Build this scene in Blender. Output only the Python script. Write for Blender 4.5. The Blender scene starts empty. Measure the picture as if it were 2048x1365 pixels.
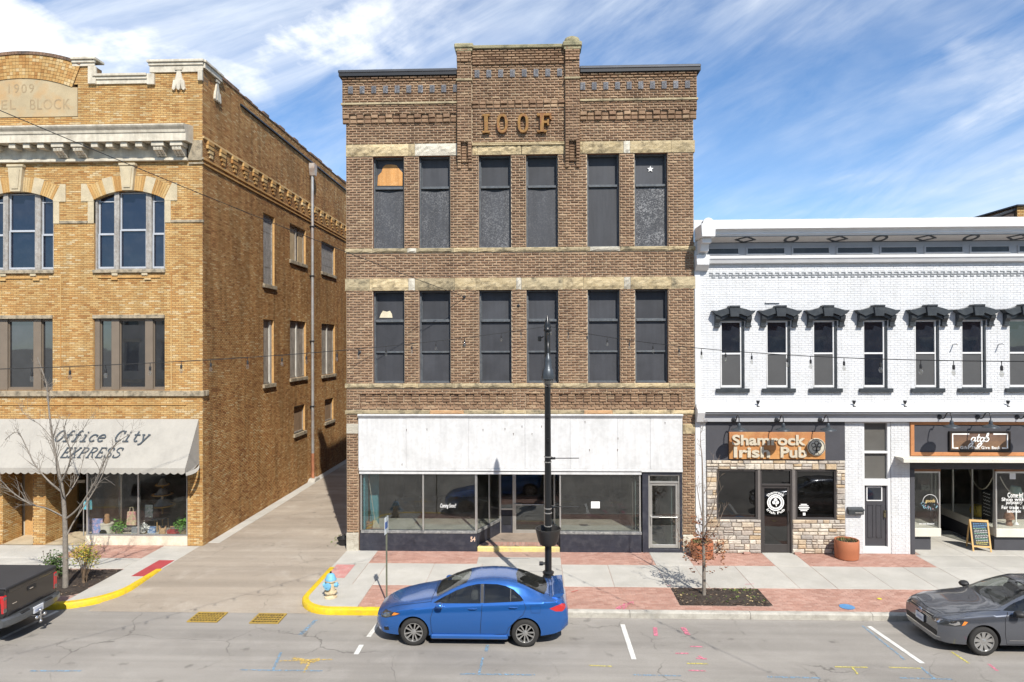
import bpy, bmesh, math, random
import numpy as np
from mathutils import Vector, Matrix
from mathutils.bvhtree import BVHTree
R = math.radians
random.seed(7)
S = bpy.context.scene
COL = S.collection

# ------------------------------------------------------------------ camera
CAM_H, FPX = 7.0, 1365.33
_y, _p, _q = R(2.0), R(0.315), R(0.2)
CF = Vector((-math.sin(_y)*math.cos(_p), math.cos(_y)*math.cos(_p), math.sin(_p)))
_r = Vector((math.cos(_y), math.sin(_y), 0)); _u = _r.cross(CF)
CR = _r*math.cos(_q) - _u*math.sin(_q); CU = _u*math.cos(_q) + _r*math.sin(_q)
cd = bpy.data.cameras.new('camera'); cam = bpy.data.objects.new('camera', cd); COL.objects.link(cam)
cd.sensor_width = 36; cd.lens = 24; cd.clip_end = 3000; cd.clip_start = 0.05
cam.matrix_world = Matrix(((CR.x, CU.x, -CF.x, 0), (CR.y, CU.y, -CF.y, 0), (CR.z, CU.z, -CF.z, CAM_H), (0, 0, 0, 1)))
S.camera = cam
# a photo pixel gives a direction; the plane the thing stands on or in gives its distance
def ray(px, py): return CF + CR*((px-1024)/FPX) + CU*((682.5-py)/FPX)
def oy(px, py, Y): d = ray(px, py); t = Y/d.y; return d.x*t, CAM_H + d.z*t
def oz(px, py, z): d = ray(px, py); t = (z-CAM_H)/d.z; return d.x*t, d.y*t
def ox(px, py, X): d = ray(px, py); t = X/d.x; return d.y*t, CAM_H + d.z*t

# ------------------------------------------------------------------ sun, sky, exposure
SUN = Vector((0.38, -1.0, 1.06)).normalized()
SUN_EL = math.asin(SUN.z); SUN_AZ = math.atan2(SUN.x, SUN.y)
ld = bpy.data.lights.new('sun', 'SUN'); ld.energy = 4.2; ld.angle = R(0.53); ld.color = (1.0, 0.95, 0.87)
sun = bpy.data.objects.new('sun', ld); COL.objects.link(sun)
sun.rotation_euler = (-SUN).to_track_quat('-Z', 'Y').to_euler(); sun.location = (20, -40, 50)
W = bpy.data.worlds.new('World'); S.world = W; W.use_nodes = True
S.view_settings.view_transform = 'Standard'; S.view_settings.look = 'None'
S.view_settings.exposure = 0.62; S.view_settings.gamma = 1.0; S.view_settings.use_curve_mapping = False
S.cycles.max_bounces = 6; S.cycles.diffuse_bounces = 3; S.cycles.glossy_bounces = 3; S.cycles.transparent_max_bounces = 12
S.cycles.sample_clamp_indirect = 6; S.cycles.caustics_reflective = False; S.cycles.caustics_refractive = False
S.cycles.use_denoising = True; S.cycles.use_adaptive_sampling = True; S.cycles.adaptive_threshold = 0.02

def N(t, typ, **kw):
    n = t.nodes.new(typ)
    for k, v in kw.items():
        if k in ('ins',):
            for a, b in v.items(): n.inputs[a].default_value = b
        else: setattr(n, k, v)
    return n
def L(t, a, b): t.links.new(a, b)
def ramp(t, fac, stops, interp='LINEAR'):
    n = t.nodes.new('ShaderNodeValToRGB'); cr = n.color_ramp; cr.interpolation = interp
    while len(cr.elements) < len(stops): cr.elements.new(0.5)
    for e, (p, c) in zip(cr.elements, stops):
        e.position = p; e.color = (c, c, c, 1) if isinstance(c, (int, float)) else (*c, 1)
    L(t, fac, n.inputs['Fac']); return n.outputs['Color']
def math2(t, op, a, b=None, c=None):
    n = t.nodes.new('ShaderNodeMath'); n.operation = op
    for i, v in enumerate((a, b, c)):
        if v is None: continue
        if isinstance(v, (int, float)): n.inputs[i].default_value = v
        else: L(t, v, n.inputs[i])
    return n.outputs[0]
def mixc(t, fac, a, b, blend='MIX'):
    n = t.nodes.new('ShaderNodeMix'); n.data_type = 'RGBA'; n.blend_type = blend
    for s, v in ((n.inputs[0], fac), (n.inputs[6], a), (n.inputs[7], b)):
        if isinstance(v, (int, float)): s.default_value = v
        elif isinstance(v, (tuple, list)): s.default_value = (*v, 1) if len(v) == 3 else v
        else: L(t, v, s)
    return n.outputs[2]
def noise(t, vec, scale, detail=4, rough=0.55, dist=0.0):
    n = t.nodes.new('ShaderNodeTexNoise'); n.inputs['Scale'].default_value = scale; n.inputs['Detail'].default_value = detail
    n.inputs['Roughness'].default_value = rough; n.inputs['Distortion'].default_value = dist
    if vec is not None: L(t, vec, n.inputs['Vector'])
    return n.outputs[0]
def mapping(t, vec, scale=(1, 1, 1), loc=(0, 0, 0), rot=(0, 0, 0)):
    n = t.nodes.new('ShaderNodeMapping'); n.inputs['Scale'].default_value = scale; n.inputs['Location'].default_value = loc
    n.inputs['Rotation'].default_value = rot; L(t, vec, n.inputs['Vector']); return n.outputs[0]

def build_world():
    t = W.node_tree; t.nodes.clear()
    out = N(t, 'ShaderNodeOutputWorld'); bg = N(t, 'ShaderNodeBackground'); bg.inputs['Strength'].default_value = 0.105
    sky = N(t, 'ShaderNodeTexSky', sky_type='NISHITA', sun_disc=False, sun_elevation=SUN_EL, sun_rotation=SUN_AZ,
            altitude=200, air_density=1.0, dust_density=0.1, ozone_density=2.6)
    tc = N(t, 'ShaderNodeTexCoord'); sep = N(t, 'ShaderNodeSeparateXYZ'); L(t, tc.outputs['Generated'], sep.inputs[0])
    den = math2(t, 'ADD', math2(t, 'ABSOLUTE', sep.outputs['Z']), 0.16)
    cx = math2(t, 'DIVIDE', sep.outputs['X'], den); cy = math2(t, 'DIVIDE', sep.outputs['Y'], den)
    cmb = N(t, 'ShaderNodeCombineXYZ'); L(t, cx, cmb.inputs[0]); L(t, cy, cmb.inputs[1])
    # drawn-out ice cloud: soft streaks running up to the right, broken by larger patches
    st = noise(t, mapping(t, mapping(t, tc.outputs['Generated'], rot=(0, R(27), 0)), (1.5, 1.5, 7.0), (4.2, 1.1, 2.3)), 1.9, 9, 0.62, 0.45)
    pat = noise(t, mapping(t, cmb.outputs[0], (1, 1, 1), (7.2, 9.6, 0)), 0.55, 5, 0.55, 0.4)
    m1 = math2(t, 'MULTIPLY', ramp(t, st, [(0.38, 0.0), (0.68, 1.0)]), ramp(t, pat, [(0.36, 0.2), (0.54, 1.0)]))
    veil = math2(t, 'MULTIPLY', ramp(t, pat, [(0.40, 0.05), (0.75, 1.0)]), 0.25)
    # a few denser puffs
    pf = noise(t, mapping(t, tc.outputs['Generated'], (1, 1, 1.7), (1.21, 0.2, 7.63)), 4.2, 9, 0.55, 0.2)
    m2 = math2(t, 'MULTIPLY', ramp(t, pf, [(0.55, 0.0), (0.66, 0.95)]), ramp(t, pat, [(0.45, 0.0), (0.58, 1.0)]))
    msk = math2(t, 'MINIMUM', math2(t, 'ADD', math2(t, 'ADD', math2(t, 'MULTIPLY', m1, 0.68), veil), m2), 1.0)
    cloud = mixc(t, ramp(t, pf, [(0.45, 0.0), (0.72, 1.0)]), (6.2, 6.7, 7.3), (7.6, 7.7, 7.8))
    blue = mixc(t, 1.0, sky.outputs[0], (0.68, 0.88, 1.05), 'MULTIPLY')
    sat = N(t, 'ShaderNodeHueSaturation'); sat.inputs['Saturation'].default_value = 1.0; L(t, blue, sat.inputs['Color']); blue = sat.outputs[0]
    L(t, mixc(t, msk, blue, cloud), bg.inputs['Color']); L(t, bg.outputs[0], out.inputs[0])
build_world()

# ------------------------------------------------------------------ materials
MATS = {}
def mat(name, col, rough=0.7, metal=0.0, var=0.18, scale=2.5, fine=40.0, fvar=0.12, bump=0.0, bscale=60.0, spec=0.4,
        coat=0.0, streak=0.0, tint=None, tscale=1.2, tamt=0.6, island=0.0):
    if name in MATS: return MATS[name]
    m = bpy.data.materials.new(name); m.use_nodes = True; t = m.node_tree; b = t.nodes['Principled BSDF']
    g = N(t, 'ShaderNodeNewGeometry'); pos = g.outputs['Position']
    f = ramp(t, noise(t, pos, scale, 5), [(0.3, 1-var), (0.7, 1+var*0.6)])
    c = mixc(t, 1.0, (*col, 1), f, 'MULTIPLY')
    if tint is not None:
        c = mixc(t, ramp(t, noise(t, mapping(t, pos, (1, 1, 1), (5, 3, 8)), tscale, 6, 0.62), [(0.46, 0.0), (0.68, tamt)]), c, (*tint, 1))
    if fvar: c = mixc(t, 1.0, c, ramp(t, noise(t, pos, fine, 3), [(0.3, 1-fvar), (0.7, 1+fvar)]), 'MULTIPLY')
    if streak: c = mixc(t, 1.0, c, ramp(t, noise(t, mapping(t, pos, (9, 9, 0.7)), 1.0, 4), [(0.35, 1-streak), (0.65, 1.0)]), 'MULTIPLY')
    if island:
        oi = N(t, 'ShaderNodeObjectInfo')
        rnd = math2(t, 'FRACT', math2(t, 'ADD', g.outputs['Random Per Island'], oi.outputs['Random']))
        c = mixc(t, 1.0, c, ramp(t, rnd, [(0.0, 1-island), (1.0, 1+island)]), 'MULTIPLY')
    L(t, c, b.inputs['Base Color'])
    b.inputs['Roughness'].default_value = rough; b.inputs['Metallic'].default_value = metal
    b.inputs['Specular IOR Level'].default_value = spec
    if coat: b.inputs['Coat Weight'].default_value = coat; b.inputs['Coat Roughness'].default_value = 0.04
    if bump:
        bp = N(t, 'ShaderNodeBump'); bp.inputs['Strength'].default_value = bump; bp.inputs['Distance'].default_value = 0.02
        L(t, noise(t, pos, bscale, 5, 0.6), bp.inputs['Height']); L(t, bp.outputs[0], b.inputs['Normal'])
    MATS[name] = m; return m
def brickmat(name, stops, rough=0.85, region=None, rscale=0.5, grime=0.25, bump=0.4, gscale=0.9, spec=0.25):
    """one colour per brick, drawn from the stops; soot and weather on top"""
    m = bpy.data.materials.new(name); m.use_nodes = True; t = m.node_tree; b = t.nodes['Principled BSDF']
    g = N(t, 'ShaderNodeNewGeometry'); oi = N(t, 'ShaderNodeObjectInfo'); pos = g.outputs['Position']
    rnd = math2(t, 'FRACT', math2(t, 'ADD', g.outputs['Random Per Island'], oi.outputs['Random']))
    if region: # patches of wall that were laid from darker or redder deliveries
        rn = noise(t, mapping(t, pos, (1, 1, 2.2)), rscale, 4, 0.55)
        rnd = math2(t, 'MINIMUM', math2(t, 'MAXIMUM', math2(t, 'ADD', rnd, math2(t, 'MULTIPLY', math2(t, 'SUBTRACT', rn, 0.5), region)), 0.0), 1.0)
    c = ramp(t, rnd, stops)
    c = mixc(t, 1.0, c, ramp(t, noise(t, pos, 28, 4), [(0.3, 0.84), (0.7, 1.12)]), 'MULTIPLY')
    c = mixc(t, 1.0, c, ramp(t, noise(t, mapping(t, pos, (2.6, 2.6, 0.22), (1, 4, 2)), 1.0, 5, 0.6), [(0.36, 1-grime*1.2), (0.56, 1.0)]), 'MULTIPLY')   # rain streaks
    c = mixc(t, 1.0, c, ramp(t, noise(t, mapping(t, pos, (1, 1, 0.5), (3, 7, 1)), gscale, 6, 0.6), [(0.38, 1-grime), (0.62, 1.0)]), 'MULTIPLY')
    L(t, c, b.inputs['Base Color']); b.inputs['Roughness'].default_value = rough; b.inputs['Specular IOR Level'].default_value = spec
    if bump:
        bp = N(t, 'ShaderNodeBump'); bp.inputs['Strength'].default_value = bump; bp.inputs['Distance'].default_value = 0.012
        L(t, noise(t, pos, 45, 5, 0.65), bp.inputs['Height']); L(t, bp.outputs[0], b.inputs['Normal'])
    MATS[name] = m; return m
def glassmat(name, tint=(0.62, 0.66, 0.66), ior=1.75, rough=0.0, dirt=0.05):
    m = bpy.data.materials.new(name); m.use_nodes = True; t = m.node_tree; t.nodes.clear()
    o = N(t, 'ShaderNodeOutputMaterial'); tr = N(t, 'ShaderNodeBsdfTransparent'); gl = N(t, 'ShaderNodeBsdfGlossy')
    tr.inputs[0].default_value = (*tint, 1); gl.inputs['Roughness'].default_value = rough; gl.inputs[0].default_value = (0.95, 0.97, 1, 1)
    g = N(t, 'ShaderNodeNewGeometry')
    bp = N(t, 'ShaderNodeBump'); bp.inputs['Strength'].default_value = 0.05; bp.inputs['Distance'].default_value = 0.02
    L(t, noise(t, g.outputs['Position'], 1.6, 2), bp.inputs['Height']); L(t, bp.outputs[0], gl.inputs['Normal'])
    lw = N(t, 'ShaderNodeLayerWeight'); lw.inputs[0].default_value = 0.5; f0 = ((ior-1)/(ior+1))**2   # Schlick, the same on both faces of a pane
    fr = math2(t, 'MULTIPLY_ADD', math2(t, 'POWER', lw.outputs['Facing'], 5.0), 1-f0, f0)
    mx = N(t, 'ShaderNodeMixShader'); L(t, fr, mx.inputs[0]); L(t, tr.outputs[0], mx.inputs[1]); L(t, gl.outputs[0], mx.inputs[2])
    df = N(t, 'ShaderNodeBsdfDiffuse'); df.inputs[0].default_value = (0.5, 0.48, 0.44, 1)
    m2 = N(t, 'ShaderNodeMixShader'); L(t, ramp(t, noise(t, g.outputs['Position'], 2.2, 6, 0.65), [(0.4, dirt*0.3), (0.75, dirt*1.6)]), m2.inputs[0])
    L(t, mx.outputs[0], m2.inputs[1]); L(t, df.outputs[0], m2.inputs[2]); L(t, m2.outputs[0], o.inputs[0])
    MATS[name] = m; return m
def darkglass(name, col=(0.012, 0.014, 0.018), ior=1.9, wave=0.08, wscale=1.3, dirt=0.015):
    m = bpy.data.materials.new(name); m.use_nodes = True; t = m.node_tree; b = t.nodes['Principled BSDF']
    g = N(t, 'ShaderNodeNewGeometry')
    c = mixc(t, ramp(t, noise(t, g.outputs['Position'], 3, 6, 0.65), [(0.45, 0.0), (0.8, 1.0)]), (*col, 1), tuple(x+dirt for x in col)+(1,))
    L(t, c, b.inputs['Base Color'])
    b.inputs['Roughness'].default_value = 0.02; b.inputs['IOR'].default_value = ior
    bp = N(t, 'ShaderNodeBump'); bp.inputs['Strength'].default_value = wave; bp.inputs['Distance'].default_value = 0.05
    L(t, noise(t, g.outputs['Position'], wscale, 2), bp.inputs['Height']); L(t, bp.outputs[0], b.inputs['Normal'])
    MATS[name] = m; return m
def paintmat(name, col, wear=0.5, scale=14):
    """road or kerb paint, worn through in places"""
    m = bpy.data.materials.new(name); m.use_nodes = True; t = m.node_tree; b = t.nodes['Principled BSDF']; o = t.nodes['Material Output']
    g = N(t, 'ShaderNodeNewGeometry'); c = mixc(t, 1.0, (*col, 1), ramp(t, noise(t, g.outputs['Position'], 6, 5), [(0.3, 0.8), (0.7, 1.1)]), 'MULTIPLY')
    L(t, c, b.inputs['Base Color']); b.inputs['Roughness'].default_value = 0.75
    tr = N(t, 'ShaderNodeBsdfTransparent'); mx = N(t, 'ShaderNodeMixShader')
    L(t, ramp(t, noise(t, g.outputs['Position'], scale, 6, 0.7), [(max(wear-0.1, 0), 0.0), (wear+0.06, 1.0)]), mx.inputs[0])
    L(t, tr.outputs[0], mx.inputs[1]); L(t, b.outputs[0], mx.inputs[2]); L(t, mx.outputs[0], o.inputs[0])
    MATS[name] = m; return m

# ------------------------------------------------------------------ mesh helpers
class MB:
    def __init__(s): s.v = []; s.f = []; s.m = []
    def add(s, vs, fs, mi=0):
        o = len(s.v); s.v.extend(vs); s.f.extend([tuple(i+o for i in f) for f in fs]); s.m.extend([mi]*len(fs)); return s
    def box(s, x0, x1, y0, y1, z0, z1, mi=0):
        return s.add([(x0,y0,z0),(x1,y0,z0),(x1,y1,z0),(x0,y1,z0),(x0,y0,z1),(x1,y0,z1),(x1,y1,z1),(x0,y1,z1)],
                     [(0,3,2,1),(4,5,6,7),(0,1,5,4),(1,2,6,5),(2,3,7,6),(3,0,4,7)], mi)
    def bbox(s, x0, x1, y0, y1, z0, z1, b=0.01, mi=0):
        """box with chamfered edges"""
        b = min(b, (x1-x0)*.45, (y1-y0)*.45, (z1-z0)*.45); vs = []
        for sx in (0, 1):
            for sy in (0, 1):
                for sz in (0, 1):
                    X, Y, Z = (x0, x1)[sx], (y0, y1)[sy], (z0, z1)[sz]; dx, dy, dz = b*(1-2*sx), b*(1-2*sy), b*(1-2*sz)
                    vs += [(X, Y+dy, Z+dz), (X+dx, Y, Z+dz), (X+dx, Y+dy, Z)]
        I = lambda sx, sy, sz, k: (sx*4+sy*2+sz)*3+k
        fs = [(I(0,0,0,0),I(0,0,1,0),I(0,1,1,0),I(0,1,0,0)), (I(1,0,0,0),I(1,1,0,0),I(1,1,1,0),I(1,0,1,0)),
              (I(0,0,0,1),I(1,0,0,1),I(1,0,1,1),I(0,0,1,1)), (I(0,1,0,1),I(0,1,1,1),I(1,1,1,1),I(1,1,0,1)),
              (I(0,0,0,2),I(0,1,0,2),I(1,1,0,2),I(1,0,0,2)), (I(0,0,1,2),I(1,0,1,2),I(1,1,1,2),I(0,1,1,2))]
        for a in (0, 1):
            for c in (0, 1):
                fs += [(I(0,a,c,1),I(1,a,c,1),I(1,a,c,2),I(0,a,c,2)), (I(a,0,c,0),I(a,1,c,0),I(a,1,c,2),I(a,0,c,2)), (I(a,c,0,0),I(a,c,1,0),I(a,c,1,1),I(a,c,0,1))]
        for a in (0, 1):
            for c in (0, 1):
                for e in (0, 1): fs.append((I(a,c,e,0), I(a,c,e,1), I(a,c,e,2)))
        return s.add(vs, fs, mi)
    def quad(s, a, b, c, d, mi=0): return s.add([a, b, c, d], [(0, 1, 2, 3)], mi)
    def prism(s, poly, y0, y1, fn=None, mi=0):
        """polygon in (x,z) drawn out between y0 (front) and y1"""
        fn = fn or (lambda x, z, y: (x, y, z)); n = len(poly)
        vs = [fn(x, z, y0) for x, z in poly] + [fn(x, z, y1) for x, z in poly]
        fs = [tuple(range(n)), tuple(range(2*n-1, n-1, -1))] + [(i, i+n, (i+1) % n+n, (i+1) % n) for i in range(n)]
        return s.add(vs, fs, mi)
    def lathe(s, prof, seg=20, c=(0, 0, 0), axis='z', mi=0, a0=0.0, a1=2*math.pi, sx=1.0, caps=True):
        full = abs(a1-a0) > 6.28; k = seg if full else seg+1; vs = []
        for r, h in prof:
            for i in range(k):
                a = a0+(a1-a0)*i/seg; p = (r*math.cos(a)*sx, r*math.sin(a), h)
                if axis == 'y': p = (p[0], p[2], p[1])
                elif axis == 'x': p = (p[2], p[0], p[1])
                vs.append((p[0]+c[0], p[1]+c[1], p[2]+c[2]))
        fs = []
        for j in range(len(prof)-1):
            for i in range(seg):
                q = (i+1) % k; fs.append((j*k+i, j*k+q, (j+1)*k+q, (j+1)*k+i))
        if full and caps:
            if prof[0][0] > 1e-4: fs.append(tuple(reversed(range(k))))
            if prof[-1][0] > 1e-4: fs.append(tuple((len(prof)-1)*k+i for i in range(k)))
        return s.add(vs, fs, mi)
    def tube(s, pts, r, seg=8, mi=0, cap=True):
        pts = [Vector(p) for p in pts]; n = len(pts); rs = r if isinstance(r, (list, tuple)) else [r]*n; vs = []; up = None
        for i, p in enumerate(pts):
            d = (pts[min(i+1, n-1)]-pts[max(i-1, 0)])
            d = d.normalized() if d.length > 1e-9 else Vector((0, 0, 1))
            if up is None: up = d.orthogonal().normalized()
            up = (up-d*up.dot(d)); up = up.normalized() if up.length > 1e-6 else d.orthogonal().normalized(); sd = d.cross(up)
            for k in range(seg):
                a = 2*math.pi*k/seg; vs.append(tuple(p+(up*math.cos(a)+sd*math.sin(a))*rs[i]))
        fs = [(i*seg+k, i*seg+(k+1) % seg, (i+1)*seg+(k+1) % seg, (i+1)*seg+k) for i in range(n-1) for k in range(seg)]
        if cap: fs += [tuple(reversed(range(seg))), tuple((n-1)*seg+k for k in range(seg))]
        return s.add(vs, fs, mi)
    def ribbon(s, pts, w, fn, t=0.01, mi=0, closed=False, d0=0.0):
        """a stroke of width w along 2-D points, raised t off the surface fn(u,v,d)"""
        P = [Vector(p) for p in pts]; n = len(P)
        if n < 2: return s
        nr = []
        for i in range(n):
            a = P[(i-1) % n] if (closed or i > 0) else P[i]; b = P[(i+1) % n] if (closed or i < n-1) else P[i]
            d = b-a; d = d.normalized() if d.length > 1e-9 else Vector((1, 0)); nr.append(Vector((-d.y, d.x)))
        m = n if closed else n-1; vs = []
        for p, q in zip(P, nr):
            a, b = p+q*w/2, p-q*w/2
            vs += [fn(a.x, a.y, d0+t), fn(b.x, b.y, d0+t), fn(a.x, a.y, d0), fn(b.x, b.y, d0)]
        fs = []
        for i in range(m):
            A, B = i*4, ((i+1) % n)*4
            fs += [(A, A+1, B+1, B), (A+2, A, B, B+2), (A+1, A+3, B+3, B+1)]
        if not closed: fs += [(0, 2, 3, 1), ((n-1)*4, (n-1)*4+1, (n-1)*4+3, (n-1)*4+2)]
        return s.add(vs, fs, mi)
    def xf(s, M):
        s.v = [tuple(M @ Vector(p)) for p in s.v]; return s
    def mesh(s, name, mats, smooth=False, fix=True):
        me = bpy.data.meshes.new(name); me.from_pydata(s.v, [], s.f)
        if not isinstance(mats, (list, tuple)): mats = [mats]
        for m in mats: me.materials.append(m)
        if len(mats) > 1: me.polygons.foreach_set('material_index', s.m)
        if fix:
            b = bmesh.new(); b.from_mesh(me); bmesh.ops.recalc_face_normals(b, faces=b.faces); b.to_mesh(me); b.free()
        if smooth:
            me.polygons.foreach_set('use_smooth', [True]*len(me.polygons))
            if smooth != 'all': me.set_sharp_from_angle(angle=R(smooth if smooth > 1 else 40))
        me.update(); return me
    def build(s, name, mats, parent=None, smooth=False, fix=True, kind=None):
        return link(name, s.mesh(name, mats, smooth, fix), parent, kind)
def link(name, me, parent=None, kind=None, loc=None):
    o = bpy.data.objects.new(name, me); COL.objects.link(o)
    if parent is not None: o.parent = parent; o.matrix_parent_inverse = parent.matrix_basis.inverted()
    if kind: o['kind'] = kind
    if loc is not None: o.location = loc
    return o
def thing(name, label, cat, loc=(0, 0, 0), group=None):
    o = bpy.data.objects.new(name, None); COL.objects.link(o); o.location = loc; o.empty_display_size = 0.2
    o['label'] = label; o['category'] = cat
    if group: o['group'] = group
    return o
def tag(o, label, cat, group=None):
    o['label'] = label; o['category'] = cat
    if group: o['group'] = group
    return o
def copy_tree(o, parent=None, loc=None):
    c = o.copy(); COL.objects.link(c); c.parent = parent
    if loc is not None: c.location = loc
    for ch in list(o.children): copy_tree(ch, c)
    return c

FRONT = lambda Y0: (lambda u, v, d: (u, Y0-d, v))            # a wall facing the street
def holes_hit(a, b, v, holes): return [(h[0], h[1]) for h in holes if h[2] < v < h[3] and h[1] > a and h[0] < b]
def sub_spans(a, b, hs):
    sp = [(a, b)]
    for h0, h1 in hs:
        nx = []
        for p, q in sp:
            if h1 <= p or h0 >= q: nx.append((p, q)); continue
            if h0 > p: nx.append((p, h0))
            if h1 < q: nx.append((h1, q))
        sp = nx
    return sp
def layout(u0, u1, v0, v1, holes, ch, bl, jt, off=0.0, stack=False):
    out = []; n = max(1, round((v1-v0)/ch)); h = (v1-v0)/n
    for i in range(n):
        va, vb = v0+i*h, v0+(i+1)*h; vm = (va+vb)/2
        for a, b in sub_spans(u0, u1, holes_hit(u0, u1, vm, holes)):
            sh = off + (0 if stack else (i % 2)*bl/2)
            k = math.floor((a-sh)/bl); x = sh+k*bl
            while x < b-1e-6:
                p, q = max(x, a), min(x+bl, b); x += bl
                if q-p > 0.03: out.append((p+jt/2, q-jt/2, va+jt/2, vb-jt/2, q-p > bl*0.98))
    return out
def rock(mb, r, fn, rnd, bulge=0.03, base=-0.012, mi=0):
    a, b, c, d = r[:4]; ins = min(0.022, (d-c)*0.27); j = lambda s: rnd.uniform(-s, s); e = [bulge*rnd.uniform(0.55, 1.25) for _ in range(4)]
    vs = [fn(a, c, base), fn(b, c, base), fn(b, d, base), fn(a, d, base), fn(a, c, 0), fn(b, c, 0), fn(b, d, 0), fn(a, d, 0),
          fn(a+ins+j(.006), c+ins*.75+j(.006), e[0]), fn(b-ins+j(.006), c+ins*.75+j(.006), e[1]), fn(b-ins+j(.006), d-ins*1.1+j(.006), e[2]), fn(a+ins+j(.006), d-ins*1.1+j(.006), e[3])]
    fs = [(0,1,5,4),(1,2,6,5),(2,3,7,6),(3,0,4,7),(4,5,9,8),(5,6,10,9),(6,7,11,10),(7,4,8,11),(8,9,10,11)]
    mb.add(vs, fs, mi)
def flat(mb, r, fn, rnd, proud=0.0, base=-0.012, mi=0):
    a, b, c, d = r[:4]; k = 0.004; p = proud+rnd.uniform(-.0015, .0015)
    vs = [fn(a, c, base), fn(b, c, base), fn(b, d, base), fn(a, d, base), fn(a+k, c+k, p), fn(b-k, c+k, p), fn(b-k, d-k, p), fn(a+k, d-k, p)]
    mb.add(vs, [(0,1,5,4),(1,2,6,5),(2,3,7,6),(3,0,4,7),(4,5,6,7)], mi)
def brickwork(parent, bricks, fn, m, maker, near, n_single=300, name='brick', seed=1, **kw):
    """the bricks nearest the camera as parts of their own, the rest joined"""
    rnd = random.Random(seed)
    full = sorted([b for b in bricks if b[4]], key=lambda b: (Vector(fn((b[0]+b[1])/2, (b[2]+b[3])/2, 0))-near).length)[:n_single]
    single = set(map(id, full)); mb = MB()
    for b in bricks:
        if id(b) not in single: maker(mb, b, fn, rnd, **kw)
    o = mb.build(name+'work', m, parent, fix=False, kind='stuff')
    if full:
        w, h = full[0][1]-full[0][0], full[0][3]-full[0][2]; var = []
        for k in range(6):
            q = MB(); z0 = fn(0, 0, 0)
            maker(q, (-w/2, w/2, -h/2, h/2), lambda u, v, d: tuple(Vector(fn(u, v, d))-Vector(z0)), rnd, **kw); var.append(q.mesh(name, m, fix=False))
        for i, b in enumerate(full): link(name, var[i % 6], parent, loc=fn((b[0]+b[1])/2, (b[2]+b[3])/2, 0))
    return o
def backing(mb, u0, u1, v0, v1, holes, fn, d=-0.008, reveal=0.3, mi=0, rmi=1):
    us = sorted({u0, u1, *[x for h in holes for x in h[:2] if u0 < x < u1]}); vs = sorted({v0, v1, *[x for h in holes for x in h[2:4] if v0 < x < v1]})
    for a, b in zip(us, us[1:]):
        for c, e in zip(vs, vs[1:]):
            if any(h[0] <= (a+b)/2 <= h[1] and h[2] <= (c+e)/2 <= h[3] for h in holes): continue
            mb.quad(fn(a, c, d), fn(b, c, d), fn(b, e, d), fn(a, e, d), mi)
    for h in holes:
        if reveal <= 0: continue
        a, b, c, e = max(h[0], u0), min(h[1], u1), max(h[2], v0), min(h[3], v1)
        for p, q in (((a, c), (a, e)), ((b, e), (b, c)), ((a, e), (b, e)), ((b, c), (a, c))):
            mb.quad(fn(*p, d), fn(*q, d), fn(*q, -reveal), fn(*p, -reveal), rmi)
def textmesh(body, size=1.0, extrude=0.0, offset=0.0, shear=0.0, space=1.0):
    c = bpy.data.curves.new('txt', 'FONT'); c.body = body; c.size = size; c.extrude = extrude; c.offset = offset; c.shear = shear; c.space_character = space
    c.resolution_u = 4; o = bpy.data.objects.new('txt', c); COL.objects.link(o)
    me = bpy.data.meshes.new_from_object(o.evaluated_get(bpy.context.evaluated_depsgraph_get()))
    bpy.data.objects.remove(o); bpy.data.curves.remove(c); return me
def text_on(name, body, u0, u1, v0, v1, fn, m, parent, t=0.01, d0=0.002, offset=0.0, shear=0.0, space=1.0, warp=None, split=False):
    """lettering fitted into the rectangle u0..u1, v0..v1 of the surface fn"""
    me = textmesh(body, 1.0, 0.5, offset, shear, space)
    P = np.array([v.co for v in me.vertices]); lo, hi = P.min(0), P.max(0)
    for v in me.vertices:
        a = (v.co.x-lo[0])/(hi[0]-lo[0]); b = (v.co.y-lo[1])/(hi[1]-lo[1]); z = (v.co.z-lo[2])/max(hi[2]-lo[2], 1e-6)
        uu, vv = u0+a*(u1-u0), v0+b*(v1-v0)
        if warp: uu, vv = warp(a, b)
        v.co = fn(uu, vv, d0+z*t)
    me.materials.clear(); me.materials.append(m); me.update()
    if not split: return link(name, me, parent)
    n = len(me.vertices); par = list(range(n))                      # one object a letter
    def find(i):
        while par[i] != i: par[i] = par[par[i]]; i = par[i]
        return i
    for e in me.edges: par[find(e.vertices[0])] = find(e.vertices[1])
    grp = {}
    for i in range(n): grp.setdefault(find(i), []).append(i)
    cl = []
    for g in sorted(grp.values(), key=lambda g: min(me.vertices[i].co.x for i in g)):
        a, b = min(me.vertices[i].co.x for i in g), max(me.vertices[i].co.x for i in g)
        if cl and a < cl[-1][1]-.3*(b-a): cl[-1][0].extend(g); cl[-1][1] = max(cl[-1][1], b)
        else: cl.append([list(g), b])
    for g, _ in cl:
        ix = {v: k for k, v in enumerate(g)}; q = MB(); q.v = [tuple(me.vertices[i].co) for i in g]; q.f = [tuple(ix[i] for i in p.vertices) for p in me.polygons if p.vertices[0] in ix]; q.m = [0]*len(q.f); q.build(name, m, parent, fix=False)
def ell(cx, cy, rx, ry, a0=0, a1=360, n=20): return [(cx+rx*math.cos(R(a0+(a1-a0)*i/n)), cy+ry*math.sin(R(a0+(a1-a0)*i/n))) for i in range(n+1)]
# ================================================================== the setting: ground, road, alley, pavements
SW = 0.15                       # pavement height
YM, YL, YW = 22.66, 23.04, 22.66   # facade planes: middle, left and white building
CURB = 17.58
XA0, XA1 = -11.45, -6.40        # the alley
CAMP = Vector((0, 0, CAM_H))

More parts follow.
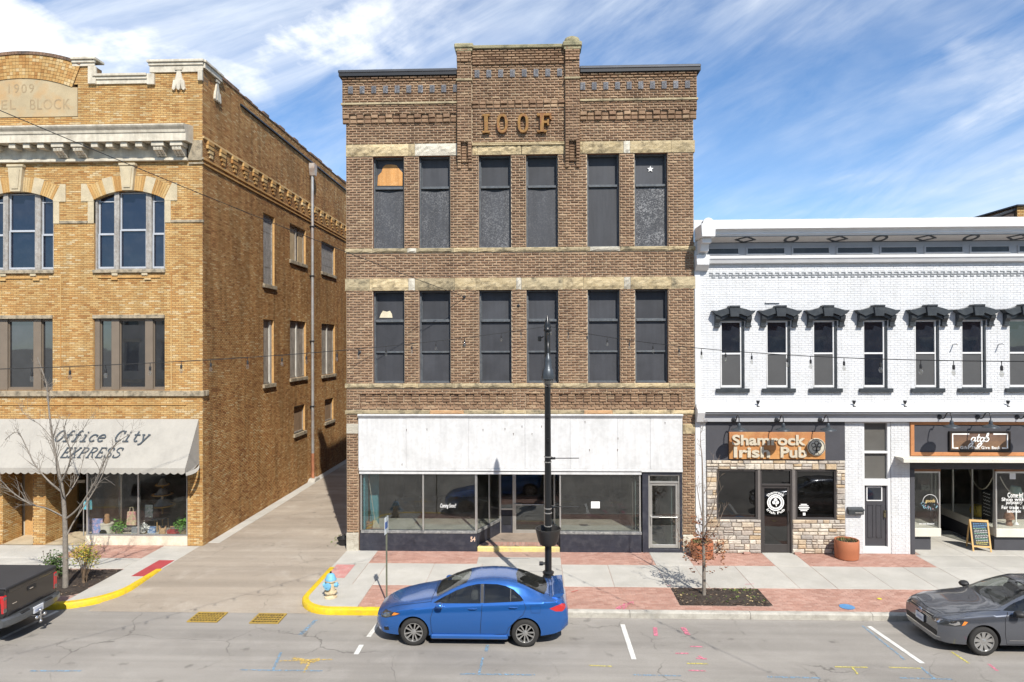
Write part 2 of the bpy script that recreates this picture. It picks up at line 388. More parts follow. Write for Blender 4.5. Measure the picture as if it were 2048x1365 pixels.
def asphalt(name, a, b, crackw=0.012, tint=(0.30, 0.265, 0.22)):
    m = bpy.data.materials.new(name); m.use_nodes = True; t = m.node_tree; bs = t.nodes['Principled BSDF']
    g = N(t, 'ShaderNodeNewGeometry'); pos = g.outputs['Position']
    big = noise(t, mapping(t, pos, (0.35, 1.0, 1)), 0.55, 6, 0.6, 0.4)
    c = mixc(t, ramp(t, big, [(0.32, 0.0), (0.68, 1.0)]), (*a, 1), (*b, 1))
    c = mixc(t, ramp(t, noise(t, mapping(t, pos, (1, 1, 1), (4, 9, 0)), 0.9, 6, 0.65, 0.6), [(0.5, 0.0), (0.75, 0.65)]), c, (*tint, 1))
    # tyre-polished lanes, aggregate speckle, oil spots
    c = mixc(t, 1.0, c, ramp(t, noise(t, mapping(t, pos, (0.05, 2.2, 1)), 1.0, 3), [(0.35, 0.9), (0.65, 1.08)]), 'MULTIPLY')
    c = mixc(t, 1.0, c, ramp(t, noise(t, pos, 95, 3, 0.7), [(0.25, 0.62), (0.75, 1.34)]), 'MULTIPLY')
    c = mixc(t, 1.0, c, ramp(t, noise(t, pos, 38, 4, 0.7), [(0.3, 0.86), (0.7, 1.12)]), 'MULTIPLY')
    c = mixc(t, ramp(t, noise(t, mapping(t, pos, (1, 1, 1), (2, 5, 3)), 2.6, 3, 0.5), [(0.66, 0.0), (0.76, 0.4)]), c, (0.06, 0.055, 0.05, 1))
    wv = N(t, 'ShaderNodeVectorMath', operation='ADD'); nz = t.nodes.new('ShaderNodeTexNoise'); nz.inputs['Scale'].default_value = 1.3; nz.inputs['Detail'].default_value = 5
    L(t, pos, nz.inputs['Vector']); sc = N(t, 'ShaderNodeVectorMath', operation='SCALE'); sc.inputs[3].default_value = 0.9
    L(t, nz.outputs['Color'], sc.inputs[0]); L(t, pos, wv.inputs[0]); L(t, sc.outputs[0], wv.inputs[1])
    vo = N(t, 'ShaderNodeTexVoronoi', feature='DISTANCE_TO_EDGE'); vo.inputs['Scale'].default_value = 0.36; L(t, wv.outputs[0], vo.inputs['Vector'])
    gate = ramp(t, noise(t, mapping(t, pos, (1, 1, 1), (7, 1, 2)), 0.5, 3), [(0.46, 0.0), (0.58, 1.0)])
    crack = math2(t, 'MULTIPLY', ramp(t, vo.outputs['Distance'], [(crackw*0.25, 1.0), (crackw, 0.0)]), gate)
    c = mixc(t, math2(t, 'MULTIPLY', crack, 0.6), c, (0.045, 0.04, 0.035, 1))
    L(t, c, bs.inputs['Base Color']); bs.inputs['Roughness'].default_value = 0.9; bs.inputs['Specular IOR Level'].default_value = 0.25
    bp = N(t, 'ShaderNodeBump'); bp.inputs['Strength'].default_value = 0.5; bp.inputs['Distance'].default_value = 0.008
    L(t, noise(t, pos, 150, 3, 0.7), bp.inputs['Height']); L(t, bp.outputs[0], bs.inputs['Normal'])
    MATS[name] = m; return m
m_road = asphalt('road asphalt', (0.245, 0.227, 0.204), (0.315, 0.293, 0.263), 0.006, tint=(0.35, 0.327, 0.296))
m_alley = asphalt('alley paving', (0.29, 0.245, 0.195), (0.38, 0.325, 0.26), 0.004, tint=(0.45, 0.40, 0.335))
m_conc = mat('pavement concrete', (0.46, 0.44, 0.395), 0.88, var=0.14, scale=1.1, fine=90, fvar=0.13, bump=0.25, bscale=140, tint=(0.40, 0.38, 0.33), tscale=2.2, tamt=0.5, island=0.05)
m_kerb = mat('kerb concrete', (0.44, 0.42, 0.37), 0.9, var=0.2, scale=2.5, fine=70, fvar=0.16, bump=0.3, tint=(0.24, 0.22, 0.19), tscale=4, tamt=0.6)
m_yel = mat('yellow kerb paint', (0.70, 0.48, 0.015), 0.6, var=0.12, scale=5, fvar=0.1, bump=0.25, bscale=50, tint=(0.30, 0.24, 0.08), tscale=7, tamt=0.45)
m_pav = brickmat('paving brick', [(0.0, (0.385, 0.215, 0.165)), (0.5, (0.435, 0.255, 0.20)), (1.0, (0.48, 0.30, 0.24))], grime=0.10, bump=0.2, gscale=0.7)
m_sand = mat('joint sand', (0.37, 0.25, 0.20), 0.95, fvar=0.2)
m_pink = mat('weathered tactile panel', (0.48, 0.22, 0.20), 0.85, var=0.15, scale=3, fvar=0.15, tint=(0.5, 0.36, 0.32), tscale=4)
m_red = mat('red tactile panel', (0.40, 0.062, 0.065), 0.7, var=0.12, scale=3, fvar=0.12)
m_soil = mat('mulch', (0.05, 0.038, 0.03), 0.95, var=0.35, scale=5, fine=60, fvar=0.5, bump=1.0, bscale=45)

def struct(o): o['kind'] = 'structure'; return o
struct(MB().quad((-1500, -1500, -.06), (1500, -1500, -.06), (1500, 1500, -.06), (-1500, 1500, -.06)).build('ground', mat('far ground', (0.20, 0.19, 0.16), 0.95)))
road = struct(MB().quad((-220, 2.2, 0), (220, 2.2, 0), (220, 18.9, 0), (-220, 18.9, 0)).build('road', m_road))
# alley: climbs from the gutter to pavement level
mb = MB(); prof = [(17.66, 0.004), (18.6, 0.03), (19.6, 0.085), (20.6, 0.135), (21.4, 0.146), (70, 0.146)]
for (ya, za), (yb, zb) in zip(prof, prof[1:]): mb.quad((XA0-.4, ya, za), (XA1+.4, ya, za), (XA1+.4, yb, zb), (XA0-.4, yb, zb))
alley = struct(mb.build('alley', m_alley))
mb = MB()
for i in range(9): mb.bbox(XA0+.03, XA0+.43+.03*math.sin(i), 23.4+i*2.6, 23.4+i*2.6+2.58, 0.10, 0.158, 0.006)
mb.build('gutter_strip', m_conc, alley)

def corner(cx, cy, r, a0, a1, n=14): return [(cx+r*math.cos(R(a0+(a1-a0)*i/n)), cy+r*math.sin(R(a0+(a1-a0)*i/n))) for i in range(n+1)]
def sweep_kerb(path, w, z0, z1, b=0.03):
    """kerb along a path; body lies on the left of the direction of travel"""
    P = [Vector(p) for p in path]; n = len(P); mb = MB(); rings = []
    for i, p in enumerate(P):
        d = (P[min(i+1, n-1)]-P[max(i-1, 0)]).normalized(); q = Vector((-d.y, d.x))
        rings.append([(p.x, p.y, z0), (p.x, p.y, z1-b), (p.x+q.x*b, p.y+q.y*b, z1), (p.x+q.x*w, p.y+q.y*w, z1), (p.x+q.x*w, p.y+q.y*w, z0)])
    for r in rings: mb.v.extend(r)
    for i in range(n-1):
        for k in range(4): mb.f.append((i*5+k, (i+1)*5+k, (i+1)*5+k+1, i*5+k+1)); mb.m.append(0)
    mb.f += [tuple(range(5)), tuple((n-1)*5+k for k in range(5))]; mb.m += [0, 0]
    return mb
PV = MB(); SINGLE_PAVERS = []
def poly_slab(poly, z0, z1, name, m, parent): 
    b = MB(); n = len(poly); b.add([(x, y, z0) for x, y in poly]+[(x, y, z1) for x, y in poly], [tuple(range(n, 2*n))]+[(i, (i+1) % n, (i+1) % n+n, i+n) for i in range(n)])
    return b.build(name, m, parent)
KW = 0.17
def inset(P, e):
    n = len(P); Q = []
    for i in range(n):
        a, b, c = Vector(P[i-1]), Vector(P[i]), Vector(P[(i+1) % n]); d1, d2 = (b-a).normalized(), (c-b).normalized(); q = Vector((-d1.y-d2.y, d1.x+d2.x)); q = q.normalized()*e/max(.4, (q.normalized()).dot(Vector((-d1.y, d1.x)))); Q.append((b.x+q.x, b.y+q.y))
    return Q
def inset(P, e):
    n = len(P); Q = []
    for i in range(n):
        a, b, c = Vector(P[i-1]), Vector(P[i]), Vector(P[(i+1) % n]); d1, d2 = (b-a).normalized(), (c-b).normalized(); q = Vector((-d1.y-d2.y, d1.x+d2.x)); q = q.normalized()*e/max(.4, (q.normalized()).dot(Vector((-d1.y, d1.x)))); Q.append((b.x+q.x, b.y+q.y))
    return Q
def pavement(name, outline, slabs, brick_rects, holes):
    cxm, cym = sum(p[0] for p in outline)/len(outline), sum(p[1] for p in outline)/len(outline)
    outline = inset(outline, .05)
    cxm, cym = sum(p[0] for p in outline)/len(outline), sum(p[1] for p in outline)/len(outline)
    outline = inset(outline, .05)
    base = struct(poly_slab(outline, -0.02, SW-0.009, name, m_sand, None))
    for (a, b, c, d) in slabs: MB().bbox(a+.005, b-.005, c+.005, d-.005, 0.06, SW+random.uniform(-.003, .002), 0.007).build('slab', m_conc, base)
    bricks = []
    fn = lambda u, v, d: (u, v, SW-0.004+d)
    for (a, b, c, d) in brick_rects: bricks += layout(a, b, c, d, holes, 0.104, 0.208, 0.007)
    return base, bricks, fn

# --- pavement of the middle and white buildings
B1, B2, B3 = 21.36, 19.42, 17.58+KW+.005
PIT = (3.76, 6.18, 18.10, 19.38)
RC = 1.05
cpath = [(XA1, 20.9), (XA1, 20.0), (XA1, 19.3)] + corner(XA1+RC, CURB+RC, RC, 180, 270) 
outline = cpath + [(60, CURB), (60, 24.6), (XA1, 24.6)]
xs = [-4.70, -3.2, -1.70, 0.77, 2.2, 3.70, 4.86, 6.1, 7.37, 8.42, 9.95, 11.2, 12.25, 13.9, 15.5, 17.1, 18.7, 20.3, 21.9, 24, 26, 28]
slabs = [(a, b, B2, B1) for a, b in zip(xs, xs[1:])]
slabs += [(-5.29, -4.70, B2, B1), (-1.88, 0.77, B1, YM-.62), (3.70, 4.86, B1, YM+.1), (7.37, 8.42, B1, YM+.2), (12.25, 13.9, B1, 22.58), (13.9, 15.5, B1, 22.58), (15.5, 17.1, B1, 22.58), (17.1, 18.7, B1, 22.58),
          (XA1+.06, -5.29, B1, YM+.02)]
slabs = [s for s in slabs if s[0] != -5.29 or True]
# right of the gift shop's threshold the concrete runs in to the doors
for a, b in ((12.42, 13.9), (13.9, 15.5), (15.5, 17.1), (17.1, 18.7)): slabs += [(a, b, 22.58, 24.0), (a, b, 24.0, 25.6)]
brick_rects = [(-5.29, -1.88, B1, YM+.03), (0.77, 3.70, B1, YM+.03), (4.86, 7.37, B1, YM+.1), (8.42, 12.25, B1, YM+.1), (-4.70, 30, B3, B2), (18.7, 30, B1, YM)]
walk, pb, pfn = pavement('sidewalk', outline, slabs, brick_rects, [PIT])
brickwork(walk, pb, pfn, m_pav, flat, CAMP, 300, 'paver', 3, base=-.006)
# corner panel in front of the alley, with the dropped kerb's tactile plate
inn = corner(XA1+RC, CURB+RC, RC-KW, 182, 270)
poly_slab([(XA1+KW, B2)]+inn+[(-4.705, B3), (-4.705, B2)], 0.06, SW, 'slab', m_conc, walk)
poly_slab([(XA1+.06, B1-.005), (XA1+.06, 20.9), (XA1+KW, 20.6), (XA1+KW, B2+.005), (-5.295, B2+.005), (-5.295, B1-.005)], 0.06, SW, 'slab', m_conc, walk)
tp = MB(); tp.box(-6.24, -5.66, 19.96, 21.16, 0.1, SW+.006)
for i in range(8):
    for j in range(16): tp.lathe([(0.018, SW+.005), (0.012, SW+.012)], 6, (-6.19+i*.068, 20.02+j*.072, 0))
tp.build('tactile_plate', m_pink, walk)
ycurb = [p for p in cpath if True]+[(-4.6, CURB), (-3.72, CURB)]
sweep_kerb(ycurb, KW, -.02, SW+.012).build('painted_kerb', m_yel, walk, 45)
x = -3.715
while x < 60:
    x2 = min(x+3.05, 60); sweep_kerb([(x, CURB), (x2-.012, CURB)], KW, -.02, SW+.008).build('kerb', m_kerb, walk, 45); x = x2
# planting pit with mulch
def mulch(name, rect, parent, n=700, seed=5):
    rnd = random.Random(seed); a, b, c, d = rect; mb = MB(); nx, ny = 26, 14
    for j in range(ny+1):
        for i in range(nx+1):
            e = min(i, nx-i, j, ny-j); mb.v.append((a+(b-a)*i/nx, c+(d-c)*j/ny, SW-.004+min(e, 3)*.008+rnd.uniform(-.012, .012)))
    mb.f = [(j*(nx+1)+i, j*(nx+1)+i+1, (j+1)*(nx+1)+i+1, (j+1)*(nx+1)+i) for j in range(ny) for i in range(nx)]; mb.m = [0]*len(mb.f)
    mb.build('mulch_bed', m_soil, parent, fix=False)
    cp = MB()
    for _ in range(n):
        x, y = rnd.uniform(a+.03, b-.03), rnd.uniform(c+.03, d-.03); l, w, an = rnd.uniform(.015, .05), rnd.uniform(.006, .015), rnd.uniform(0, 6.3)
        z = SW+.005+rnd.uniform(0, .02); ca, sa = math.cos(an), math.sin(an); tl = rnd.uniform(-.02, .02)
        cp.add([(x-l*ca-w*sa, y-l*sa+w*ca, z), (x-l*ca+w*sa, y-l*sa-w*ca, z), (x+l*ca+w*sa, y+l*sa-w*ca, z+tl), (x+l*ca-w*sa, y+l*sa+w*ca, z+tl)], [(0, 1, 2, 3)], rnd.choice([0, 0, 0, 1]))
    cp.build('bark_chips', [mat('bark chip dark', (0.07, 0.045, 0.032), 0.9, island=0.5), mat('bark chip pale', (0.27, 0.20, 0.13), 0.9, island=0.4)], parent, fix=False, kind='stuff')
mulch('mulch', PIT, walk)

# --- pavement of the yellow-brick building
RC2 = 1.5; XL = XA0-.04; cur2 = 17.72
c2 = [(-70, cur2), (-14.2, cur2)] + corner(XL-RC2, cur2+RC2, RC2, 270, 360) + [(XL, 19.9), (XL, 20.6)]
out2 = c2 + [(XL, 24.9), (-70, 24.9)]
LPIT = (-15.2, -12.68, 18.35, 20.55)
sl2 = [(-12.76, XL-.02, 21.66, 23.0), (-12.76, XL-.02, 20.62, 21.655)]
xs2 = [-24.6, -22.9, -21.2, -19.5, -17.8, -16.2, -15.6, -14.2, -12.76]
sl2 += [(a, b, 20.62, 21.655) for a, b in zip(xs2, xs2[1:])] + [(a, b, 21.66, 23.0) for a, b in ((-24.6, -22.9), (-22.9, -21.2), (-21.2, -19.5), (-19.5, -17.5), (-17.5, -15.6))]
br2 = [(-15.6, -12.77, 21.66, 23.1), (-24.6, -12.68, cur2+KW+.005, 20.6)]
walk2, pb2, pfn2 = pavement('sidewalk', out2, sl2, br2, [LPIT])
brickwork(walk2, pb2, pfn2, m_pav, flat, CAMP, 300, 'paver', 4, base=-.006)
in2 = corner(XL-RC2, cur2+RC2, RC2-KW, 270, 358)
poly_slab([(-12.67, cur2+KW)]+[p for p in in2 if p[0] > -12.6]+[(XL-.1, 20.61), (-12.67, 20.61)], 0.06, SW, 'slab', m_conc, walk2)
MB().box(-12.06, -11.56, 19.95, 21.45, 0.1, SW+.006).build('tactile_plate', m_red, walk2)
i0 = 0; sweep_kerb([(-40, cur2)]+c2[1:], KW, -.02, SW+.012).build('painted_kerb', m_yel, walk2, 45)
mulch('mulch', LPIT, walk2, 900, 9)
# far side of the street, behind the camera
far = struct(MB().box(-70, 70, -4.2, 2.2, -.02, SW).build('far_sidewalk', m_conc))

# --- paint on the road
m_white = paintmat('white road paint', (0.66, 0.65, 0.61), 0.36, 9); m_wy = paintmat('yellow spray paint', (0.62, 0.54, 0.12), 0.47, 24)
m_wo = paintmat('orange-yellow spray paint', (0.60, 0.42, 0.12), 0.50, 18); m_wp = paintmat('pink spray paint', (0.68, 0.20, 0.28), 0.48, 22); m_wb = paintmat('blue spray paint', (0.20, 0.34, 0.47), 0.52, 16)
STK = [0]
def stroke(name, pts, w, m, z=0.005, parent=road, n=6):
    STK[0] += 1; z += .0007*(STK[0] % 9)
    P = []
    W3 = [oz(px, py, z) for px, py in pts]
    for a, b in zip(W3, W3[1:]):
        for i in range(n): P.append((a[0]+(b[0]-a[0])*i/n, a[1]+(b[1]-a[1])*i/n))
    P.append(W3[-1]); mb = MB(); mb.ribbon(P, w, lambda u, v, d: (u, v, z+d), 0.0); mb.f = mb.f[:-2]; mb.f = [f for k, f in enumerate(mb.f) if k % 3 == 0]; mb.m = [0]*len(mb.f)
    return mb.build(name, m, parent)
for a, b in (((756, 1248), (737, 1274)), ((723, 1290), (712, 1309)), ((1245, 1249), (1268, 1319)), ((1738, 1253), (1845, 1327)), ((116, 1222), (85, 1237)), ((78, 1241), (-60, 1307))):
    stroke('parking_line', [a, b], 0.11, m_white)
for pts, w, m in [([(560, 1322), (665, 1319)], .05, m_wo), ([(585, 1316), (630, 1324)], .1, m_wo), ([(623, 1319), (608, 1345)], .06, m_wo), ([(600, 1326), (640, 1319)], .16, m_wo),
        ([(480, 1340), (645, 1342)], .05, m_wb), ([(562, 1305), (545, 1342)], .06, m_wb), ([(60, 1342), (163, 1342)], .06, m_wb), ([(632, 1240), (600, 1270)], .1, m_wb),
        ([(920, 1348), (1070, 1350)], .06, m_wb), ([(966, 1315), (958, 1348)], .05, m_wb), ([(975, 1290), (972, 1303)], .08, m_wb), ([(1264, 1350), (1362, 1352)], .05, m_wb), ([(1535, 1354), (1640, 1356)], .06, m_wb),
        ([(1800, 1356), (1905, 1359)], .05, m_wb), ([(1842, 1335), (1870, 1358)], .05, m_wb), ([(1725, 1252), (1810, 1320)], .05, m_wb),
        ([(1178, 1331), (1224, 1333)], .04, m_wy), ([(1374, 1327), (1416, 1328)], .05, m_wy), ([(1670, 1334), (1735, 1335)], .04, m_wy), ([(1704, 1335), (1716, 1349)], .04, m_wy), ([(1778, 1335), (1843, 1337)], .035, m_wy), ([(1903, 1304), (1938, 1327)], .05, m_wy),
        ([(1380, 1293), (1405, 1294)], .05, m_wp), ([(1351, 1307), (1377, 1307)], .05, m_wp), ([(1392, 1317), (1414, 1318)], .06, m_wp), ([(1398, 1312), (1406, 1318)], .06, m_wp), ([(1376, 1341), (1411, 1342)], .05, m_wp),
        ([(1310, 1255), (1312, 1272)], .1, m_wp), ([(1366, 1255), (1376, 1270)], .12, m_wp), ([(1977, 1328), (1995, 1342)], .06, m_wp)]:
    stroke('spray_mark', pts, w, m)
pz = SW+0.004
for pts in ([(1228, 1222), (1240, 1212), (1236, 1222), (1250, 1206), (1246, 1220), (1262, 1204), (1268, 1208)], [(1232, 1216), (1268, 1203)], [(1490, 1169), (1508, 1168)], [(1333, 1171), (1342, 1171)]): stroke('spray_mark', pts, .03, m_wp, pz, walk)
stroke('spray_mark', [(1143, 1184), (1156, 1181)], .03, mat('red spray', (.55, .12, .1)), pz, walk)
bx, by = oz(1694, 1214, pz); MB().lathe([(0.19, 0), (0.18, .002), (0.0, .002)], 24, (bx, by, pz+.003)).build('spray_mark', mat('dense blue spray', (.10, .25, .46), .7), walk)
bx, by = oz(1759, 1198, pz); MB().lathe([(0.06, 0), (.055, .002), (0.0, .002)], 12, (bx, by, pz+.003)).build('spray_mark', mat('dense yellow spray', (.75, .62, .05), .7), walk)

# --- storm drains: cast grates, painted yellow, over black sheets painted as pit shade
def storm_grate(label, x0, x1, y0, y1):
    t = thing('storm_drain', label, 'drain grate', ((x0+x1)/2, (y0+y1)/2, 0), 'yellow storm drains in the alley mouth')
    mp = mat('grate yellow paint', (0.40, 0.27, 0.055), 0.7, var=0.25, scale=9, fvar=0.2, tint=(0.20, 0.13, 0.06), tscale=9, tamt=0.7)
    MB().box(x0, x1, y0, y1, 0.0035, 0.006).build('pit_shade', mat('painted drain shade', (0.008, 0.008, 0.008), 1.0, var=0, fvar=0), t)
    f = MB()
    for a, b, c, d in ((x0, x1, y0, y0+.045), (x0, x1, y1-.045, y1), (x0, x0+.045, y0+.045, y1-.045), (x1-.045, x1, y0+.045, y1-.045)): f.box(a, b, c, d, .004, .03)
    f.build('frame', mp, t)
    n = 9
    for i in range(1, n): x = x0+.045+(x1-x0-.09)*i/n; MB().box(x-.009, x+.009, y0+.045, y1-.045, .005, .026).build('bar', mp, t)
    for j in (1, 2, 3): y = y0+.045+(y1-y0-.09)*j/4; MB().box(x0+.045, x1-.045, y-.012, y+.012, .005, .028).build('cross_bar', mp, t)
storm_grate('yellow storm drain grate nearer the truck', -8.86, -8.08, 17.02, 17.64)
storm_grate('yellow storm drain grate nearer the hydrant corner', -7.24, -6.5, 16.98, 17.6)
# ================================================================== the middle building: three storeys of rock-faced brown brick
m_mb = brickmat('rock-faced brown brick', [(0.0, (0.205, 0.125, 0.078)), (0.1, (0.25, 0.156, 0.097)), (0.5, (0.285, 0.182, 0.112)), (0.9, (0.32, 0.212, 0.132)), (1.0, (0.37, 0.262, 0.165))], region=0.35, rscale=0.55, grime=0.16, bump=0.5)
m_mortar = mat('buff mortar', (0.44, 0.352, 0.25), 0.95, var=0.2, scale=1.5, fvar=0.15)
m_reveal = mat('brick reveal', (0.27, 0.15, 0.10), 0.9, var=0.25, scale=6, fvar=0.25)
def stonemat(name, c1, c2, dark, amt=0.7):
    m = bpy.data.materials.new(name); m.use_nodes = True; t = m.node_tree; b = t.nodes['Principled BSDF']; g = N(t, 'ShaderNodeNewGeometry'); oi = N(t, 'ShaderNodeObjectInfo'); pos = g.outputs['Position']
    wv = noise(t, mapping(t, pos, (1.2, 1.2, 4.5)), 2.2, 6, 0.6, 1.4)
    c = mixc(t, ramp(t, wv, [(0.35, 0.0), (0.65, 1.0)]), (*c1, 1), (*c2, 1))
    c = mixc(t, ramp(t, noise(t, mapping(t, pos, (1, 1, 1), (3, 3, 3)), 3.0, 7, 0.65), [(0.50, 0.0), (0.66, amt)]), c, (*dark, 1))
    c = mixc(t, 1.0, c, ramp(t, oi.outputs['Random'], [(0, 0.82), (1, 1.15)]), 'MULTIPLY')
    c = mixc(t, 1.0, c, ramp(t, noise(t, pos, 40, 4), [(0.3, 0.85), (0.7, 1.12)]), 'MULTIPLY')
    L(t, c, b.inputs['Base Color']); b.inputs['Roughness'].default_value = 0.9
    bp = N(t, 'ShaderNodeBump'); bp.inputs['Strength'].default_value = 0.8; bp.inputs['Distance'].default_value = 0.03
    L(t, noise(t, pos, 14, 6, 0.65, 0.8), bp.inputs['Height']); L(t, bp.outputs[0], b.inputs['Normal']); MATS[name] = m; return m
m_stone = stonemat('quarry-faced sandstone', (0.40, 0.31, 0.17), (0.53, 0.43, 0.265), (0.13, 0.10, 0.06), 0.8)
m_stone2 = stonemat('sooty sandstone', (0.31, 0.255, 0.155), (0.42, 0.34, 0.21), (0.085, 0.075, 0.05), 0.85)
m_pale = stonemat('pale sandstone', (0.47, 0.43, 0.345), (0.55, 0.515, 0.43), (0.27, 0.23, 0.17), 0.6)
m_orange = stonemat('orange sandstone', (0.48, 0.27, 0.13), (0.52, 0.34, 0.18), (0.28, 0.17, 0.1), 0.5)
m_slate = mat('slate-grey boarding', (0.048, 0.05, 0.057), 0.55, island=0.22, var=0.22, scale=1.6, fine=30, fvar=0.06, spec=0.4, streak=0.15)
m_frame = mat('grey window paint', (0.078, 0.088, 0.098), 0.6, var=0.2, scale=4, fvar=0.1, tint=(0.25, 0.25, 0.24), tscale=9, tamt=0.25)
def osbmat(name, col, fl, amt):
    m = bpy.data.materials.new(name); m.use_nodes = True; t = m.node_tree; b = t.nodes['Principled BSDF']; g = N(t, 'ShaderNodeNewGeometry'); oi = N(t, 'ShaderNodeObjectInfo'); pos = g.outputs['Position']
    vo = N(t, 'ShaderNodeTexVoronoi'); vo.inputs['Scale'].default_value = 34; L(t, mapping(t, pos, (1, 1, 1), (0, 0, 0), (0, 0.5, 0.3)), vo.inputs['Vector'])
    sp = N(t, 'ShaderNodeSeparateColor'); L(t, vo.outputs['Color'], sp.inputs[0])
    patch = ramp(t, noise(t, pos, 1.7, 5, 0.6), [(0.35, 0.15), (0.7, 1.0)])
    f = math2(t, 'MULTIPLY', math2(t, 'MULTIPLY', ramp(t, sp.outputs[0], [(0.45, 0.0), (0.9, 1.0)]), patch), math2(t, 'MULTIPLY', amt, ramp(t, oi.outputs['Random'], [(0, 0.35), (1, 1.2)])))
    c = mixc(t, f, (*col, 1), (*fl, 1)); c = mixc(t, 1.0, c, ramp(t, noise(t, mapping(t, pos, (6, 6, .6)), 1.2, 4), [(0.3, 0.8), (0.7, 1.2)]), 'MULTIPLY')
    L(t, c, b.inputs['Base Color']); b.inputs['Roughness'].default_value = 0.7; MATS[name] = m; return m
m_osb = osbmat('peeling strand board', (0.045, 0.048, 0.055), (0.20, 0.20, 0.20), 0.75)
m_osbs = [osbmat('peeling strand board %d' % k, (c, c*1.05, c*1.2), (f, f, f), a_) for k, (c, f, a_) in enumerate(((.046, .20, .75), (.042, .19, .7), (.045, .24, .9), (.042, .16, .5), (.038, .10, .25), (.040, .42, 1.3)))]
m_osbo = osbmat('raw orange strand board', (0.50, 0.24, 0.07), (0.62, 0.38, 0.16), 0.9)
m_wboard = mat('white painted boarding', (0.61, 0.61, 0.605), 0.7, var=0.06, scale=1.4, fine=9, fvar=0.05, streak=0.10, tint=(0.47, 0.47, 0.46), tscale=2.6, tamt=0.5)
m_navy = mat('navy painted bulkhead', (0.028, 0.030, 0.042), 0.5, var=0.2, scale=3, fvar=0.1, tint=(0.08, 0.08, 0.09), tscale=5, tamt=0.4)
m_alu = mat('brushed aluminium', (0.56, 0.55, 0.52), 0.35, 0.75, var=0.08, fvar=0.05)
m_glass = glassmat('shop glass', (0.78, 0.80, 0.79), 1.7, dirt=0.02)
m_dark = mat('dark metal', (0.02, 0.021, 0.024), 0.45, var=0.1, fvar=0.05)
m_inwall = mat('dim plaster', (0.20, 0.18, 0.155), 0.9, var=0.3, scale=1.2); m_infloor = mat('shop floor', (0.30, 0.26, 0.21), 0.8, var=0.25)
m_paper = mat('white paper', (0.78, 0.78, 0.76), 0.8, var=0.03, fvar=0.02); m_wtext = mat('white lettering', (0.82, 0.82, 0.80), 0.6, var=0.03, fvar=0.02)

MX0, MX1 = -6.34, 5.215
FM = FRONT(YM)
def zm(py, px=1040): return oy(px, py, YM)[1]
def xm(px, py=700): return oy(px, py, YM)[0]
def mfn(d0): return lambda u, v, d: (u, YM-d0-d, v)

IB = thing('brick_building', 'tall brown brick building lettered IOOF with boarded grey windows', 'building', (-.5, YM+6, 0))
ROOF = zm(146); TOPZ = zm(95)
# shell
sh = MB(); sh.box(MX0, MX0+.3, YM+.02, YM+30, 0, ROOF-.6); sh.box(MX1-.3, MX1, YM+.02, YM+30, 0, ROOF-.6); sh.box(MX0, MX1, YM+30, YM+30.3, 0, ROOF-.6)
sh.build('side_wall', m_reveal, IB)
MB().box(MX0-.02, MX1+.02, YM+.3, YM+30.4, ROOF-.62, ROOF-.4).build('roof', m_dark, IB)
# openings
WX = [(745.8, 808.5), (838, 900.8), (958, 1022.7), (1052.7, 1116.5), (1175, 1239.6), (1270, 1336)]
z3a, z3b, z2a, z2b = zm(495.5), zm(309.5), zm(767), zm(580)
WIN = []
for a, b in WX:
    x0, x1 = xm(a, 560), xm(b, 560); WIN += [(x0, x1, z3a, z3b, 3), (x0, x1, z2a, z2b, 2)]
SX0, SX1 = xm(717.5, 900), xm(1364.5, 900); ZB = zm(830)
CZ0, CZ1 = zm(244), zm(227)
lint3, lint2 = (zm(309.5), zm(286)), (zm(580), zm(556)); sill3, sill2 = (zm(504), zm(495.5)), (zm(776), zm(767)); band = (zm(829), zm(821))
PX = [(xm(914.8, 200), xm(944, 200)), (xm(1129.5, 200), xm(1159, 200))]
holes = [w[:4] for w in WIN] + [(SX0, SX1, 0, ZB), (MX0-1, MX1+1, *lint2), (MX0-1, MX1+1, *lint3), (MX0-1, MX1+1, *sill3), (MX0-1, MX1+1, *sill2), (MX0-1, MX1+1, *band)]
PAN = [(xm(719, 800), xm(1025, 800), zm(817), zm(788)), (xm(1052, 800), xm(1364, 800), zm(817), zm(788))]
ST1, ST2 = (zm(868), zm(848)), (zm(1103), zm(1068))
for z0, z1 in (ST1, ST2): holes += [(MX0-1, SX0, z0, z1), (SX1, MX1+1, z0, z1)]
bricks = layout(MX0, MX1, SW, CZ0, holes+PAN, 0.0855, 0.26, 0.018)
mbk = MB(); backing(mbk, MX0, MX1, 0, CZ0, [w[:4] for w in WIN]+[(SX0, SX1, 0, ZB)]+PAN, mfn(0), -0.008, 0.42)
# recessed panels in stacked courses above the shopfront
pn = MB(); prn = random.Random(41)
for a, b, c, d in PAN:
    mbk.box(a-.02, b+.02, YM+.075, YM+.12, c-.02, d+.02); zm_ = c+(d-c)*.42
    for r in layout(a, b, zm_, d, [], 0.0855, 0.26, 0.018, stack=True): rock(pn, r, mfn(-.062+(.03 if int((r[0]-a)/.26+.5) % 2 else 0)), prn, .03, -.02)
    for r in layout(a, b, c, zm_, [], 0.0855, 0.26, 0.018): rock(pn, r, mfn(-.05), prn, .028, -.02)
pn.build('panel_brickwork', m_mb, IB, fix=False, kind='stuff')
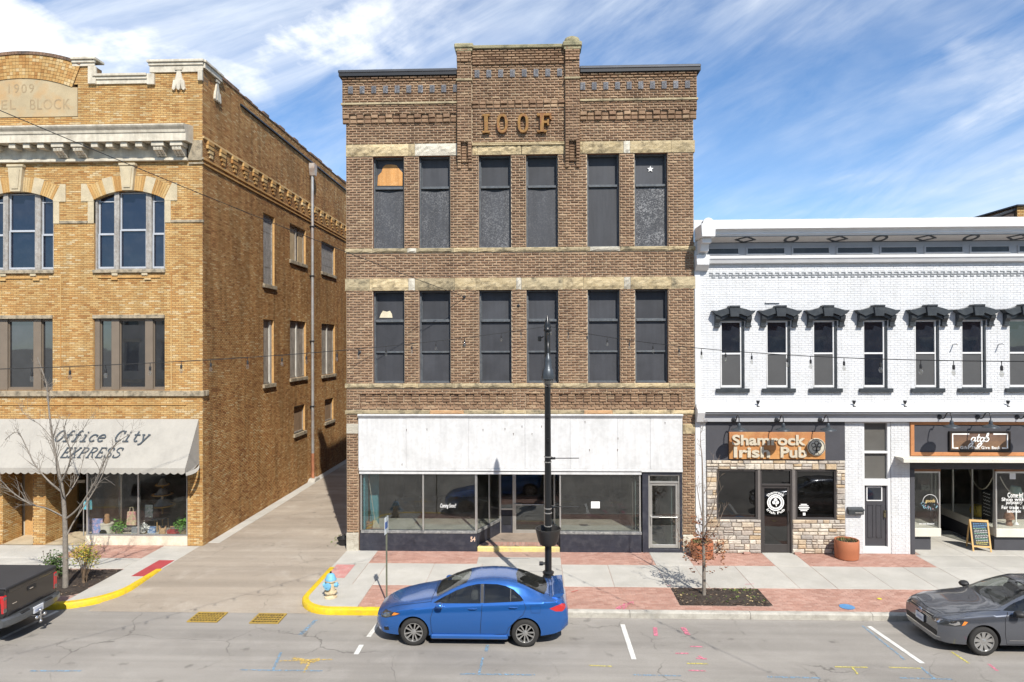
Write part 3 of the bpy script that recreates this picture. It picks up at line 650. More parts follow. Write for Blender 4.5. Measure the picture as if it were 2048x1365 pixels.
# corbel table: every other block stands out
def corbel(x0, x1, z0, z1, d_hi, d_lo, blk=0.245):
    n = round((x1-x0)/blk); w = (x1-x0)/n; hi = MB(); lo = MB(); rnd = random.Random(11)
    for i in range(n):
        for k in range(2):
            h = (z1-z0)/2; r = (x0+i*w+.007, x0+(i+1)*w-.007, z0+k*h+.006, z0+(k+1)*h-.006); q = hi if i % 2 == 0 else lo
            rock(q, r, mfn(d_hi*(0.6+.4*k) if i % 2 == 0 else d_lo), rnd, 0.03, -0.1)
    hi.build('corbel_course', m_mb, IB, fix=False, kind='stuff'); lo.build('corbel_course', m_mb, IB, fix=False, kind='stuff')
UX0, UX1 = MX0-.10, MX1+.10; UD = 0.10
for a, b in ((UX0, PX[0][0]), (PX[1][1], UX1)): corbel(a, b, CZ0, CZ1, UD, 0.035)
corbel(PX[0][1], PX[1][0], zm(218), zm(203.5), 0.12, 0.075, 0.235)
mbk.box(UX0, PX[0][0], YM-UD+.012, YM+.35, CZ1, ROOF-.1); mbk.box(PX[1][1], UX1, YM-UD+.012, YM+.35, CZ1, ROOF-.1); mbk.box(MX0, MX1, YM-.01, YM+.35, CZ0, CZ1)
# upper wall and parapet
up = []
for a, b in ((UX0, PX[0][0]), (PX[1][1], UX1)): up += layout(a, b, CZ1, ROOF-.02, [], 0.0855, 0.26, 0.018)
bm_ = MB(); rnd = random.Random(21)
for r in up:
    o = 0.06 if r[2] > zm(157) else (0.03 if r[2] > zm(163) else 0); rock(bm_, r, mfn(UD+o), rnd, 0.028, -0.06-o)
BAYD = 0.06
cen = layout(PX[0][1], PX[1][0], zm(286), TOPZ-.1, [(PX[0][1]-1, PX[1][0]+1, zm(218), zm(203.5))], 0.0855, 0.26, 0.018)
for r in cen:
    o = 0.05 if r[2] > zm(132) else 0; rock(bm_, r, mfn(BAYD+o), rnd, 0.028, -0.05-o)
PD = 0.20
for k, (a, b) in enumerate(PX):
    for r in layout(a, b, zm(286), TOPZ-.1, [], 0.0895, 0.26, 0.015, off=a):
        o = 0.05 if r[2] > zm(131) else 0; rock(bm_, r, mfn(PD+o), rnd, 0.024, -0.1-o)
    w = (b-a)
    for q0, q1 in ((a, a+w*.27), (b-w*.27, b)):      # the two fingers the pilaster dies into
        for r in layout(q0, q1, zm(337), zm(286), [], 0.0895, 0.3, 0.015, stack=True, off=q0): 
            rock(bm_, r, mfn(PD*max(0.35, min(1, (r[2]-zm(342))/(zm(312)-zm(342))))), rnd, 0.02, -0.15)
    for r in layout(a+w*.27, b-w*.27, zm(325), zm(286), [], 0.0895, 0.3, 0.015, stack=True, off=a): rock(bm_, r, mfn(0.08), rnd, 0.02, -0.08)
    mbk.box(a+.02, b-.02, YM-PD+.012, YM+.3, zm(286), TOPZ-.1); mbk.box(a+.01, a+w*.27-.01, YM-.05, YM, zm(337), zm(286)); mbk.box(b-w*.27+.01, b-.01, YM-.05, YM, zm(337), zm(286))
mbk.box(PX[0][0]+.02, PX[1][1]-.02, YM-BAYD+.012, YM+.28, zm(286), TOPZ-.12)
bm_.build('upper_brickwork', m_mb, IB, fix=False, kind='stuff')
mbk.build('wall', [m_mortar, m_reveal], IB)
brickwork(IB, bricks, mfn(0), m_mb, rock, CAMP, 300, 'brick', 2, bulge=0.028)
# sandstone courses: one object a stone
def stone_run(name, cuts, z0, z1, d0, m, jit=0.02, rough=True, ms=None):
    rnd = random.Random(int(z0*100))
    for i, (a, b) in enumerate(zip(cuts, cuts[1:])):
        mb = MB(); nx = max(3, int((b-a)/.12)); nz = 4; ys = []
        for k in range(nz+1):
            for q in range(nx+1):
                e = (q in (0, nx)) or (k in (0, nz)); p = 0.012 if e else (0.03+rnd.uniform(-jit, jit*1.2) if rough else 0.014)
                if rough and k == 0 and not q in (0, nx): p = 0.0; 
                zz = z0+(z1-z0)*k/nz+(rnd.uniform(0, .018) if rough and k == 1 else 0)
                mb.v.append((a+.004+(b-a-.008)*q/nx, YM-d0-p, zz))
        o = len(mb.v)
        W_ = nx+1
        mb.f = [(k*W_+q, k*W_+q+1, (k+1)*W_+q+1, (k+1)*W_+q) for k in range(nz) for q in range(nx)]; mb.m = [0]*len(mb.f)
        mb.box(a+.004, b-.004, YM-d0-.004, YM+.2, z0+.002, z1-.002)
        mb.build(name, (ms[i % len(ms)] if ms else m), IB, fix=False)
c3 = [690, 738, 817, 829, 914]; zc = 300
for cuts, mm in (([690, 738.5, 817.5, 830, 914.5], [m_stone, m_stone, m_stone, m_pale]), ([945, 955, 1032, 1042.5, 1044, 1129.5], [m_stone, m_stone, m_stone, m_stone2, m_stone]), ([1160, 1165, 1247, 1260, 1342, 1389.5], [m_stone, m_stone, m_pale, m_stone, m_stone])):
    X = [xm(c, 298) for c in cuts]; X = [max(MX0, X[0])]+X[1:]; stone_run('lintel_stone', X, *lint3, 0.02, m_stone, ms=mm)
X = [xm(c, 568) for c in (690.5, 739.5, 817, 830, 909.5, 952, 1032.5, 1043, 1126, 1167, 1248, 1261, 1343, 1390.5)]
stone_run('lintel_stone', X, *lint2, 0.02, m_stone, ms=[m_stone2, m_stone, m_pale, m_stone2, m_stone, m_stone, m_pale, m_stone2, m_stone, m_stone, m_pale, m_stone, m_stone2])
X = [xm(c, 500) for c in (690.5, 745, 815, 833, 907, 955, 990, 1030, 1118, 1180, 1240, 1336, 1390.5)]
stone_run('sill_stone', X, *sill3, 0.03, m_stone2, 0.008, ms=[m_stone2, m_stone2, m_pale, m_stone2, m_stone, m_stone, m_stone2])
X = [xm(c, 771) for c in (690.5, 740, 806, 837, 910, 965, 1028, 1120, 1172, 1240, 1268, 1338, 1390.5)]
stone_run('sill_stone', X, *sill2, 0.04, m_stone2, 0.008, ms=[m_stone2, m_stone2, m_stone, m_stone2])
X = [xm(c, 825) for c in (690.5, 720, 860, 928, 1007, 1053, 1117, 1168, 1225, 1280, 1340, 1390.5)]
stone_run('band_stone', X, *band, 0.03, m_stone2, 0.006, ms=[m_stone2, m_stone2, m_orange, m_stone2, m_stone, m_stone2, m_stone2, m_orange, m_stone2, m_stone, m_stone])
for a, b, ms in ((MX0, SX0-.012, m_pale), (SX1+.012, MX1, m_stone)):
    MB().bbox(a, b, YM-.04, YM+.2, *ST1, .012).build('pier_stone', ms, IB); MB().bbox(a-.01, b+.005, YM-.05, YM+.2, 0.10, ST2[1], .012).build('pier_base', m_pale, IB)
# thin stone strings and pilaster bands
for a, b, py, th, pr in ((UX0-.03, PX[0][0]-.003, 206, .07, .16), (PX[1][1]+.003, UX1+.03, 206, .07, .16)): MB().bbox(a, b, YM-pr, YM-.05, zm(py)-th/2, zm(py)+th/2, .01).build('string_course', m_stone2, IB)
for a, b in PX: MB().bbox(a-.02, b+.02, YM-PD-.05, YM-.05, zm(163)-.035, zm(163)+.035, .01).build('string_course', m_stone2, IB)
for zz in (287.5, 290.5): MB().bbox(PX[0][1]+.003, PX[1][0]-.003, YM-BAYD-.04, YM-.02, zm(zz)-.02, zm(zz)+.02, .008).build('string_course', m_stone, IB)
# patterned vent tiles
m_tile = osbmat('patterned terracotta', (0.10, 0.10, 0.11), (0.32, 0.32, 0.33), 1.0)
def vent_tile(x, z, d0):
    mb = MB(); w, h = .082, .128; mb.bbox(x-w, x+w, YM-d0-.045, YM-d0+.02, z-h, z+h, .01)
    for i in range(4): mb.ribbon([(x-.045, z-.09+.05*i-.025), (x+.045, z-.09+.05*i+.035)], .018, lambda u, v, d: (u, YM-d0-.045-d, v), .010)
    mb.build('vent_tile', m_tile, IB)
for i in range(10): vent_tile(xm(703+i*23.2, 180), zm(178), UD)
for i in range(10): vent_tile(xm(1164.5+i*23.2, 180), zm(178), UD) if i else vent_tile(xm(1165, 180), zm(178), UD)
for i in range(8): vent_tile(xm(954.5+i*23.5, 150), zm(149), BAYD)
# copings
m_cop = mat('grey metal coping', (0.085, 0.088, 0.095), 0.4, 0.5, var=0.15, fvar=0.08); m_cap = stonemat('mossy cap stone', (0.24, 0.215, 0.13), (0.32, 0.285, 0.17), (0.09, 0.09, 0.055))
for a, b in ((UX0-.10, PX[0][0]-.0), (PX[1][1]+.0, UX1+.10)):
    c = MB(); c.bbox(a, b, YM-UD-.16, YM+.5, ROOF+.0, ROOF+.10, .02); c.box(a+.02, b, YM-UD-.135, YM+.45, ROOF-.10, ROOF+.0, 1); c.build('coping', [m_cop, m_dark], IB)
c = MB(); c.bbox(PX[0][1]-.02, PX[1][0]+.02, YM-BAYD-.13, YM+.35, TOPZ-.10, TOPZ+.02, .02); c.build('cap_stone', m_cap, IB)
for k, (a, b) in enumerate(PX):
    c = MB(); c.bbox(a-.07, b+.07, YM-PD-.11, YM+.4, TOPZ-.11, TOPZ+.05, .03); c.bbox(a-.03, b+.03, YM-PD-.07, YM+.35, TOPZ-.2, TOPZ-.11, .01)
    if k == 1: c.lathe([(.27, TOPZ+.05), (.27, TOPZ+.13), (.24, TOPZ+.22), (.15, TOPZ+.27), (0.0, TOPZ+.285)], 16, ((a+b)/2, YM-.02, 0))
    c.build('cap_stone', m_cap, IB)
# rusted iron letters
m_rust = mat('flaking gilt iron', (0.27, 0.145, 0.04), 0.75, var=0.25, scale=5, fine=30, fvar=0.2, tint=(0.18, 0.06, 0.035), tscale=4.5, tamt=1.0, bump=0.4)
def letter(name, mb): mb.build(name, m_rust, IB, 40)
fl = mfn(BAYD+.045); za, zb = zm(269), zm(231.5); H_ = zb-za
BARK = [0]
def bar(mb, x0, x1, z0, z1):
    BARK[0] = (BARK[0]+1) % 5; mb.bbox(x0, x1, YM-BAYD-.14-.003*BARK[0], YM-BAYD-.02, z0, z1, .012)
lI = MB(); a, b = xm(966, 250), xm(979.5, 250); w = b-a; bar(lI, a+w*.22, b-w*.22, za, zb); bar(lI, a-.01, b+.01, za, za+.07); bar(lI, a-.01, b+.01, zb-.07, zb); letter('letter', lI)
for p0, p1 in ((994, 1016), (1035.5, 1057)):
    a, b = xm(p0, 250), xm(p1, 250); mb = MB(); n = 28; cx, cz = (a+b)/2, (za+zb)/2
    ring = []
    for i in range(n):
        t_ = 2*math.pi*i/n; c_, s_ = math.cos(t_), math.sin(t_); sq = lambda v, e: math.copysign(abs(v)**e, v)
        ring.append([(cx+sq(c_, .8)*(b-a)/2*k, cz+sq(s_, .8)*H_/2*kk) for k, kk in ((1, 1), (.52, .74))])
    for (o1, i1) in ring: mb.v += [(o1[0], YM-BAYD-.14, o1[1]), (i1[0], YM-BAYD-.14, i1[1]), (o1[0], YM-BAYD-.02, o1[1]), (i1[0], YM-BAYD-.02, i1[1])]
    for i in range(n):
        A, B = i*4, ((i+1) % n)*4; mb.f += [(A, A+1, B+1, B), (A+2, A, B, B+2), (A+1, A+3, B+3, B+1), (A+3, A+2, B+2, B+3)]; mb.m += [0]*4
    letter('letter', mb)
a, b = xm(1074, 250), xm(1102.5, 250); w = b-a; mb = MB(); bar(mb, a+w*.2, a+w*.48, za, zb); bar(mb, a, a+w*.68, za, za+.07); bar(mb, a, b, zb-.085, zb); bar(mb, b-.06, b+.005, zb-.2, zb-.085)
bar(mb, a+w*.4, a+w*.78, za+H_*.47, za+H_*.47+.08); bar(mb, a+w*.70, a+w*.84, za+H_*.36, za+H_*.36+.2); letter('letter', mb)
# boarded windows
m_crm = mat('torn cream board', (0.62, 0.55, 0.40), 0.8)
tz3, tz2, mz2 = zm(372), zm(641), zm(704)
def board(mb, x0, x1, y, z0, z1, bow=0.0):
    n = 8; poly = [(x0, z0), (x1, z0)]+[(x1+(x0-x1)*i/n, z1-bow*math.sin(math.pi*i/n)) for i in range(n+1)]
    mb.prism(poly, y, y+.018)
for wi, (x0, x1, z0, z1, fl_) in enumerate(WIN):
    col = wi//2; f = MB(); y0, y1 = YM+.16, YM+.34; s = .055
    f.bbox(x0, x0+s, y0, y1, z0, z1, .006); f.bbox(x1-s, x1, y0, y1, z0, z1, .006); f.bbox(x0+s, x1-s, y0, y1, z1-s, z1, .006); f.bbox(x0+s, x1-s, y0-.03, y1, z0, z0+s*.8, .006)
    tz = tz3 if fl_ == 3 else tz2
    w = f.build('window', m_frame, IB)
    MB().bbox(x0+s, x1-s, YM+.13, YM+.30, tz-.045, tz+.035, .008).build('transom_rail', m_frame, w)
    pb_ = MB(); board(pb_, x0+s, x1-s, YM+.305, tz+.035, z1-s); pb_.build('upper_board', m_slate, w)
    bead = MB(); bead.box(x0+s, x1-s, YM+.285, YM+.304, tz+.035, tz+.06); bead.box(x0+s, x0+s+.02, YM+.285, YM+.304, tz+.06, z1-s); bead.build('glazing_bead', m_frame, w)
    if fl_ == 3:
        lb = MB(); board(lb, x0+s, x1-s, YM+.20, z0+s*.8, tz-.05, (.10, .09, .11, .09, .015, .015)[col]); lb.build('lower_board', m_osbs[col], w)
        bk = MB(); bk.box(x0+s, x1-s, YM+.26, YM+.275, z0+s*.8, tz-.045); bk.build('backing_board', m_slate, w)
    else:
        ub = MB(); board(ub, x0+s, x1-s, YM+.22, mz2+.03, tz-.045); ub.build('middle_board', m_slate, w)
        MB().bbox(x0+s, x1-s, YM+.19, YM+.28, mz2-.03, mz2+.03, .006).build('meeting_rail', m_frame, w)
        lo = MB(); board(lo, x0+s, x1-s, YM+.255, z0+s*.8, mz2-.03); lo.build('lower_board', m_slate, w)
        bd = MB(); bd.box(x0+s, x0+s+.025, YM+.235, YM+.254, z0+s*.8, mz2-.03); bd.box(x0+s+.025, x1-s, YM+.235, YM+.254, z0+s*.8, z0+s*.8+.03); bd.build('glazing_bead', m_frame, w)
    P3 = lambda pts, yy: [oy(px, py, yy) for px, py in pts]
    if fl_ == 3 and col == 0: MB().prism(P3([(755, 372), (756, 352), (763, 345), (766, 335), (772, 330), (782, 329.5), (793, 331), (800, 340), (805.5, 346), (805, 372)], YM+.3), YM+.292, YM+.304).build('bare_patch', m_osbo, w)
    if fl_ == 2 and col == 0: MB().prism(P3([(759, 636), (762, 628), (766, 622), (774, 624), (780, 622), (784, 629), (785, 636)], YM+.3), YM+.292, YM+.304).build('torn_patch', m_crm, w)
    if fl_ == 3 and col == 5:
        cx, cz = oy(1300.5, 339, YM+.3); pts = [(cx+(.11 if k % 2 == 0 else .045)*math.sin(R(36*k)), cz+(.11 if k % 2 == 0 else .045)*math.cos(R(36*k))) for k in range(10)]
        MB().prism(pts, YM+.275, YM+.302).build('star', m_wtext, w)
# white signboard over the shopfront: painted sheets side by side
SBD = 0.07
cuts = [SX0+.004]+[xm(p, 890) for p in (813, 938, 1050, 1140, 1235, 1300)]+[SX1-.004]
for a, b in zip(cuts, cuts[1:]): MB().bbox(a+.002, b-.002, YM-SBD+random.uniform(-.004, .004), YM+.02, zm(937), zm(834), .004).build('sign_sheet', m_wboard, IB)
m_rs = mat('nail rust', (.10, .075, .06), .9)
for px, py in ((813, 860), (854, 859), (804, 929), (966, 860), (1010, 858), (1027, 868), (1044, 853), (1083, 853), (1064, 868), (1170, 844), (1179, 900), (1235, 900), (1236, 877), (1330, 846)):
    x, z = oy(px, py, YM-SBD); MB().prism([(x-.012, z+.02), (x+.012, z+.025), (x+.006, z-.05), (x-.003, z-.055)], YM-SBD-.008, YM-SBD-.002).build('nail_stain', m_rs, IB)
tr = MB(); tr.bbox(SX0-.01, SX1+.01, YM-SBD-.09, YM, zm(831)-.01, zm(828.5), .01); tr.box(SX0, SX1, YM-SBD-.05, YM, zm(834), zm(831)-.012); tr.build('top_flashing', m_wboard, IB)
DX0 = xm(1283, 1020)
b_ = MB(); b_.bbox(SX0+.02, DX0, YM-SBD-.02, YM+.05, zm(942), zm(937)-.003, .008); b_.bbox(SX0+.02, DX0, YM-SBD+.02, YM+.3, zm(949), zm(943.5), .008); b_.build('bottom_trim', m_wboard, IB)
MB().box(DX0, SX1, YM-SBD-.002, YM+.02, zm(943), zm(937)-.003).build('end_trim', m_wboard, IB)
# shopfront
GY = YM+.06; ZH = zm(948.5); ZS = zm(1063); ZP = zm(1068); FL = 0.30; RY = 24.35      # glass plane, head, sill, plinth, entry floor, inner door plane
LX0, LX1 = xm(723, 1000), xm(952.5, 1000); RX0, RX1 = xm(1121, 1000), xm(1282, 1000)
IX0, IX1 = oy(1000, 1000, RY)[0], oy(1092, 1000, RY)[0]+.12
sf = thing_ = MB()
pl = MB(); pl.bbox(SX0+.03, LX1+.02, YM-.02, YM+.22, 0.1, ZP, .012); pl.box(SX0+.05, LX1, YM-.035, YM+.2, 0.1, 0.1+.22); pl.build('bulkhead', m_navy, IB)
pl = MB(); pl.bbox(RX0-.02, RX1+.01, YM-.02, YM+.22, 0.1, ZP, .012); pl.box(RX0, RX1, YM-.035, YM+.2, 0.1, .1+.2); pl.build('bulkhead', m_navy, IB)
for (a, b) in ((LX0, LX1), (RX0, RX1)): MB().bbox(a-.02, b+.02, YM-.04, YM+.2, ZP, ZS, .006).build('sill', mat('worn sill', (0.17, 0.17, 0.17), 0.7, tint=(.45, .44, .4), tscale=8), IB)
for a, b in ((xm(846, 1000), None), (LX0-.02, None), (LX1-.02, None), (RX0-.01, None), (RX1-.03, None)): MB().bbox(a-.025, a+.025, GY-.05, GY+.05, ZS, ZH, .006).build('mullion', m_alu, IB)
MB().box(LX0, LX1, GY-.006, GY+.002, ZS, ZH).build('window_pane', m_glass, IB); MB().box(RX0, RX1, GY-.006, GY+.002, ZS, ZH).build('window_pane', m_glass, IB)
def slant(x0, y0, x1, y1):
    d = Vector((x1-x0, y1-y0, 0)).normalized()*1; n = Vector((d.y, -d.x, 0))*.02
    q = lambda z0, z1, w=1: MB().add([(x0-n.x*w, y0-n.y*w, z0), (x1-n.x*w, y1-n.y*w, z0), (x1+n.x*w, y1+n.y*w, z0), (x0+n.x*w, y0+n.y*w, z0), (x0-n.x*w, y0-n.y*w, z1), (x1-n.x*w, y1-n.y*w, z1), (x1+n.x*w, y1+n.y*w, z1), (x0+n.x*w, y0+n.y*w, z1)],
        [(0, 3, 2, 1), (4, 5, 6, 7), (0, 1, 5, 4), (1, 2, 6, 5), (2, 3, 7, 6), (3, 0, 4, 7)])
    q(0.1, ZP, 1.6).build('bulkhead', m_navy, IB); q(ZP, ZS, 3).build('sill', MATS['worn sill'], IB); q(ZS, ZH, .15).build('window_pane', m_glass, IB)
    for f in (0.0, .52, 1.0): x, y = x0+(x1-x0)*f, y0+(y1-y0)*f; MB().bbox(x-.022, x+.022, y-.022, y+.022, ZS, ZH, .004).build('mullion', m_alu, IB)
slant(LX1+.01, GY+.02, IX0-.01, RY); slant(RX0-.01, GY+.02, IX1+.01, RY)
# entry: brick-edged floor with a yellow step, aluminium door and sidelight
st = MB(); st.bbox(LX1+.03, RX0-.03, YM-.52+.5, YM+.12, 0.1, FL-.004, .02); st.build('step', mat('yellow step paint', (.62, .52, .20), .7, tint=(.4, .36, .25), tscale=5), IB)
fl2 = MB(); fl2.add([(LX1+.04, YM+.121, FL), (RX0-.04, YM+.121, FL), (IX1, RY, FL), (IX0, RY, FL)], [(0, 1, 2, 3)]); fl2.build('entry_floor', mat('entry slab', (.30, .24, .19), .8, var=.25), IB)
n = 26
for i in range(n):
    a = LX1+.06+(RX0-LX1-.12)*i/n; b = LX1+.06+(RX0-LX1-.12)*(i+1)/n
    for k in range(2): MB().bbox(a+.006, b-.006, YM+.13+k*.21, YM+.33+k*.21, FL-.03, FL+.006, .004).build('entry_brick', m_pav, IB)
DXL, DXR = oy(1028, 1010, RY)[0], oy(1092, 1010, RY)[0]
sd = MB(); zmid = oy(1010, 1018, RY)[1]
for a, b, c, d in ((IX0, IX0+.04, FL, ZH), (DXL-.05, DXL, FL, ZH), (IX0+.04, DXL-.05, zmid-.03, zmid+.03), (IX0+.04, DXL-.05, ZH-.05, ZH)): sd.bbox(a, b, RY-.04, RY+.04, c, d, .005)
sl_ = sd.build('sidelight', m_alu, IB); MB().box(IX0+.04, DXL-.05, RY-.005, RY+.003, zmid+.03, ZH-.05).build('pane', m_glass, sl_); MB().box(IX0+.04, DXL-.05, RY-.01, RY+.03, FL, zmid-.03).build('lower_panel', m_navy, sl_)
MB().box(IX0+.09, DXL-.1, RY-.03, RY-.012, FL+.3, FL+.62).build('mail_slot', m_dark, sl_)
def alu_door(x0, x1, z0, z1, y, pull_left=True, name='door'):
    d = MB(); s = .075
    for a, b, c, e in ((x0, x0+s, z0, z1), (x1-s, x1, z0, z1), (x0+s, x1-s, z1-s, z1), (x0+s, x1-s, z0, z0+s*1.5)): d.bbox(a, b, y-.03, y+.03, c, e, .006)
    o = d.build(name, m_alu, IB); MB().box(x0+s, x1-s, y-.004, y+.004, z0+s*1.5, z1-s).build('pane', m_glass, o)
    h = MB(); h.tube([(x0+s*.3, y-.07, z0+1.02), (x1-s*.3, y-.07, z0+1.02)], .014); xx = x0+s*.5 if pull_left else x1-s*.5; h.bbox(xx-.03, xx+.25, y-.1, y-.03, z0+1.0, z0+1.05, .006); h.bbox(xx-.025, xx+.025, y-.09, y-.03, z0+.78, z0+1.02, .006); h.build('handle', m_alu, o); return o
alu_door(DXL, DXR, FL, ZH-.06, RY)
MB().box(DXR, IX1+.02, RY-.03, RY+.03, FL, ZH).build('door_jamb', m_dark, IB)
# right-hand stair door in its dark surround
A0, A1 = xm(1297, 1020), xm(1360, 1020)
su = MB(); zt_ = zm(946)
for a, b, c, d in ((DX0+.03, A0, 0.1, zm(943.5)), (A1, SX1-.005, 0.1, zm(943.5)), (A0, A1, zm(949.5), zm(943.5)), (A0, A1, 0.1, zm(1096.5))): su.bbox(a, b, YM-.01, YM+.3, c, d, .006)
su.build('door_surround', m_navy, IB)
fr = MB(); 
for a, b, c, d in ((A0, A0+.05, zm(1096), zm(949.5)), (A1-.05, A1, zm(1096), zm(949.5)), (A0+.05, A1-.05, zm(952), zm(949.5)), (A0+.05, A1-.05, zm(966.5), zm(963))): fr.bbox(a, b, YM+.03, YM+.16, c, d, .005)
fr_ = fr.build('door_frame', m_alu, IB); MB().box(A0+.05, A1-.05, YM+.09, YM+.1, zm(963), zm(952)).build('transom_pane', m_glass, fr_)
alu_door(A0+.055, A1-.055, zm(1095.5), zm(967), YM+.09)
sr = MB(); sx0, sx1 = SX1-1.5, SX1-.32; sr.box(sx0-.02, sx0, YM+.2, YM+6, .1, 5); sr.box(sx1, sx1+.02, YM+.2, YM+6, .1, 5)
for k in range(7): sr.box(sx0, sx1, YM+1.5+k*.27, YM+5, .15+k*.18, .15+(k+1)*.18, 1)
sr.box(sx0, sx1, YM+.2, YM+1.5, .1, .15, 1); sr.build('stair_hall', [mat('pale green plaster', (.22, .27, .25), .9), mat('stair tread', (.42, .38, .31), .8)], IB)
# room behind the glass
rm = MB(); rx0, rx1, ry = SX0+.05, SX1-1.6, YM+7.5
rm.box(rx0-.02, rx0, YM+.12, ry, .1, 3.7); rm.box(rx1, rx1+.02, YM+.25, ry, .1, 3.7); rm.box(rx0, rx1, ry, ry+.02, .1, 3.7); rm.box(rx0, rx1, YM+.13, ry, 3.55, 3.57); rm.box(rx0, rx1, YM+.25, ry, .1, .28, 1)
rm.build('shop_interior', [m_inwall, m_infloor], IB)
plat = mat('display platform', (0.48, 0.45, 0.38), 0.7, var=0.2, scale=2)
MB().add([(LX0, GY+.05, ZS-.02), (LX1, GY+.05, ZS-.02), (IX0-.06, RY, ZS-.02), (LX0, RY, ZS-.02)], [(0, 1, 2, 3)]).build('display_platform', plat, IB)
MB().add([(RX0, GY+.05, ZS-.02), (RX1, GY+.05, ZS-.02), (RX1, RY, ZS-.02), (IX1+.06, RY, ZS-.02)], [(0, 1, 2, 3)]).build('display_platform', plat, IB)
m_teal = mat('teal paint', (0.13, 0.36, 0.42), 0.6)
MB().bbox(*[oy(p, 1000, YM+.9)[0] for p in (741, 757)], YM+.8, YM+1.0, .5, 3.5, .01).build('teal_post', m_teal, IB); MB().bbox(LX0+.03, LX0+.09, GY+.05, GY+.5, ZS, ZH, .01).build('teal_post', m_teal, IB)
text_on('window_lettering', 'Coming Soon!!', xm(880, 1014), xm(912, 1014), zm(1019.5), zm(1009), FRONT(GY-.008), m_wtext, IB, .002, .002, offset=0.01, shear=.35)
MB().box(xm(1181), xm(1198.5), GY-.013, GY-.009, zm(1017), zm(1003.5)).build('paper_notice', m_paper, IB)
nt = MB(); 
for k in range(4): nt.box(xm(1183), xm(1196-2*(k % 2)), GY-.0145, GY-.0135, zm(1006+k*2.6), zm(1005.3+k*2.6))
nt.build('notice_text', mat('faint print', (.4, .4, .4)), IB)
text_on('house_number', '54', xm(941, 1080), xm(951, 1080), zm(1084), zm(1074), FRONT(YM-.02), mat('cream numerals', (.7, .5, .38)), IB, .004, .001, offset=.02)
# clutter left in the window: a broom and a crate
br = thing('broom', 'broom with pale bristles leaning in the left end of the empty shop window', 'broom', (LX0+.35, GY+.4, ZS))
q0, q1 = Vector((xm(733, 960), GY+.25, zm(962))), Vector((xm(744, 1040), GY+.35, ZS+.22)); MB().tube([q0, q1], .012).build('handle', mat('broom handle', (.6, .58, .5)), br)
bb = MB(); rn = random.Random(4)
for _ in range(160): a = q1+Vector((rn.uniform(-.05, .05), rn.uniform(-.03, .03), 0)); bb.tube([a, a+Vector(((a.x-q1.x)*1.8+.02, (a.y-q1.y)*1.5, -.24))], .004, 3, cap=False)
bb.build('bristles', mat('straw', (.62, .56, .42)), br)
cr_ = MB()
for k in range(3): cr_.bbox(LX0+.12, LX0+.30, GY+.12, GY+.13, ZS+k*.09, ZS+k*.09+.07, .004); cr_.bbox(LX0+.12, LX0+.13, GY+.13, GY+.4, ZS+k*.09, ZS+k*.09+.07, .004); cr_.bbox(LX0+.29, LX0+.30, GY+.13, GY+.4, ZS+k*.09, ZS+k*.09+.07, .004)
tag(cr_.build('wooden_crate', mat('crate wood', (.38, .20, .09))), 'small orange wooden crate beside the broom in the empty shop window', 'crate')
# ================================================================== the yellow-brick building on the left
m_yb = brickmat('buff face brick', [(0.0, (0.38, 0.19, 0.062)), (0.10, (0.46, 0.25, 0.085)), (0.45, (0.515, 0.312, 0.117)), (0.85, (0.56, 0.375, 0.16)), (1.0, (0.61, 0.465, 0.26))], region=0.55, rscale=0.3, grime=0.14, bump=0.15)
m_yb2 = brickmat('alley side brick', [(0.0, (0.27, 0.125, 0.048)), (0.12, (0.36, 0.178, 0.065)), (0.5, (0.425, 0.232, 0.088)), (0.88, (0.475, 0.288, 0.12)), (1.0, (0.54, 0.385, 0.20))], region=0.45, rscale=0.3, grime=0.24, bump=0.15)  # alley side: darker and more orange than the front
m_ymor = mat('brown mortar', (0.20, 0.13, 0.07), 0.95, var=0.2, fvar=0.15)
m_yrev = mat('buff reveal', (0.50, 0.30, 0.12), 0.9, var=0.2, scale=8, fvar=0.2)
m_terra = mat('cream terracotta', (0.62, 0.565, 0.455), 0.6, var=0.14, scale=2, fvar=0.08, tint=(0.36, 0.31, 0.235), tscale=3, tamt=0.6, streak=0.18)
m_lime = mat('limestone dressing', (0.50, 0.42, 0.28), 0.85, var=0.15, scale=2.5, fvar=0.12, tint=(0.32, 0.27, 0.19), tscale=3, tamt=0.5)
m_limed = mat('sooty limestone', (0.36, 0.30, 0.21), 0.9, var=0.25, scale=3, fvar=0.15, tint=(0.09, 0.08, 0.06), tscale=5, tamt=0.85)
m_wood = mat('peeling white window wood', (0.37, 0.35, 0.32), 0.8, var=0.2, scale=5, fvar=0.2, streak=0.3, tint=(0.24, 0.19, 0.15), tscale=7, tamt=0.6)
m_sash = mat('pale sash', (0.40, 0.42, 0.45), 0.6, var=0.08, fvar=0.05)
m_taupe = mat('taupe window metal', (0.175, 0.14, 0.105), 0.5, var=0.1, fvar=0.05)
m_wglass = darkglass('old window glass', (0.016, 0.018, 0.022), 2.3, 0.035, 0.9)
m_sglass = darkglass('sky-dark window glass', (0.01, 0.014, 0.028), 1.75, 0.05, 1.1)
m_glass2 = glassmat('clear shop glass', (.93, .94, .93), 1.42, dirt=.02)
m_patch = mat('grey weathered board', (0.30, 0.285, 0.265), 0.85, var=0.25, scale=4, fine=22, fvar=0.3, streak=0.25)
m_greywood = mat('grey bare wood', (0.36, 0.32, 0.27), 0.85, var=0.25, scale=4, fvar=0.2, streak=0.35)

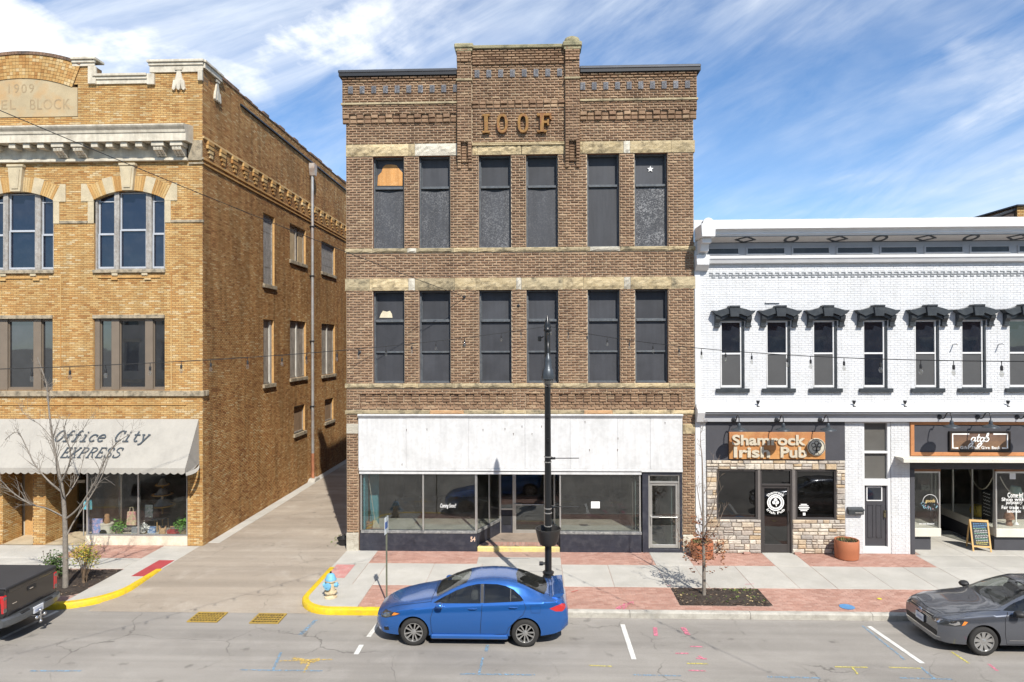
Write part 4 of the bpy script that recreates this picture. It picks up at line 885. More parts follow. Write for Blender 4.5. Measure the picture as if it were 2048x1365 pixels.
LX_C = -11.42; LXL = -24.3; fnL = FRONT(YL)
def zl(py, px=220): return oy(px, py, YL)[1]
def xl(px, py=600): return oy(px, py, YL)[0]
def lfn(d0): return lambda u, v, d: (u, YL-d0-d, v)
YB = thing('brick_building', 'yellow brick corner building dated 1909 with white cornice and striped-edge awning', 'building', (-17.5, YL+8, 0))
YB['label'] = 'yellow brick building with white bracketed cornice and long cream awning'
TOP = zl(145, 350); LOWP = zl(168, 240)
CXP = 43.0
W3 = [(xl(CXP-4+dx-71), xl(CXP-4+dx+71)) for dx in (220, -3, -226)]
W2 = [(xl(CXP-5+dx-71), xl(CXP-5+dx+71)) for dx in (220, -4, -226)]
z3s, z3t, z2s, z2t = zl(540), zl(381), zl(781), zl(637.5)
SHOP_TOP = zl(836); PIER = xl(375, 950)
wh = [(a, b, z3s, z3t) for a, b in W3]+[(a, b, z2s, z2t) for a, b in W2]
PL_X0, PL_X1, PL_Z0, PL_Z1 = xl(-69, 200), xl(155.5, 200), zl(235, 43), zl(178, 43)
hl = wh+[(LXL-1, PIER, 0, SHOP_TOP-.3), (PL_X0, PL_X1, PL_Z0, PL_Z1+.35)]
FR0, FR1 = zl(325), zl(284)
ZCOR = zl(250)
bk = MB(); backing(bk, LXL, LX_C, 0, LOWP, hl, lfn(0), -0.008, 0.22)
br = layout(LXL, LX_C, SW, LOWP, hl+[(LXL-1, xl(376, 300), FR0, FR1)], 0.0625, 0.208, 0.009)
# parapet steps
ax0, ax1 = xl(-60, 130), xl(145.5, 130); sx = xl(189, 140); cx0 = xl(302, 140)
mir = lambda x: 2*xl(CXP, 140)-x
steps = [(cx0, LX_C, LOWP, zl(144, 350)), (ax1, sx, LOWP, zl(133, 170)), (mir(sx), mir(ax1), LOWP, zl(133, 170)), (LXL, mir(cx0), LOWP, zl(144, 350))]
for a, b, c, d in steps:
    br += layout(a, b, c, d, [], 0.0625, 0.208, 0.009); bk.box(a, b, YL+.008, YL+.4, c, d)
bk.box(ax1, ax1-.01, YL+.008, YL+.4, LOWP, LOWP+.1)
# side wall along the alley
SY1 = 43.0; fnS = lambda u, v, d: (LX_C+d, u, v)
SWIN = [(28.27, 29.5, 9.6, 12.6, 'board'), (31.37, 33.55, 11.0, 12.7, 'open'), (36.05, 38.5, 10.95, 12.63, 'board'), (28.27, 29.4, 5.37, 8.1, 'wood'), (31.37, 33.55, 5.47, 8.17, 'wood2'), (36.05, 38.45, 5.4, 8.19, 'wood2'), (31.87, 33.4, 2.81, 4.09, 'ply'), (36.6, 38.15, 2.84, 4.08, 'ply')]
shl = [w[:4] for w in SWIN]
STOP = 16.72
backing(bk, YL+.01, SY1, 0, STOP, shl, fnS, -0.008, 0.2)
sb = layout(YL, SY1, 0.12, STOP, shl, 0.0625, 0.208, 0.009, off=.07)
bk.build('wall', [m_ymor, m_yrev], YB)
brickwork(YB, br, lfn(0), m_yb, flat, CAMP, 300, 'brick', 5)
o = MB(); rnd = random.Random(8)
for r in sb: flat(o, r, fnS, rnd)
o.build('side_brickwork', m_yb2, YB, fix=False, kind='stuff')
sh = MB(); sh.box(LXL, LXL+.3, YL+.45, SY1, 0, STOP-.3); sh.box(LXL, LX_C-.25, SY1, SY1+.3, 0, STOP-.3); sh.box(LX_C-.35, LX_C-.26, YL+.45, SY1, 0, STOP-.3); sh.build('rear_wall', m_yrev, YB)
MB().box(LXL, LX_C-.36, YL+.4, SY1, 15.2, 15.35).build('roof', m_dark, YB)
# ragged coping along the side parapet: one tile after another
m_tilec = mat('clay coping', (0.20, 0.12, 0.075), 0.8, var=0.35, scale=3, fvar=0.2, tint=(0.04, 0.04, 0.04), tscale=2, tamt=0.8)
rc = random.Random(3); y = 24.2
while y < SY1:
    l = rc.uniform(.55, .65); h = rc.choice([0.05, .06, .07, .09, .12, .02]) ; MB().bbox(LX_C-.42, LX_C+.03, y, y+l-.015, STOP, STOP+h+.04, .02).build('coping_tile', m_tilec, YB); y += l
MB().bbox(LX_C-.02, LX_C+.07, 26.0, SY1, STOP-.42, STOP-.34, .01).build('roof_flashing', m_dark, YB)
# string courses and the stepped dentil frieze on the side
for z0, z1, d in ((14.14, 14.21, .05), (13.40, 13.47, .05), (13.24, 13.30, .045)): MB().bbox(LX_C-.02, LX_C+d, YL-.0, SY1, z0, z1, .008).build('string_course', m_yb, YB)
for z0, z1 in ((13.40, 13.47), (13.24, 13.30)): MB().bbox(xl(378, 300), LX_C+.049, YL-.05, YL-.001, z0, z1, .008).build('string_course', m_limed, YB)
MB().bbox(xl(378, 300), LX_C-.001, YL-.06, YL-.001, FR0+.02, FR1, .005).build('frieze_end', m_limed, YB)
y = 23.3
while y < 41.5:
    d = MB()
    for k, (w0, w1, za, zb_) in enumerate(((0, .42, 14.0, 14.13), (0, .42, 13.86, 13.99), (.1, .42, 13.72, 13.85), (.2, .42, 13.58, 13.71))): d.bbox(LX_C-.02, LX_C+.09-.015*k, y+w0, y+w1, za, zb_, .006)
    d.build('dentil', m_yb, YB); y += .96
# side windows
for i, (a, b, c, d, k) in enumerate(SWIN):
    f = MB(); s = .07; fx0, fx1 = LX_C-.19, LX_C-.10
    for p, q, r_, t_ in ((a, a+s, c, d), (b-s, b, c, d), (a+s, b-s, d-s, d), (a+s, b-s, c, c+s)): f.box(fx0, fx1, p, q, r_, t_)
    w = f.build('window', m_patch if k == 'board' else m_greywood, YB)
    if k == 'board':
        n = 4
        for j in range(n): MB().bbox(fx1-.06, fx1-.03+.004*(j % 2), a+s*.5, b-s*.5, c+(d-c)*j/n+.01, c+(d-c)*(j+1)/n, .004).build('board', m_patch, w)
    elif k == 'ply': MB().bbox(fx1-.05, fx1-.03, a+s*.6, b-s*.6, c+s*.6, d-s*.6, .004).build('board', mat('faded plywood', (.30, .20, .12), .85, var=.2, streak=.2), w)
    elif k == 'open':
        MB().box(fx0, fx0+.01, a, b, c, d).build('room_shade', m_dark, w); MB().bbox(fx0+.02, fx1, (a+b)/2-.06, (a+b)/2+.06, c, d, .005).build('mullion', m_greywood, w)  # dark sheet stands in for the unlit room behind the opening
        for p, q in ((a+s, (a+b)/2-.1), ((a+b)/2+.35, b-s)): MB().bbox(fx0+.02, fx0+.05, p, q, c+s, d-s*1.2, .004).build('board', mat('tan plywood', (.48, .36, .21), .85, var=.2, streak=.2), w)
    else:
        n = 1 if k == 'wood' else 2
        for j in range(n):
            p, q = a+s+(b-a-2*s)*j/n, a+s+(b-a-2*s)*(j+1)/n; MB().bbox(fx0+.02, fx1-.03, p+.03, q-.03, c+s, d-s, .004).build('shutter_board', m_greywood, w)
        if n == 2: MB().bbox(fx0+.02, fx1+.02, (a+b)/2-.07, (a+b)/2+.07, c, d, .005).build('mullion', mat('pale post', (.52, .5, .45), .8, streak=.2), w)
        else: MB().bbox(fx0+.02, fx1+.02, b-s-.22, b-s, c, d, .005).build('mullion', MATS.get('pale post') or mat('pale post', (.52, .5, .45), .8, streak=.2), w)
    MB().bbox(LX_C-.15, LX_C+.08, a-.1, b+.1, c-.16, c, .01).build('sill', m_limed, w)
# downpipe
dp = thing('downspout', 'tall grey downspout on the alley wall with a rusty foot', 'downspout', (LX_C+.12, 34.2, 0))
MB().tube([(LX_C+.12, 34.2, 1.55), (LX_C+.12, 34.2, 15.6)], .075, 10).build('pipe', mat('galvanised pipe', (.42, .42, .41), .5, .4, var=.15, streak=.2, tint=(.32, .17, .09), tscale=1.1, tamt=.5), dp, 40)
MB().tube([(LX_C+.12, 34.2, 1.55), (LX_C+.12, 34.2, .35), (LX_C+.22, 34.15, .17)], .082, 10).build('cast_iron_foot', mat('rusty iron', (.34, .14, .07), .85, var=.3), dp, 40)
h_ = MB(); h_.prism([(33.98, 16.2), (34.42, 16.2), (34.42, 15.95), (34.3, 15.6), (34.1, 15.6), (33.98, 15.95)], LX_C+.02, LX_C+.3, lambda x, z, y: (y, x, z)); h_.build('hopper', mat('rusty hopper', (.4, .36, .32), .6, tint=(.3, .15, .08), tscale=4), dp)
for z in (3.9, 7.2, 10.5, 13.0): MB().bbox(LX_C, LX_C+.21, 34.09, 34.31, z, z+.05, .006).build('bracket', m_dark, dp)
cb = MB(); cb.prism([(33.7, .14), (34.7, .14), (34.5, .3), (33.95, .3)], LX_C, LX_C+.35, lambda x, z, y: (y, x, z)); cb.build('splash_block', m_kerb, dp)
# parapet copings in cream terracotta, with their returns
def coping(a, b, zt, h=.30, p=.09, left=True, right=True):
    c = MB(); c.bbox(a-(p if left else 0), b+(p if right else 0), YL-p-.05, YL+.42, zt-.09, zt, .012); c.bbox(a-(p*.6 if left else 0), b+(p*.6 if right else 0), YL-p, YL-.002, zt-.19, zt-.09, .01); c.bbox(a-(.03 if left else 0), b+(.03 if right else 0), YL-p*.55, YL-.002, zt-h, zt-.19, .008)
    c.build('coping', m_terra, YB)
ZT = zl(121.5, 350); coping(cx0, LX_C, ZT, .42, right=True); coping(sx+.004, cx0-.11, zl(149.5, 240), .34, left=False, right=False); coping(ax1+.004, sx, zl(116.5, 170), .30, left=False)
coping(LXL, mir(cx0), ZT, .42); coping(mir(cx0)+.11, mir(sx)-.004, zl(149.5, 240), .34, left=False, right=False); coping(mir(sx), mir(ax1)-.004, zl(116.5, 170), .30, right=False)
for a, b, c, d in ((cx0-.1, cx0+.16, zl(171, 310), zl(149, 310)), (sx-.18, sx+.1, zl(170, 180), zl(135, 180)), (mir(cx0)-.16, mir(cx0)+.1, zl(171, 310), zl(149, 310)), (mir(sx)-.1, mir(sx)+.18, zl(170, 180), zl(135, 180)), (LX_C-.13, LX_C+.03, zl(163, 405), zl(141, 405))):
    MB().bbox(a, b, YL-.10, YL-.002, c, d, .012).build('coping_return', m_terra, YB)
c = MB(); c.bbox(LX_C-.4, LX_C+.14, YL-.05, YL+1.35, ZT-.09, ZT-.002, .012); c.bbox(LX_C-.02, LX_C+.09, YL-.02, YL+1.3, ZT-.28, ZT-.09, .01); c.build('coping', m_terra, YB)
# hanging terracotta bellflowers
def bellflower(fn, u, v):
    mb = MB()
    def pr(poly, t): mb.prism(poly, 0, t, lambda x, z, y: fn(u+x, v+z, y))
    pr([(-.14, .62), (.14, .62), (.12, .54), (-.12, .54)], .08); pr([(-.05, .54), (.05, .54), (.15, .16), (-.15, .16)], .06)
    for k in (-1, 0, 1): pr([(k*.11-.07, .2), (k*.11+.07, .2), (k*.17+.06, -.1), (k*.17, -.16), (k*.17-.06, -.1)], .09-.01*abs(k))
    mb.build('bellflower', m_terra, YB)
bellflower(fnL, xl(359, 160), zl(173, 359)); bellflower(fnS, 24.05, zl(176, 359)); 
# plaque under a segmental arch of headers
m_plq = mat('limestone plaque', (0.41, 0.33, 0.205), 0.85, var=0.15, scale=1.6, fvar=0.08, tint=(0.44, 0.27, 0.12), tscale=1.3, tamt=0.9)
acx = xl(CXP, 140); ch = ax1-acx; zin_s, zin_c = zl(176, 130), zl(158, 43); sag = zin_c-zin_s; RA = (ch*ch+sag*sag)/(2*sag); acz = zin_c-RA
arcp = [(acx+ch*(1-2*i/16), acz+math.sqrt(max(0, RA*RA-(ch*(1-2*i/16))**2))) for i in range(17)]
pq = MB().prism([(PL_X0, PL_Z0), (PL_X1, PL_Z0), (PL_X1, zin_s), ]+arcp+[(PL_X0, zin_s)], YL-.02, YL+.1).build('plaque', m_plq, YB)
m_cut = mat('cut lettering', (0.33, 0.25, 0.148), 0.9); fq = FRONT(YL-.02)
text_on('carved_date', '1909', xl(18, 180), xl(69, 180), zl(187, 43), zl(169, 43), fq, m_cut, pq, .004, .001, space=1.25)
text_on('carved_name', 'PEL', xl(-14, 210), xl(33, 210), zl(220, 10), zl(201, 10), fq, m_cut, pq, .004, .001, space=1.15); text_on('carved_name', 'BLOCK', xl(61, 210), xl(141, 210), zl(220, 100), zl(199, 100), fq, m_cut, pq, .004, .001, space=1.1)
ar = MB(); rnd = random.Random(31); rows = 8; tot = zl(104, 43)-zin_c; rh = tot/rows; half = math.asin(ch/RA)
bkp = [(acx+(RA)*math.sin(-half+2*half*i/20), acz+(RA)*math.cos(-half+2*half*i/20)) for i in range(21)]; bko = [(acx+(RA+tot-.01)*math.sin(half-2*half*i/20), acz+(RA+tot-.01)*math.cos(half-2*half*i/20)) for i in range(21)]
for i in range(20): MB.prism(ar, [bkp[i], bkp[i+1], bko[19-i], bko[20-i]], YL-.035, YL+.38, mi=1)
for k in range(rows):
    r0, r1 = RA+k*rh+.006, RA+(k+1)*rh-.006; n = int(2*half*RA/.105); 
    for i in range(n):
        t0, t1 = -half+2*half*(i+.04)/n, -half+2*half*(i+.96)/n
        P = [(acx+r*math.sin(t_), acz+r*math.cos(t_)) for r, t_ in ((r0, t0), (r0, t1), (r1, t1), (r1, t0))]; pr = .045+(.03 if k == rows-1 else 0)+rnd.uniform(-.003, .003)
        ar.add([(x, YL-pr, z) for x, z in P]+[(x, YL-.03, z) for x, z in P], [(0, 1, 2, 3), (0, 4, 5, 1), (1, 5, 6, 2), (2, 6, 7, 3), (3, 7, 4, 0)], 2 if k == rows-1 else 0)
ar.build('brick_arch', [m_yb, m_ymor, m_tilec], YB, fix=False, kind='stuff')
# bracketed cornice
cp = .52; X0c, X1c = LXL, xl(384, 282)+.05; zf0, zf1 = oy(220, 283, YL-cp)[1], oy(220, 267, YL-cp)[1]; zct = oy(220, 249, YL-cp-.14)[1]
prof = [(0, zf0+.02), (-cp, zf0), (-cp, zf1), (-cp-.03, zf1+.01), (-cp-.05, zf1+.09), (-cp-.12, zf1+.17), (-cp-.15, zct-.04), (-cp-.15, zct), (0, zct+.12)]
def crown(mb, x0, x1): mb.prism([(p, z) for p, z in prof], x0, x1, lambda p, z, x: (x, YL+p, z))
cm = MB(); crown(cm, X0c, X1c); corn = cm.build('cornice', m_terra, YB)
fz = MB(); fz.bbox(X0c, xl(374, 300), YL-.08, YL-.001, FR0+.1, zf0+.01, .008); fz.bbox(X0c, xl(377, 322), YL-.14, YL-.001, FR0-.0, FR0+.1, .012); fz.build('frieze', m_terra, YB)
for px in (306.5, 344, 106.5, 146, -58, -96, -262, -300):
    x0 = oy(px, 290, YL-.4)[0]; x1 = x0+.33; ztop = zf0-.003; zb_ = FR0+.13
    MB().bbox(x0-.05, x1+.05, YL-.46, YL-.081, ztop-.15, ztop, .012).build('bracket_block', m_terra, corn)
    mb = MB(); poly = [(-.085, ztop-.15), (-.40, ztop-.15), (-.43, ztop-.2), (-.41, ztop-.27), (-.34, ztop-.30), (-.25, ztop-.38), (-.20, zb_+.12), (-.21, zb_+.05), (-.17, zb_), (-.085, zb_)]
    for k in range(3): mb.prism(poly, x0+.01+k*.108, x0+.10+k*.108, lambda p, z, x: (x, YL+p, z))
    mb.build('bracket', m_terra, corn)
for px in (182.5, 212, 241.5, 271, 18, 46.5, 75, -20, -130, -160, -190, -220):
    x0 = oy(px, 288, YL-.42)[0]; MB().bbox(x0, x0+.23, YL-.45, YL-.081, zf0-.17, zf0-.003, .01).build('modillion', m_terra, corn)
# arched upper windows
def voussoirs(xa, xb, zs, zc, th, stones):
    cx = (xa+xb)/2; hc = (xb-xa)/2; sg = zc-zs; rad = (hc*hc+sg*sg)/(2*sg); cz = zc-rad; hf = math.asin(hc/rad)
    mb = MB(); ex = hf*1.03; n = 34; rn = random.Random(2)
    for i in range(n):
        t0, t1 = -ex+2*ex*(i+.05)/n, -ex+2*ex*(i+.95)/n
        P = [(cx+r*math.sin(t_), cz+r*math.cos(t_)) for r, t_ in ((rad, t0), (rad, t1), (rad+th, t1), (rad+th, t0))]
        mb.add([(x, YL-.022-rn.uniform(0, .004), z) for x, z in P]+[(x, YL+.2, z) for x, z in P], [(0, 1, 2, 3), (0, 4, 5, 1), (1, 5, 6, 2), (2, 6, 7, 3), (3, 7, 4, 0)])
    mb.build('arch_brick', m_yb, YB, fix=False, kind='stuff')
    for f0, f1, th2, pr in stones:
        P = []; k = 4
        P = [(cx+rad*.998*math.sin(ex*(f0+(f1-f0)*j/k)), cz+rad*.998*math.cos(ex*(f0+(f1-f0)*j/k))) for j in range(k+1)]+[(cx+(rad+th2)*math.sin(ex*(f1+(f0-f1)*j/k)), cz+(rad+th2)*math.cos(ex*(f1+(f0-f1)*j/k))) for j in range(k+1)]
        MB().prism(P, YL-pr, YL+.19).build('arch_stone', m_lime, YB)
def sash(mb, x0, x1, z0, z1, y, s=.045):
    for a, b, c, d in ((x0, x0+s, z0, z1), (x1-s, x1, z0, z1), (x0+s, x1-s, z1-s, z1), (x0+s, x1-s, z0, z0+s*1.3)): mb.box(a, b, y-.02, y+.02, c, d)
for xa, xb in W3:
    zs_ = zl(400); voussoirs(xa, xb, zs_, z3t-.01, .50, [(-.60, -.38, .54, .035), (.38, .60, .54, .035)])
    k = MB(); cx = (xa+xb)/2; k.prism([(cx-.18, z3t-.03), (cx+.18, z3t-.03), (cx+.26, zl(334)), (cx-.26, zl(334))], YL-.14, YL+.1); k.prism([(cx-.11, z3t+.06), (cx+.11, z3t+.06), (cx+.17, zl(339)), (cx-.17, zl(339))], YL-.165, YL-.139); k.bbox(cx-.29, cx+.29, YL-.17, YL, zl(334), zl(329), .01); k.build('keystone', m_lime, YB)
    for sgn, xe in ((-1, xa), (1, xb)):
        q = MB(); x_o = xe+sgn*.44; a, b = sorted((xe, x_o)); q.prism([(xe, zl(403)), (xe, zs_+.02), (xe+sgn*.26, zl(368)), (x_o, zl(368)), (x_o, zl(403))], YL-.03, YL+.19); q.build('springer', m_lime, YB)
        a, b = sorted((xe, xe+sgn*.21)); MB().bbox(a, b, YL-.025, YL+.19, zl(447), zl(403)-.003, .006).build('jamb_stone', m_lime, YB)
    y = YL+.17; w = MB(); jw = .07; m1, m2 = xa+(xb-xa)*.265, xa+(xb-xa)*.335; m3, m4 = xa+(xb-xa)*.715, xa+(xb-xa)*.795
    for a, b in ((xa, xa+jw), (xb-jw, xb), (m1, m2), (m3, m4)): w.bbox(a, b, y-.1, y+.06, z3s, zl(384), .01)
    w.box(xa, xb, y-.06, y+.06, z3s, z3s+.06); wo = w.build('window', m_wood, YB)
    for a, b, zr in ((xa+jw, m1, zl(467)), (m2, m3, zl(459)), (m4, xb-jw, zl(467))):
        s_ = MB(); sash(s_, a, b, z3s+.06, zr, y-.015); sash(s_, a, b, zr-.03, zl(384), y+.02); s_.build('sash', m_sash, wo); MB().box(a, b, y+.03, y+.04, z3s+.06, z3t+.02).build('pane', m_sglass, wo)
    if True: 
        for a, b in ((xa+jw, m1), (m4, xb-jw)): MB().box(a, b, y-.01, y+.015, zl(403), zl(401)).build('glazing_bar', m_sash, wo)
    MB().bbox(xa-.02, xb+.02, YL-.07, YL+.2, zl(546.5), z3s, .01).build('sill', m_limed, wo)
    for f in (.3, .72): MB().bbox(xa+(xb-xa)*f-.1, xa+(xb-xa)*f+.1, YL-.05, YL, zl(552), zl(546.5)-.002, .006).build('sill_block', m_lime, wo)
    MB().bbox(xa+.15, xb-.15, YL-.035, YL, zl(557), zl(554), .006).build('panel_moulding', m_yb, YB)
    for f in (.25, .72): MB().bbox(xa+(xb-xa)*f, xa+(xb-xa)*f+.22, YL-.05, YL, zl(561), zl(557)-.002, .006).build('panel_block', m_yb, YB)
for a, b in ((W3[0][1]+.22, LX_C+.03), (W3[1][1]+.22, W3[0][0]-.22), (W3[2][1]+.22, W3[1][0]-.22)): MB().bbox(a, b, YL-.035, YL+.05, zl(447), zl(441.5), .01).build('impost_band', m_limed, YB)
# three-light windows on the middle floor
for xa, xb in W2:
    y = YL+.15; w = MB()
    for a, b in ((0, .07), (.235, .345), (.71, .82), (.985, 1.0)): w.bbox(xa+(xb-xa)*a, xa+(xb-xa)*b, y-.09, y+.06, z2s, z2t, .01)
    w.box(xa, xb, y-.05, y+.06, z2s, z2s+.07); w.box(xa, xb, y-.05, y+.06, z2t-.06, z2t); wo = w.build('window', m_taupe, YB)
    for a, b in ((.07, .235), (.345, .71), (.82, .985)):
        X0, X1 = xa+(xb-xa)*a, xa+(xb-xa)*b; s_ = MB(); sash(s_, X0, X1, z2s+.07, z2t-.06, y+.0, .03); s_.build('sash', m_taupe, wo); MB().box(X0, X1, y+.022, y+.03, z2s+.07, z2t-.06).build('pane', m_wglass, wo)
    q = xa-.02
    for i in range(4): MB().bbox(q, q+(xb-xa+.04)/4-.006, YL-.045, YL+.2, z2t, zl(630), .008).build('lintel_stone', m_limed, YB); q += (xb-xa+.04)/4
q = LXL
while q < LX_C: b = min(q+1.45, LX_C+.07); MB().bbox(q, b-.006, YL-.075, YL+.12, zl(793), zl(782), .01).build('sill_stone', m_limed, YB); q += 1.45
MB().bbox(LX_C-.02, LX_C+.069, YL+.121, YL+.3, zl(793), zl(782), .01).build('sill_stone', m_limed, YB)
MB().bbox(LXL, xl(373, 809), YL-.03, YL, zl(811), zl(808), .006).build('string_course', m_yb, YB)
# raised pier edges between the windows
for px, a, b in ((342, 548, 628), (342, 640, 690), (342, 690, 780), (121, 548, 628), (121, 640, 780)): MB().bbox(xl(px, 600), xl(px+1.6, 600), YL-.02, YL, zl(b), zl(a), .004).build('pier_edge', m_yb, YB)

# --- shop under the awning
AW0, AW1 = LXL-.4, -11.56; azt = zl(838.5, 390); afy = 22.12; afz = 2.97; avz = 2.78
m_can = mat('cream canvas', (0.38, 0.36, 0.32), 0.9, var=0.06, scale=1.0, fine=25, fvar=0.03, tint=(0.27, 0.255, 0.23), tscale=1.6, tamt=0.4, streak=0.04)
AWN = thing('awning', 'long cream canvas awning lettered Office City Express over a shop window', 'awning', ((AW0+AW1)/2, YL, azt))
aw = MB(); nx, ny = 60, 8
for j in range(ny+1):
    for i in range(nx+1):
        f = j/ny; x = AW0+(AW1-AW0)*i/nx; sagv = .03*math.sin(math.pi*f)*(1+.3*math.sin(i*1.1)); aw.v.append((x, YL-.02+(afy-YL+.02)*f, azt+(afz-azt)*f-sagv))
aw.f = [(j*(nx+1)+i, j*(nx+1)+i+1, (j+1)*(nx+1)+i+1, (j+1)*(nx+1)+i) for j in range(ny) for i in range(nx)]; aw.m = [0]*len(aw.f); aw.build('canopy', m_can, AWN, 'all')
vl = MB(); x = AW0; sc = .253
while x < AW1-.02:
    x1 = min(x+sc, AW1); n = 8; top = [(x+(x1-x)*i/n, afz+.0) for i in range(n+1)]; bot = [(x+(x1-x)*i/n, avz+.045-.06*math.sin(math.pi*i/n)) for i in range(n, -1, -1)]
    vl.prism(top+bot, afy-.012, afy-.004); x = x1
vl.build('valance', m_can, AWN)
sd_ = MB(); sd_.add([(AW1, YL-.02, azt), (AW1, afy, afz), (AW1, afy+.02, avz), (AW1+.03, YL-.4, avz+.06), (AW1+.02, YL-.02, zl(926, 397))], [(0, 1, 2, 3, 4)]); sd_.build('side_panel', m_can, AWN)
fl_ = MB()
for i in range(9):
    f = i/8; fl_.v += [(AW1+.005+.10*math.sin(f*3.1), afy+.02+(YL-.05-afy)*f, avz+.10*f+.04), (AW1+.03+.16*math.sin(f*3.1), afy+.0+(YL-.05-afy)*f, avz-.06+.28*f*f)]
fl_.f = [(2*i, 2*i+2, 2*i+3, 2*i+1) for i in range(8)]; fl_.m = [0]*8; fl_.build('loose_flap', m_can, AWN, 'all')
fr_ = MB(); fr_.tube([(AW0, afy+.02, afz-.02), (AW1-.02, afy+.02, afz-.02)], .02)
for x in (AW1-.04, -14, -17, -20): fr_.tube([(x, afy+.02, afz-.02), (x, YL, afz+.1)], .016)
fr_.build('frame', m_alu, AWN)
d_ = Vector((0, afy-YL, afz-azt)); dl = d_.length; d_.normalize(); nn = Vector((0, d_.z, -d_.y)); nn = nn if nn.y < 0 else -nn
def fa(u, v, d): p = Vector((u, YL-.02, azt))+d_*v+nn*(d+.012); return tuple(p)
def awv(py): # distance down the slope of a photo row
    best = min(range(400), key=lambda k: abs((lambda p: 682.5-FPX*((p-CAMP).dot(CU))/((p-CAMP).dot(CF)))(Vector(fa(-15, dl*k/400, 0)))-py)); return dl*best/400
GL = {'O': [ell(.3, .5, .26, .5, 0, 360, 18)], 'f': [[(.56, .9), (.48, 1.0), (.36, .98), (.3, .86), (.3, 0)], [(.1, .62), (.54, .62)], [(.1, 0), (.52, 0)]], 'i': [[(.12, .62), (.32, .62), (.32, 0)], [(.08, 0), (.56, 0)], [(.26, .86), (.38, .86)]],
      'c': [ell(.33, .31, .25, .32, 40, 320, 14), [(.54, .62), (.54, .42)]], 'e': [[(.07, .33), (.56, .33)]+ell(.32, .31, .25, .32, 5, 320, 14)[1:]], 'C': [ell(.33, .5, .27, .5, 40, 320, 16), [(.56, 1.0), (.56, .7)]], 't': [[(.26, .95), (.26, .15), (.34, .02), (.46, 0), (.56, .06)], [(.06, .62), (.52, .62)]],
      'y': [[(.1, .62), (.32, .05)], [(.56, .62), (.26, -.2), (.16, -.28), (.06, -.28)], [(.0, .62), (.22, .62)], [(.44, .62), (.64, .62)]], 'E': [[(.1, 1), (.56, 1), (.56, .8)], [(.17, 1), (.17, 0)], [(.1, 0), (.58, 0), (.58, .22)], [(.17, .52), (.4, .52)], [(.4, .62), (.4, .42)]], 'X': [[(.08, 1), (.54, 0)], [(.54, 1), (.08, 0)], [(.0, 1), (.2, 1)], [(.42, 1), (.62, 1)], [(.0, 0), (.2, 0)], [(.42, 0), (.62, 0)]],
      'P': [[(.08, 1), (.4, 1), (.55, .9), (.56, .7), (.44, .5), (.17, .48)], [(.17, 1), (.17, 0)], [(.05, 0), (.35, 0)]], 'R': [[(.08, 1), (.4, 1), (.54, .9), (.55, .72), (.44, .54), (.17, .52)], [(.17, 1), (.17, 0)], [(.05, 0), (.3, 0)], [(.35, .52), (.54, 0), (.64, 0)]], 'S': [[(.5, .72), (.5, .98), (.5, .85), (.4, .98), (.22, 1), (.1, .88), (.1, .7), (.22, .57), (.42, .47), (.53, .33), (.52, .12), (.4, .01), (.2, 0), (.1, .12), (.1, .26), (.1, 0)]]}
def stroked(name, txt, u0, u1, v0, v1, fn, wd, m, parent, slant=.25, t=.003, d0=.004, flip=-1, adv=.68):
    W_ = (u1-u0)/(len(txt)*adv+slant*.6); Hh = abs(v1-v0)
    for i, ch_ in enumerate(txt):
        mb = MB()
        for st_ in GL.get(ch_, []): mb.ribbon([(u0+(i*adv+x+slant*y)*W_, v1+flip*y*Hh) for x, y in st_], wd, fn, t, d0=d0)
        if mb.v: mb.build(name, m, parent, fix=False)
m_ink = paintmat('faded dark lettering', (0.055, 0.07, 0.085), 0.30, 22)
stroked('lettering', 'Office City', xl(125, 873)-.01, xl(313, 873), awv(862), awv(883), fa, .048, m_ink, AWN); stroked('lettering', 'EXPRESS', xl(148, 905), xl(270, 905), awv(896), awv(915), fa, .035, m_ink, AWN)
# piers, display window, entries
pr = MB(); YD = 25.1
def pier(a, b, y1): 
    q = MB(); q.box(a, b, YL, y1, 0, SHOP_TOP-.31); q.build('pier_core', m_ymor, YB); mb = MB(); rn = random.Random(int(a*10))
    for r in layout(a, b, SW, SHOP_TOP-.3, [], .0625, .208, .009): flat(mb, r, lfn(.010), rn)
    for r in layout(YL-.01, y1, SW, SHOP_TOP-.3, [], .0625, .208, .009): flat(mb, r, lambda u, v, d, b=b: (b+.01+d, u, v), rn)
    mb.build('pier_brickwork', m_yb, YB, fix=False, kind='stuff')
pier(PIER, LX_C-.012, YL+.4)
p1a, p1b = xl(66, 1000), xl(91, 1000); pier(p1a, p1b, YL+.95); p2b = xl(5, 1000); pier(p2b-.6, p2b, YL+.9); pier(p2b-3.8, p2b-3.2, YL+.5)
GX0 = xl(173, 1010); zsl = zl(1070, 270); zhd = 3.05
m_bei = mat('beige boarding', (0.50, 0.44, 0.35), 0.7, var=.08, streak=.1)
b_ = MB(); b_.bbox(GX0-.06, PIER-.02, YL+.02, YL+.5, .1, zl(1073, 270), .01); b_.build('stall_riser', mat('cream stall riser', (.70, .63, .50), .7, tint=(.5, .43, .32), tscale=3), YB)
b_ = MB(); b_.bbox(GX0-.03, PIER-.01, YL+.02, YL+.16, zl(1073, 270), zsl, .006); b_.build('sill', m_alu, YB)
for px in (275,): x = xl(px, 1010); MB().bbox(x-.025, x+.025, YL+.03, YL+.12, zsl, zhd, .005).build('mullion', m_alu, YB)
MB().bbox(GX0-.03, GX0+.03, YL+.03, YL+.12, zsl, zhd, .005).build('mullion', m_alu, YB); MB().bbox(PIER-.06, PIER-.02, YL+.03, YL+.12, zsl, zhd, .005).build('mullion', m_alu, YB)
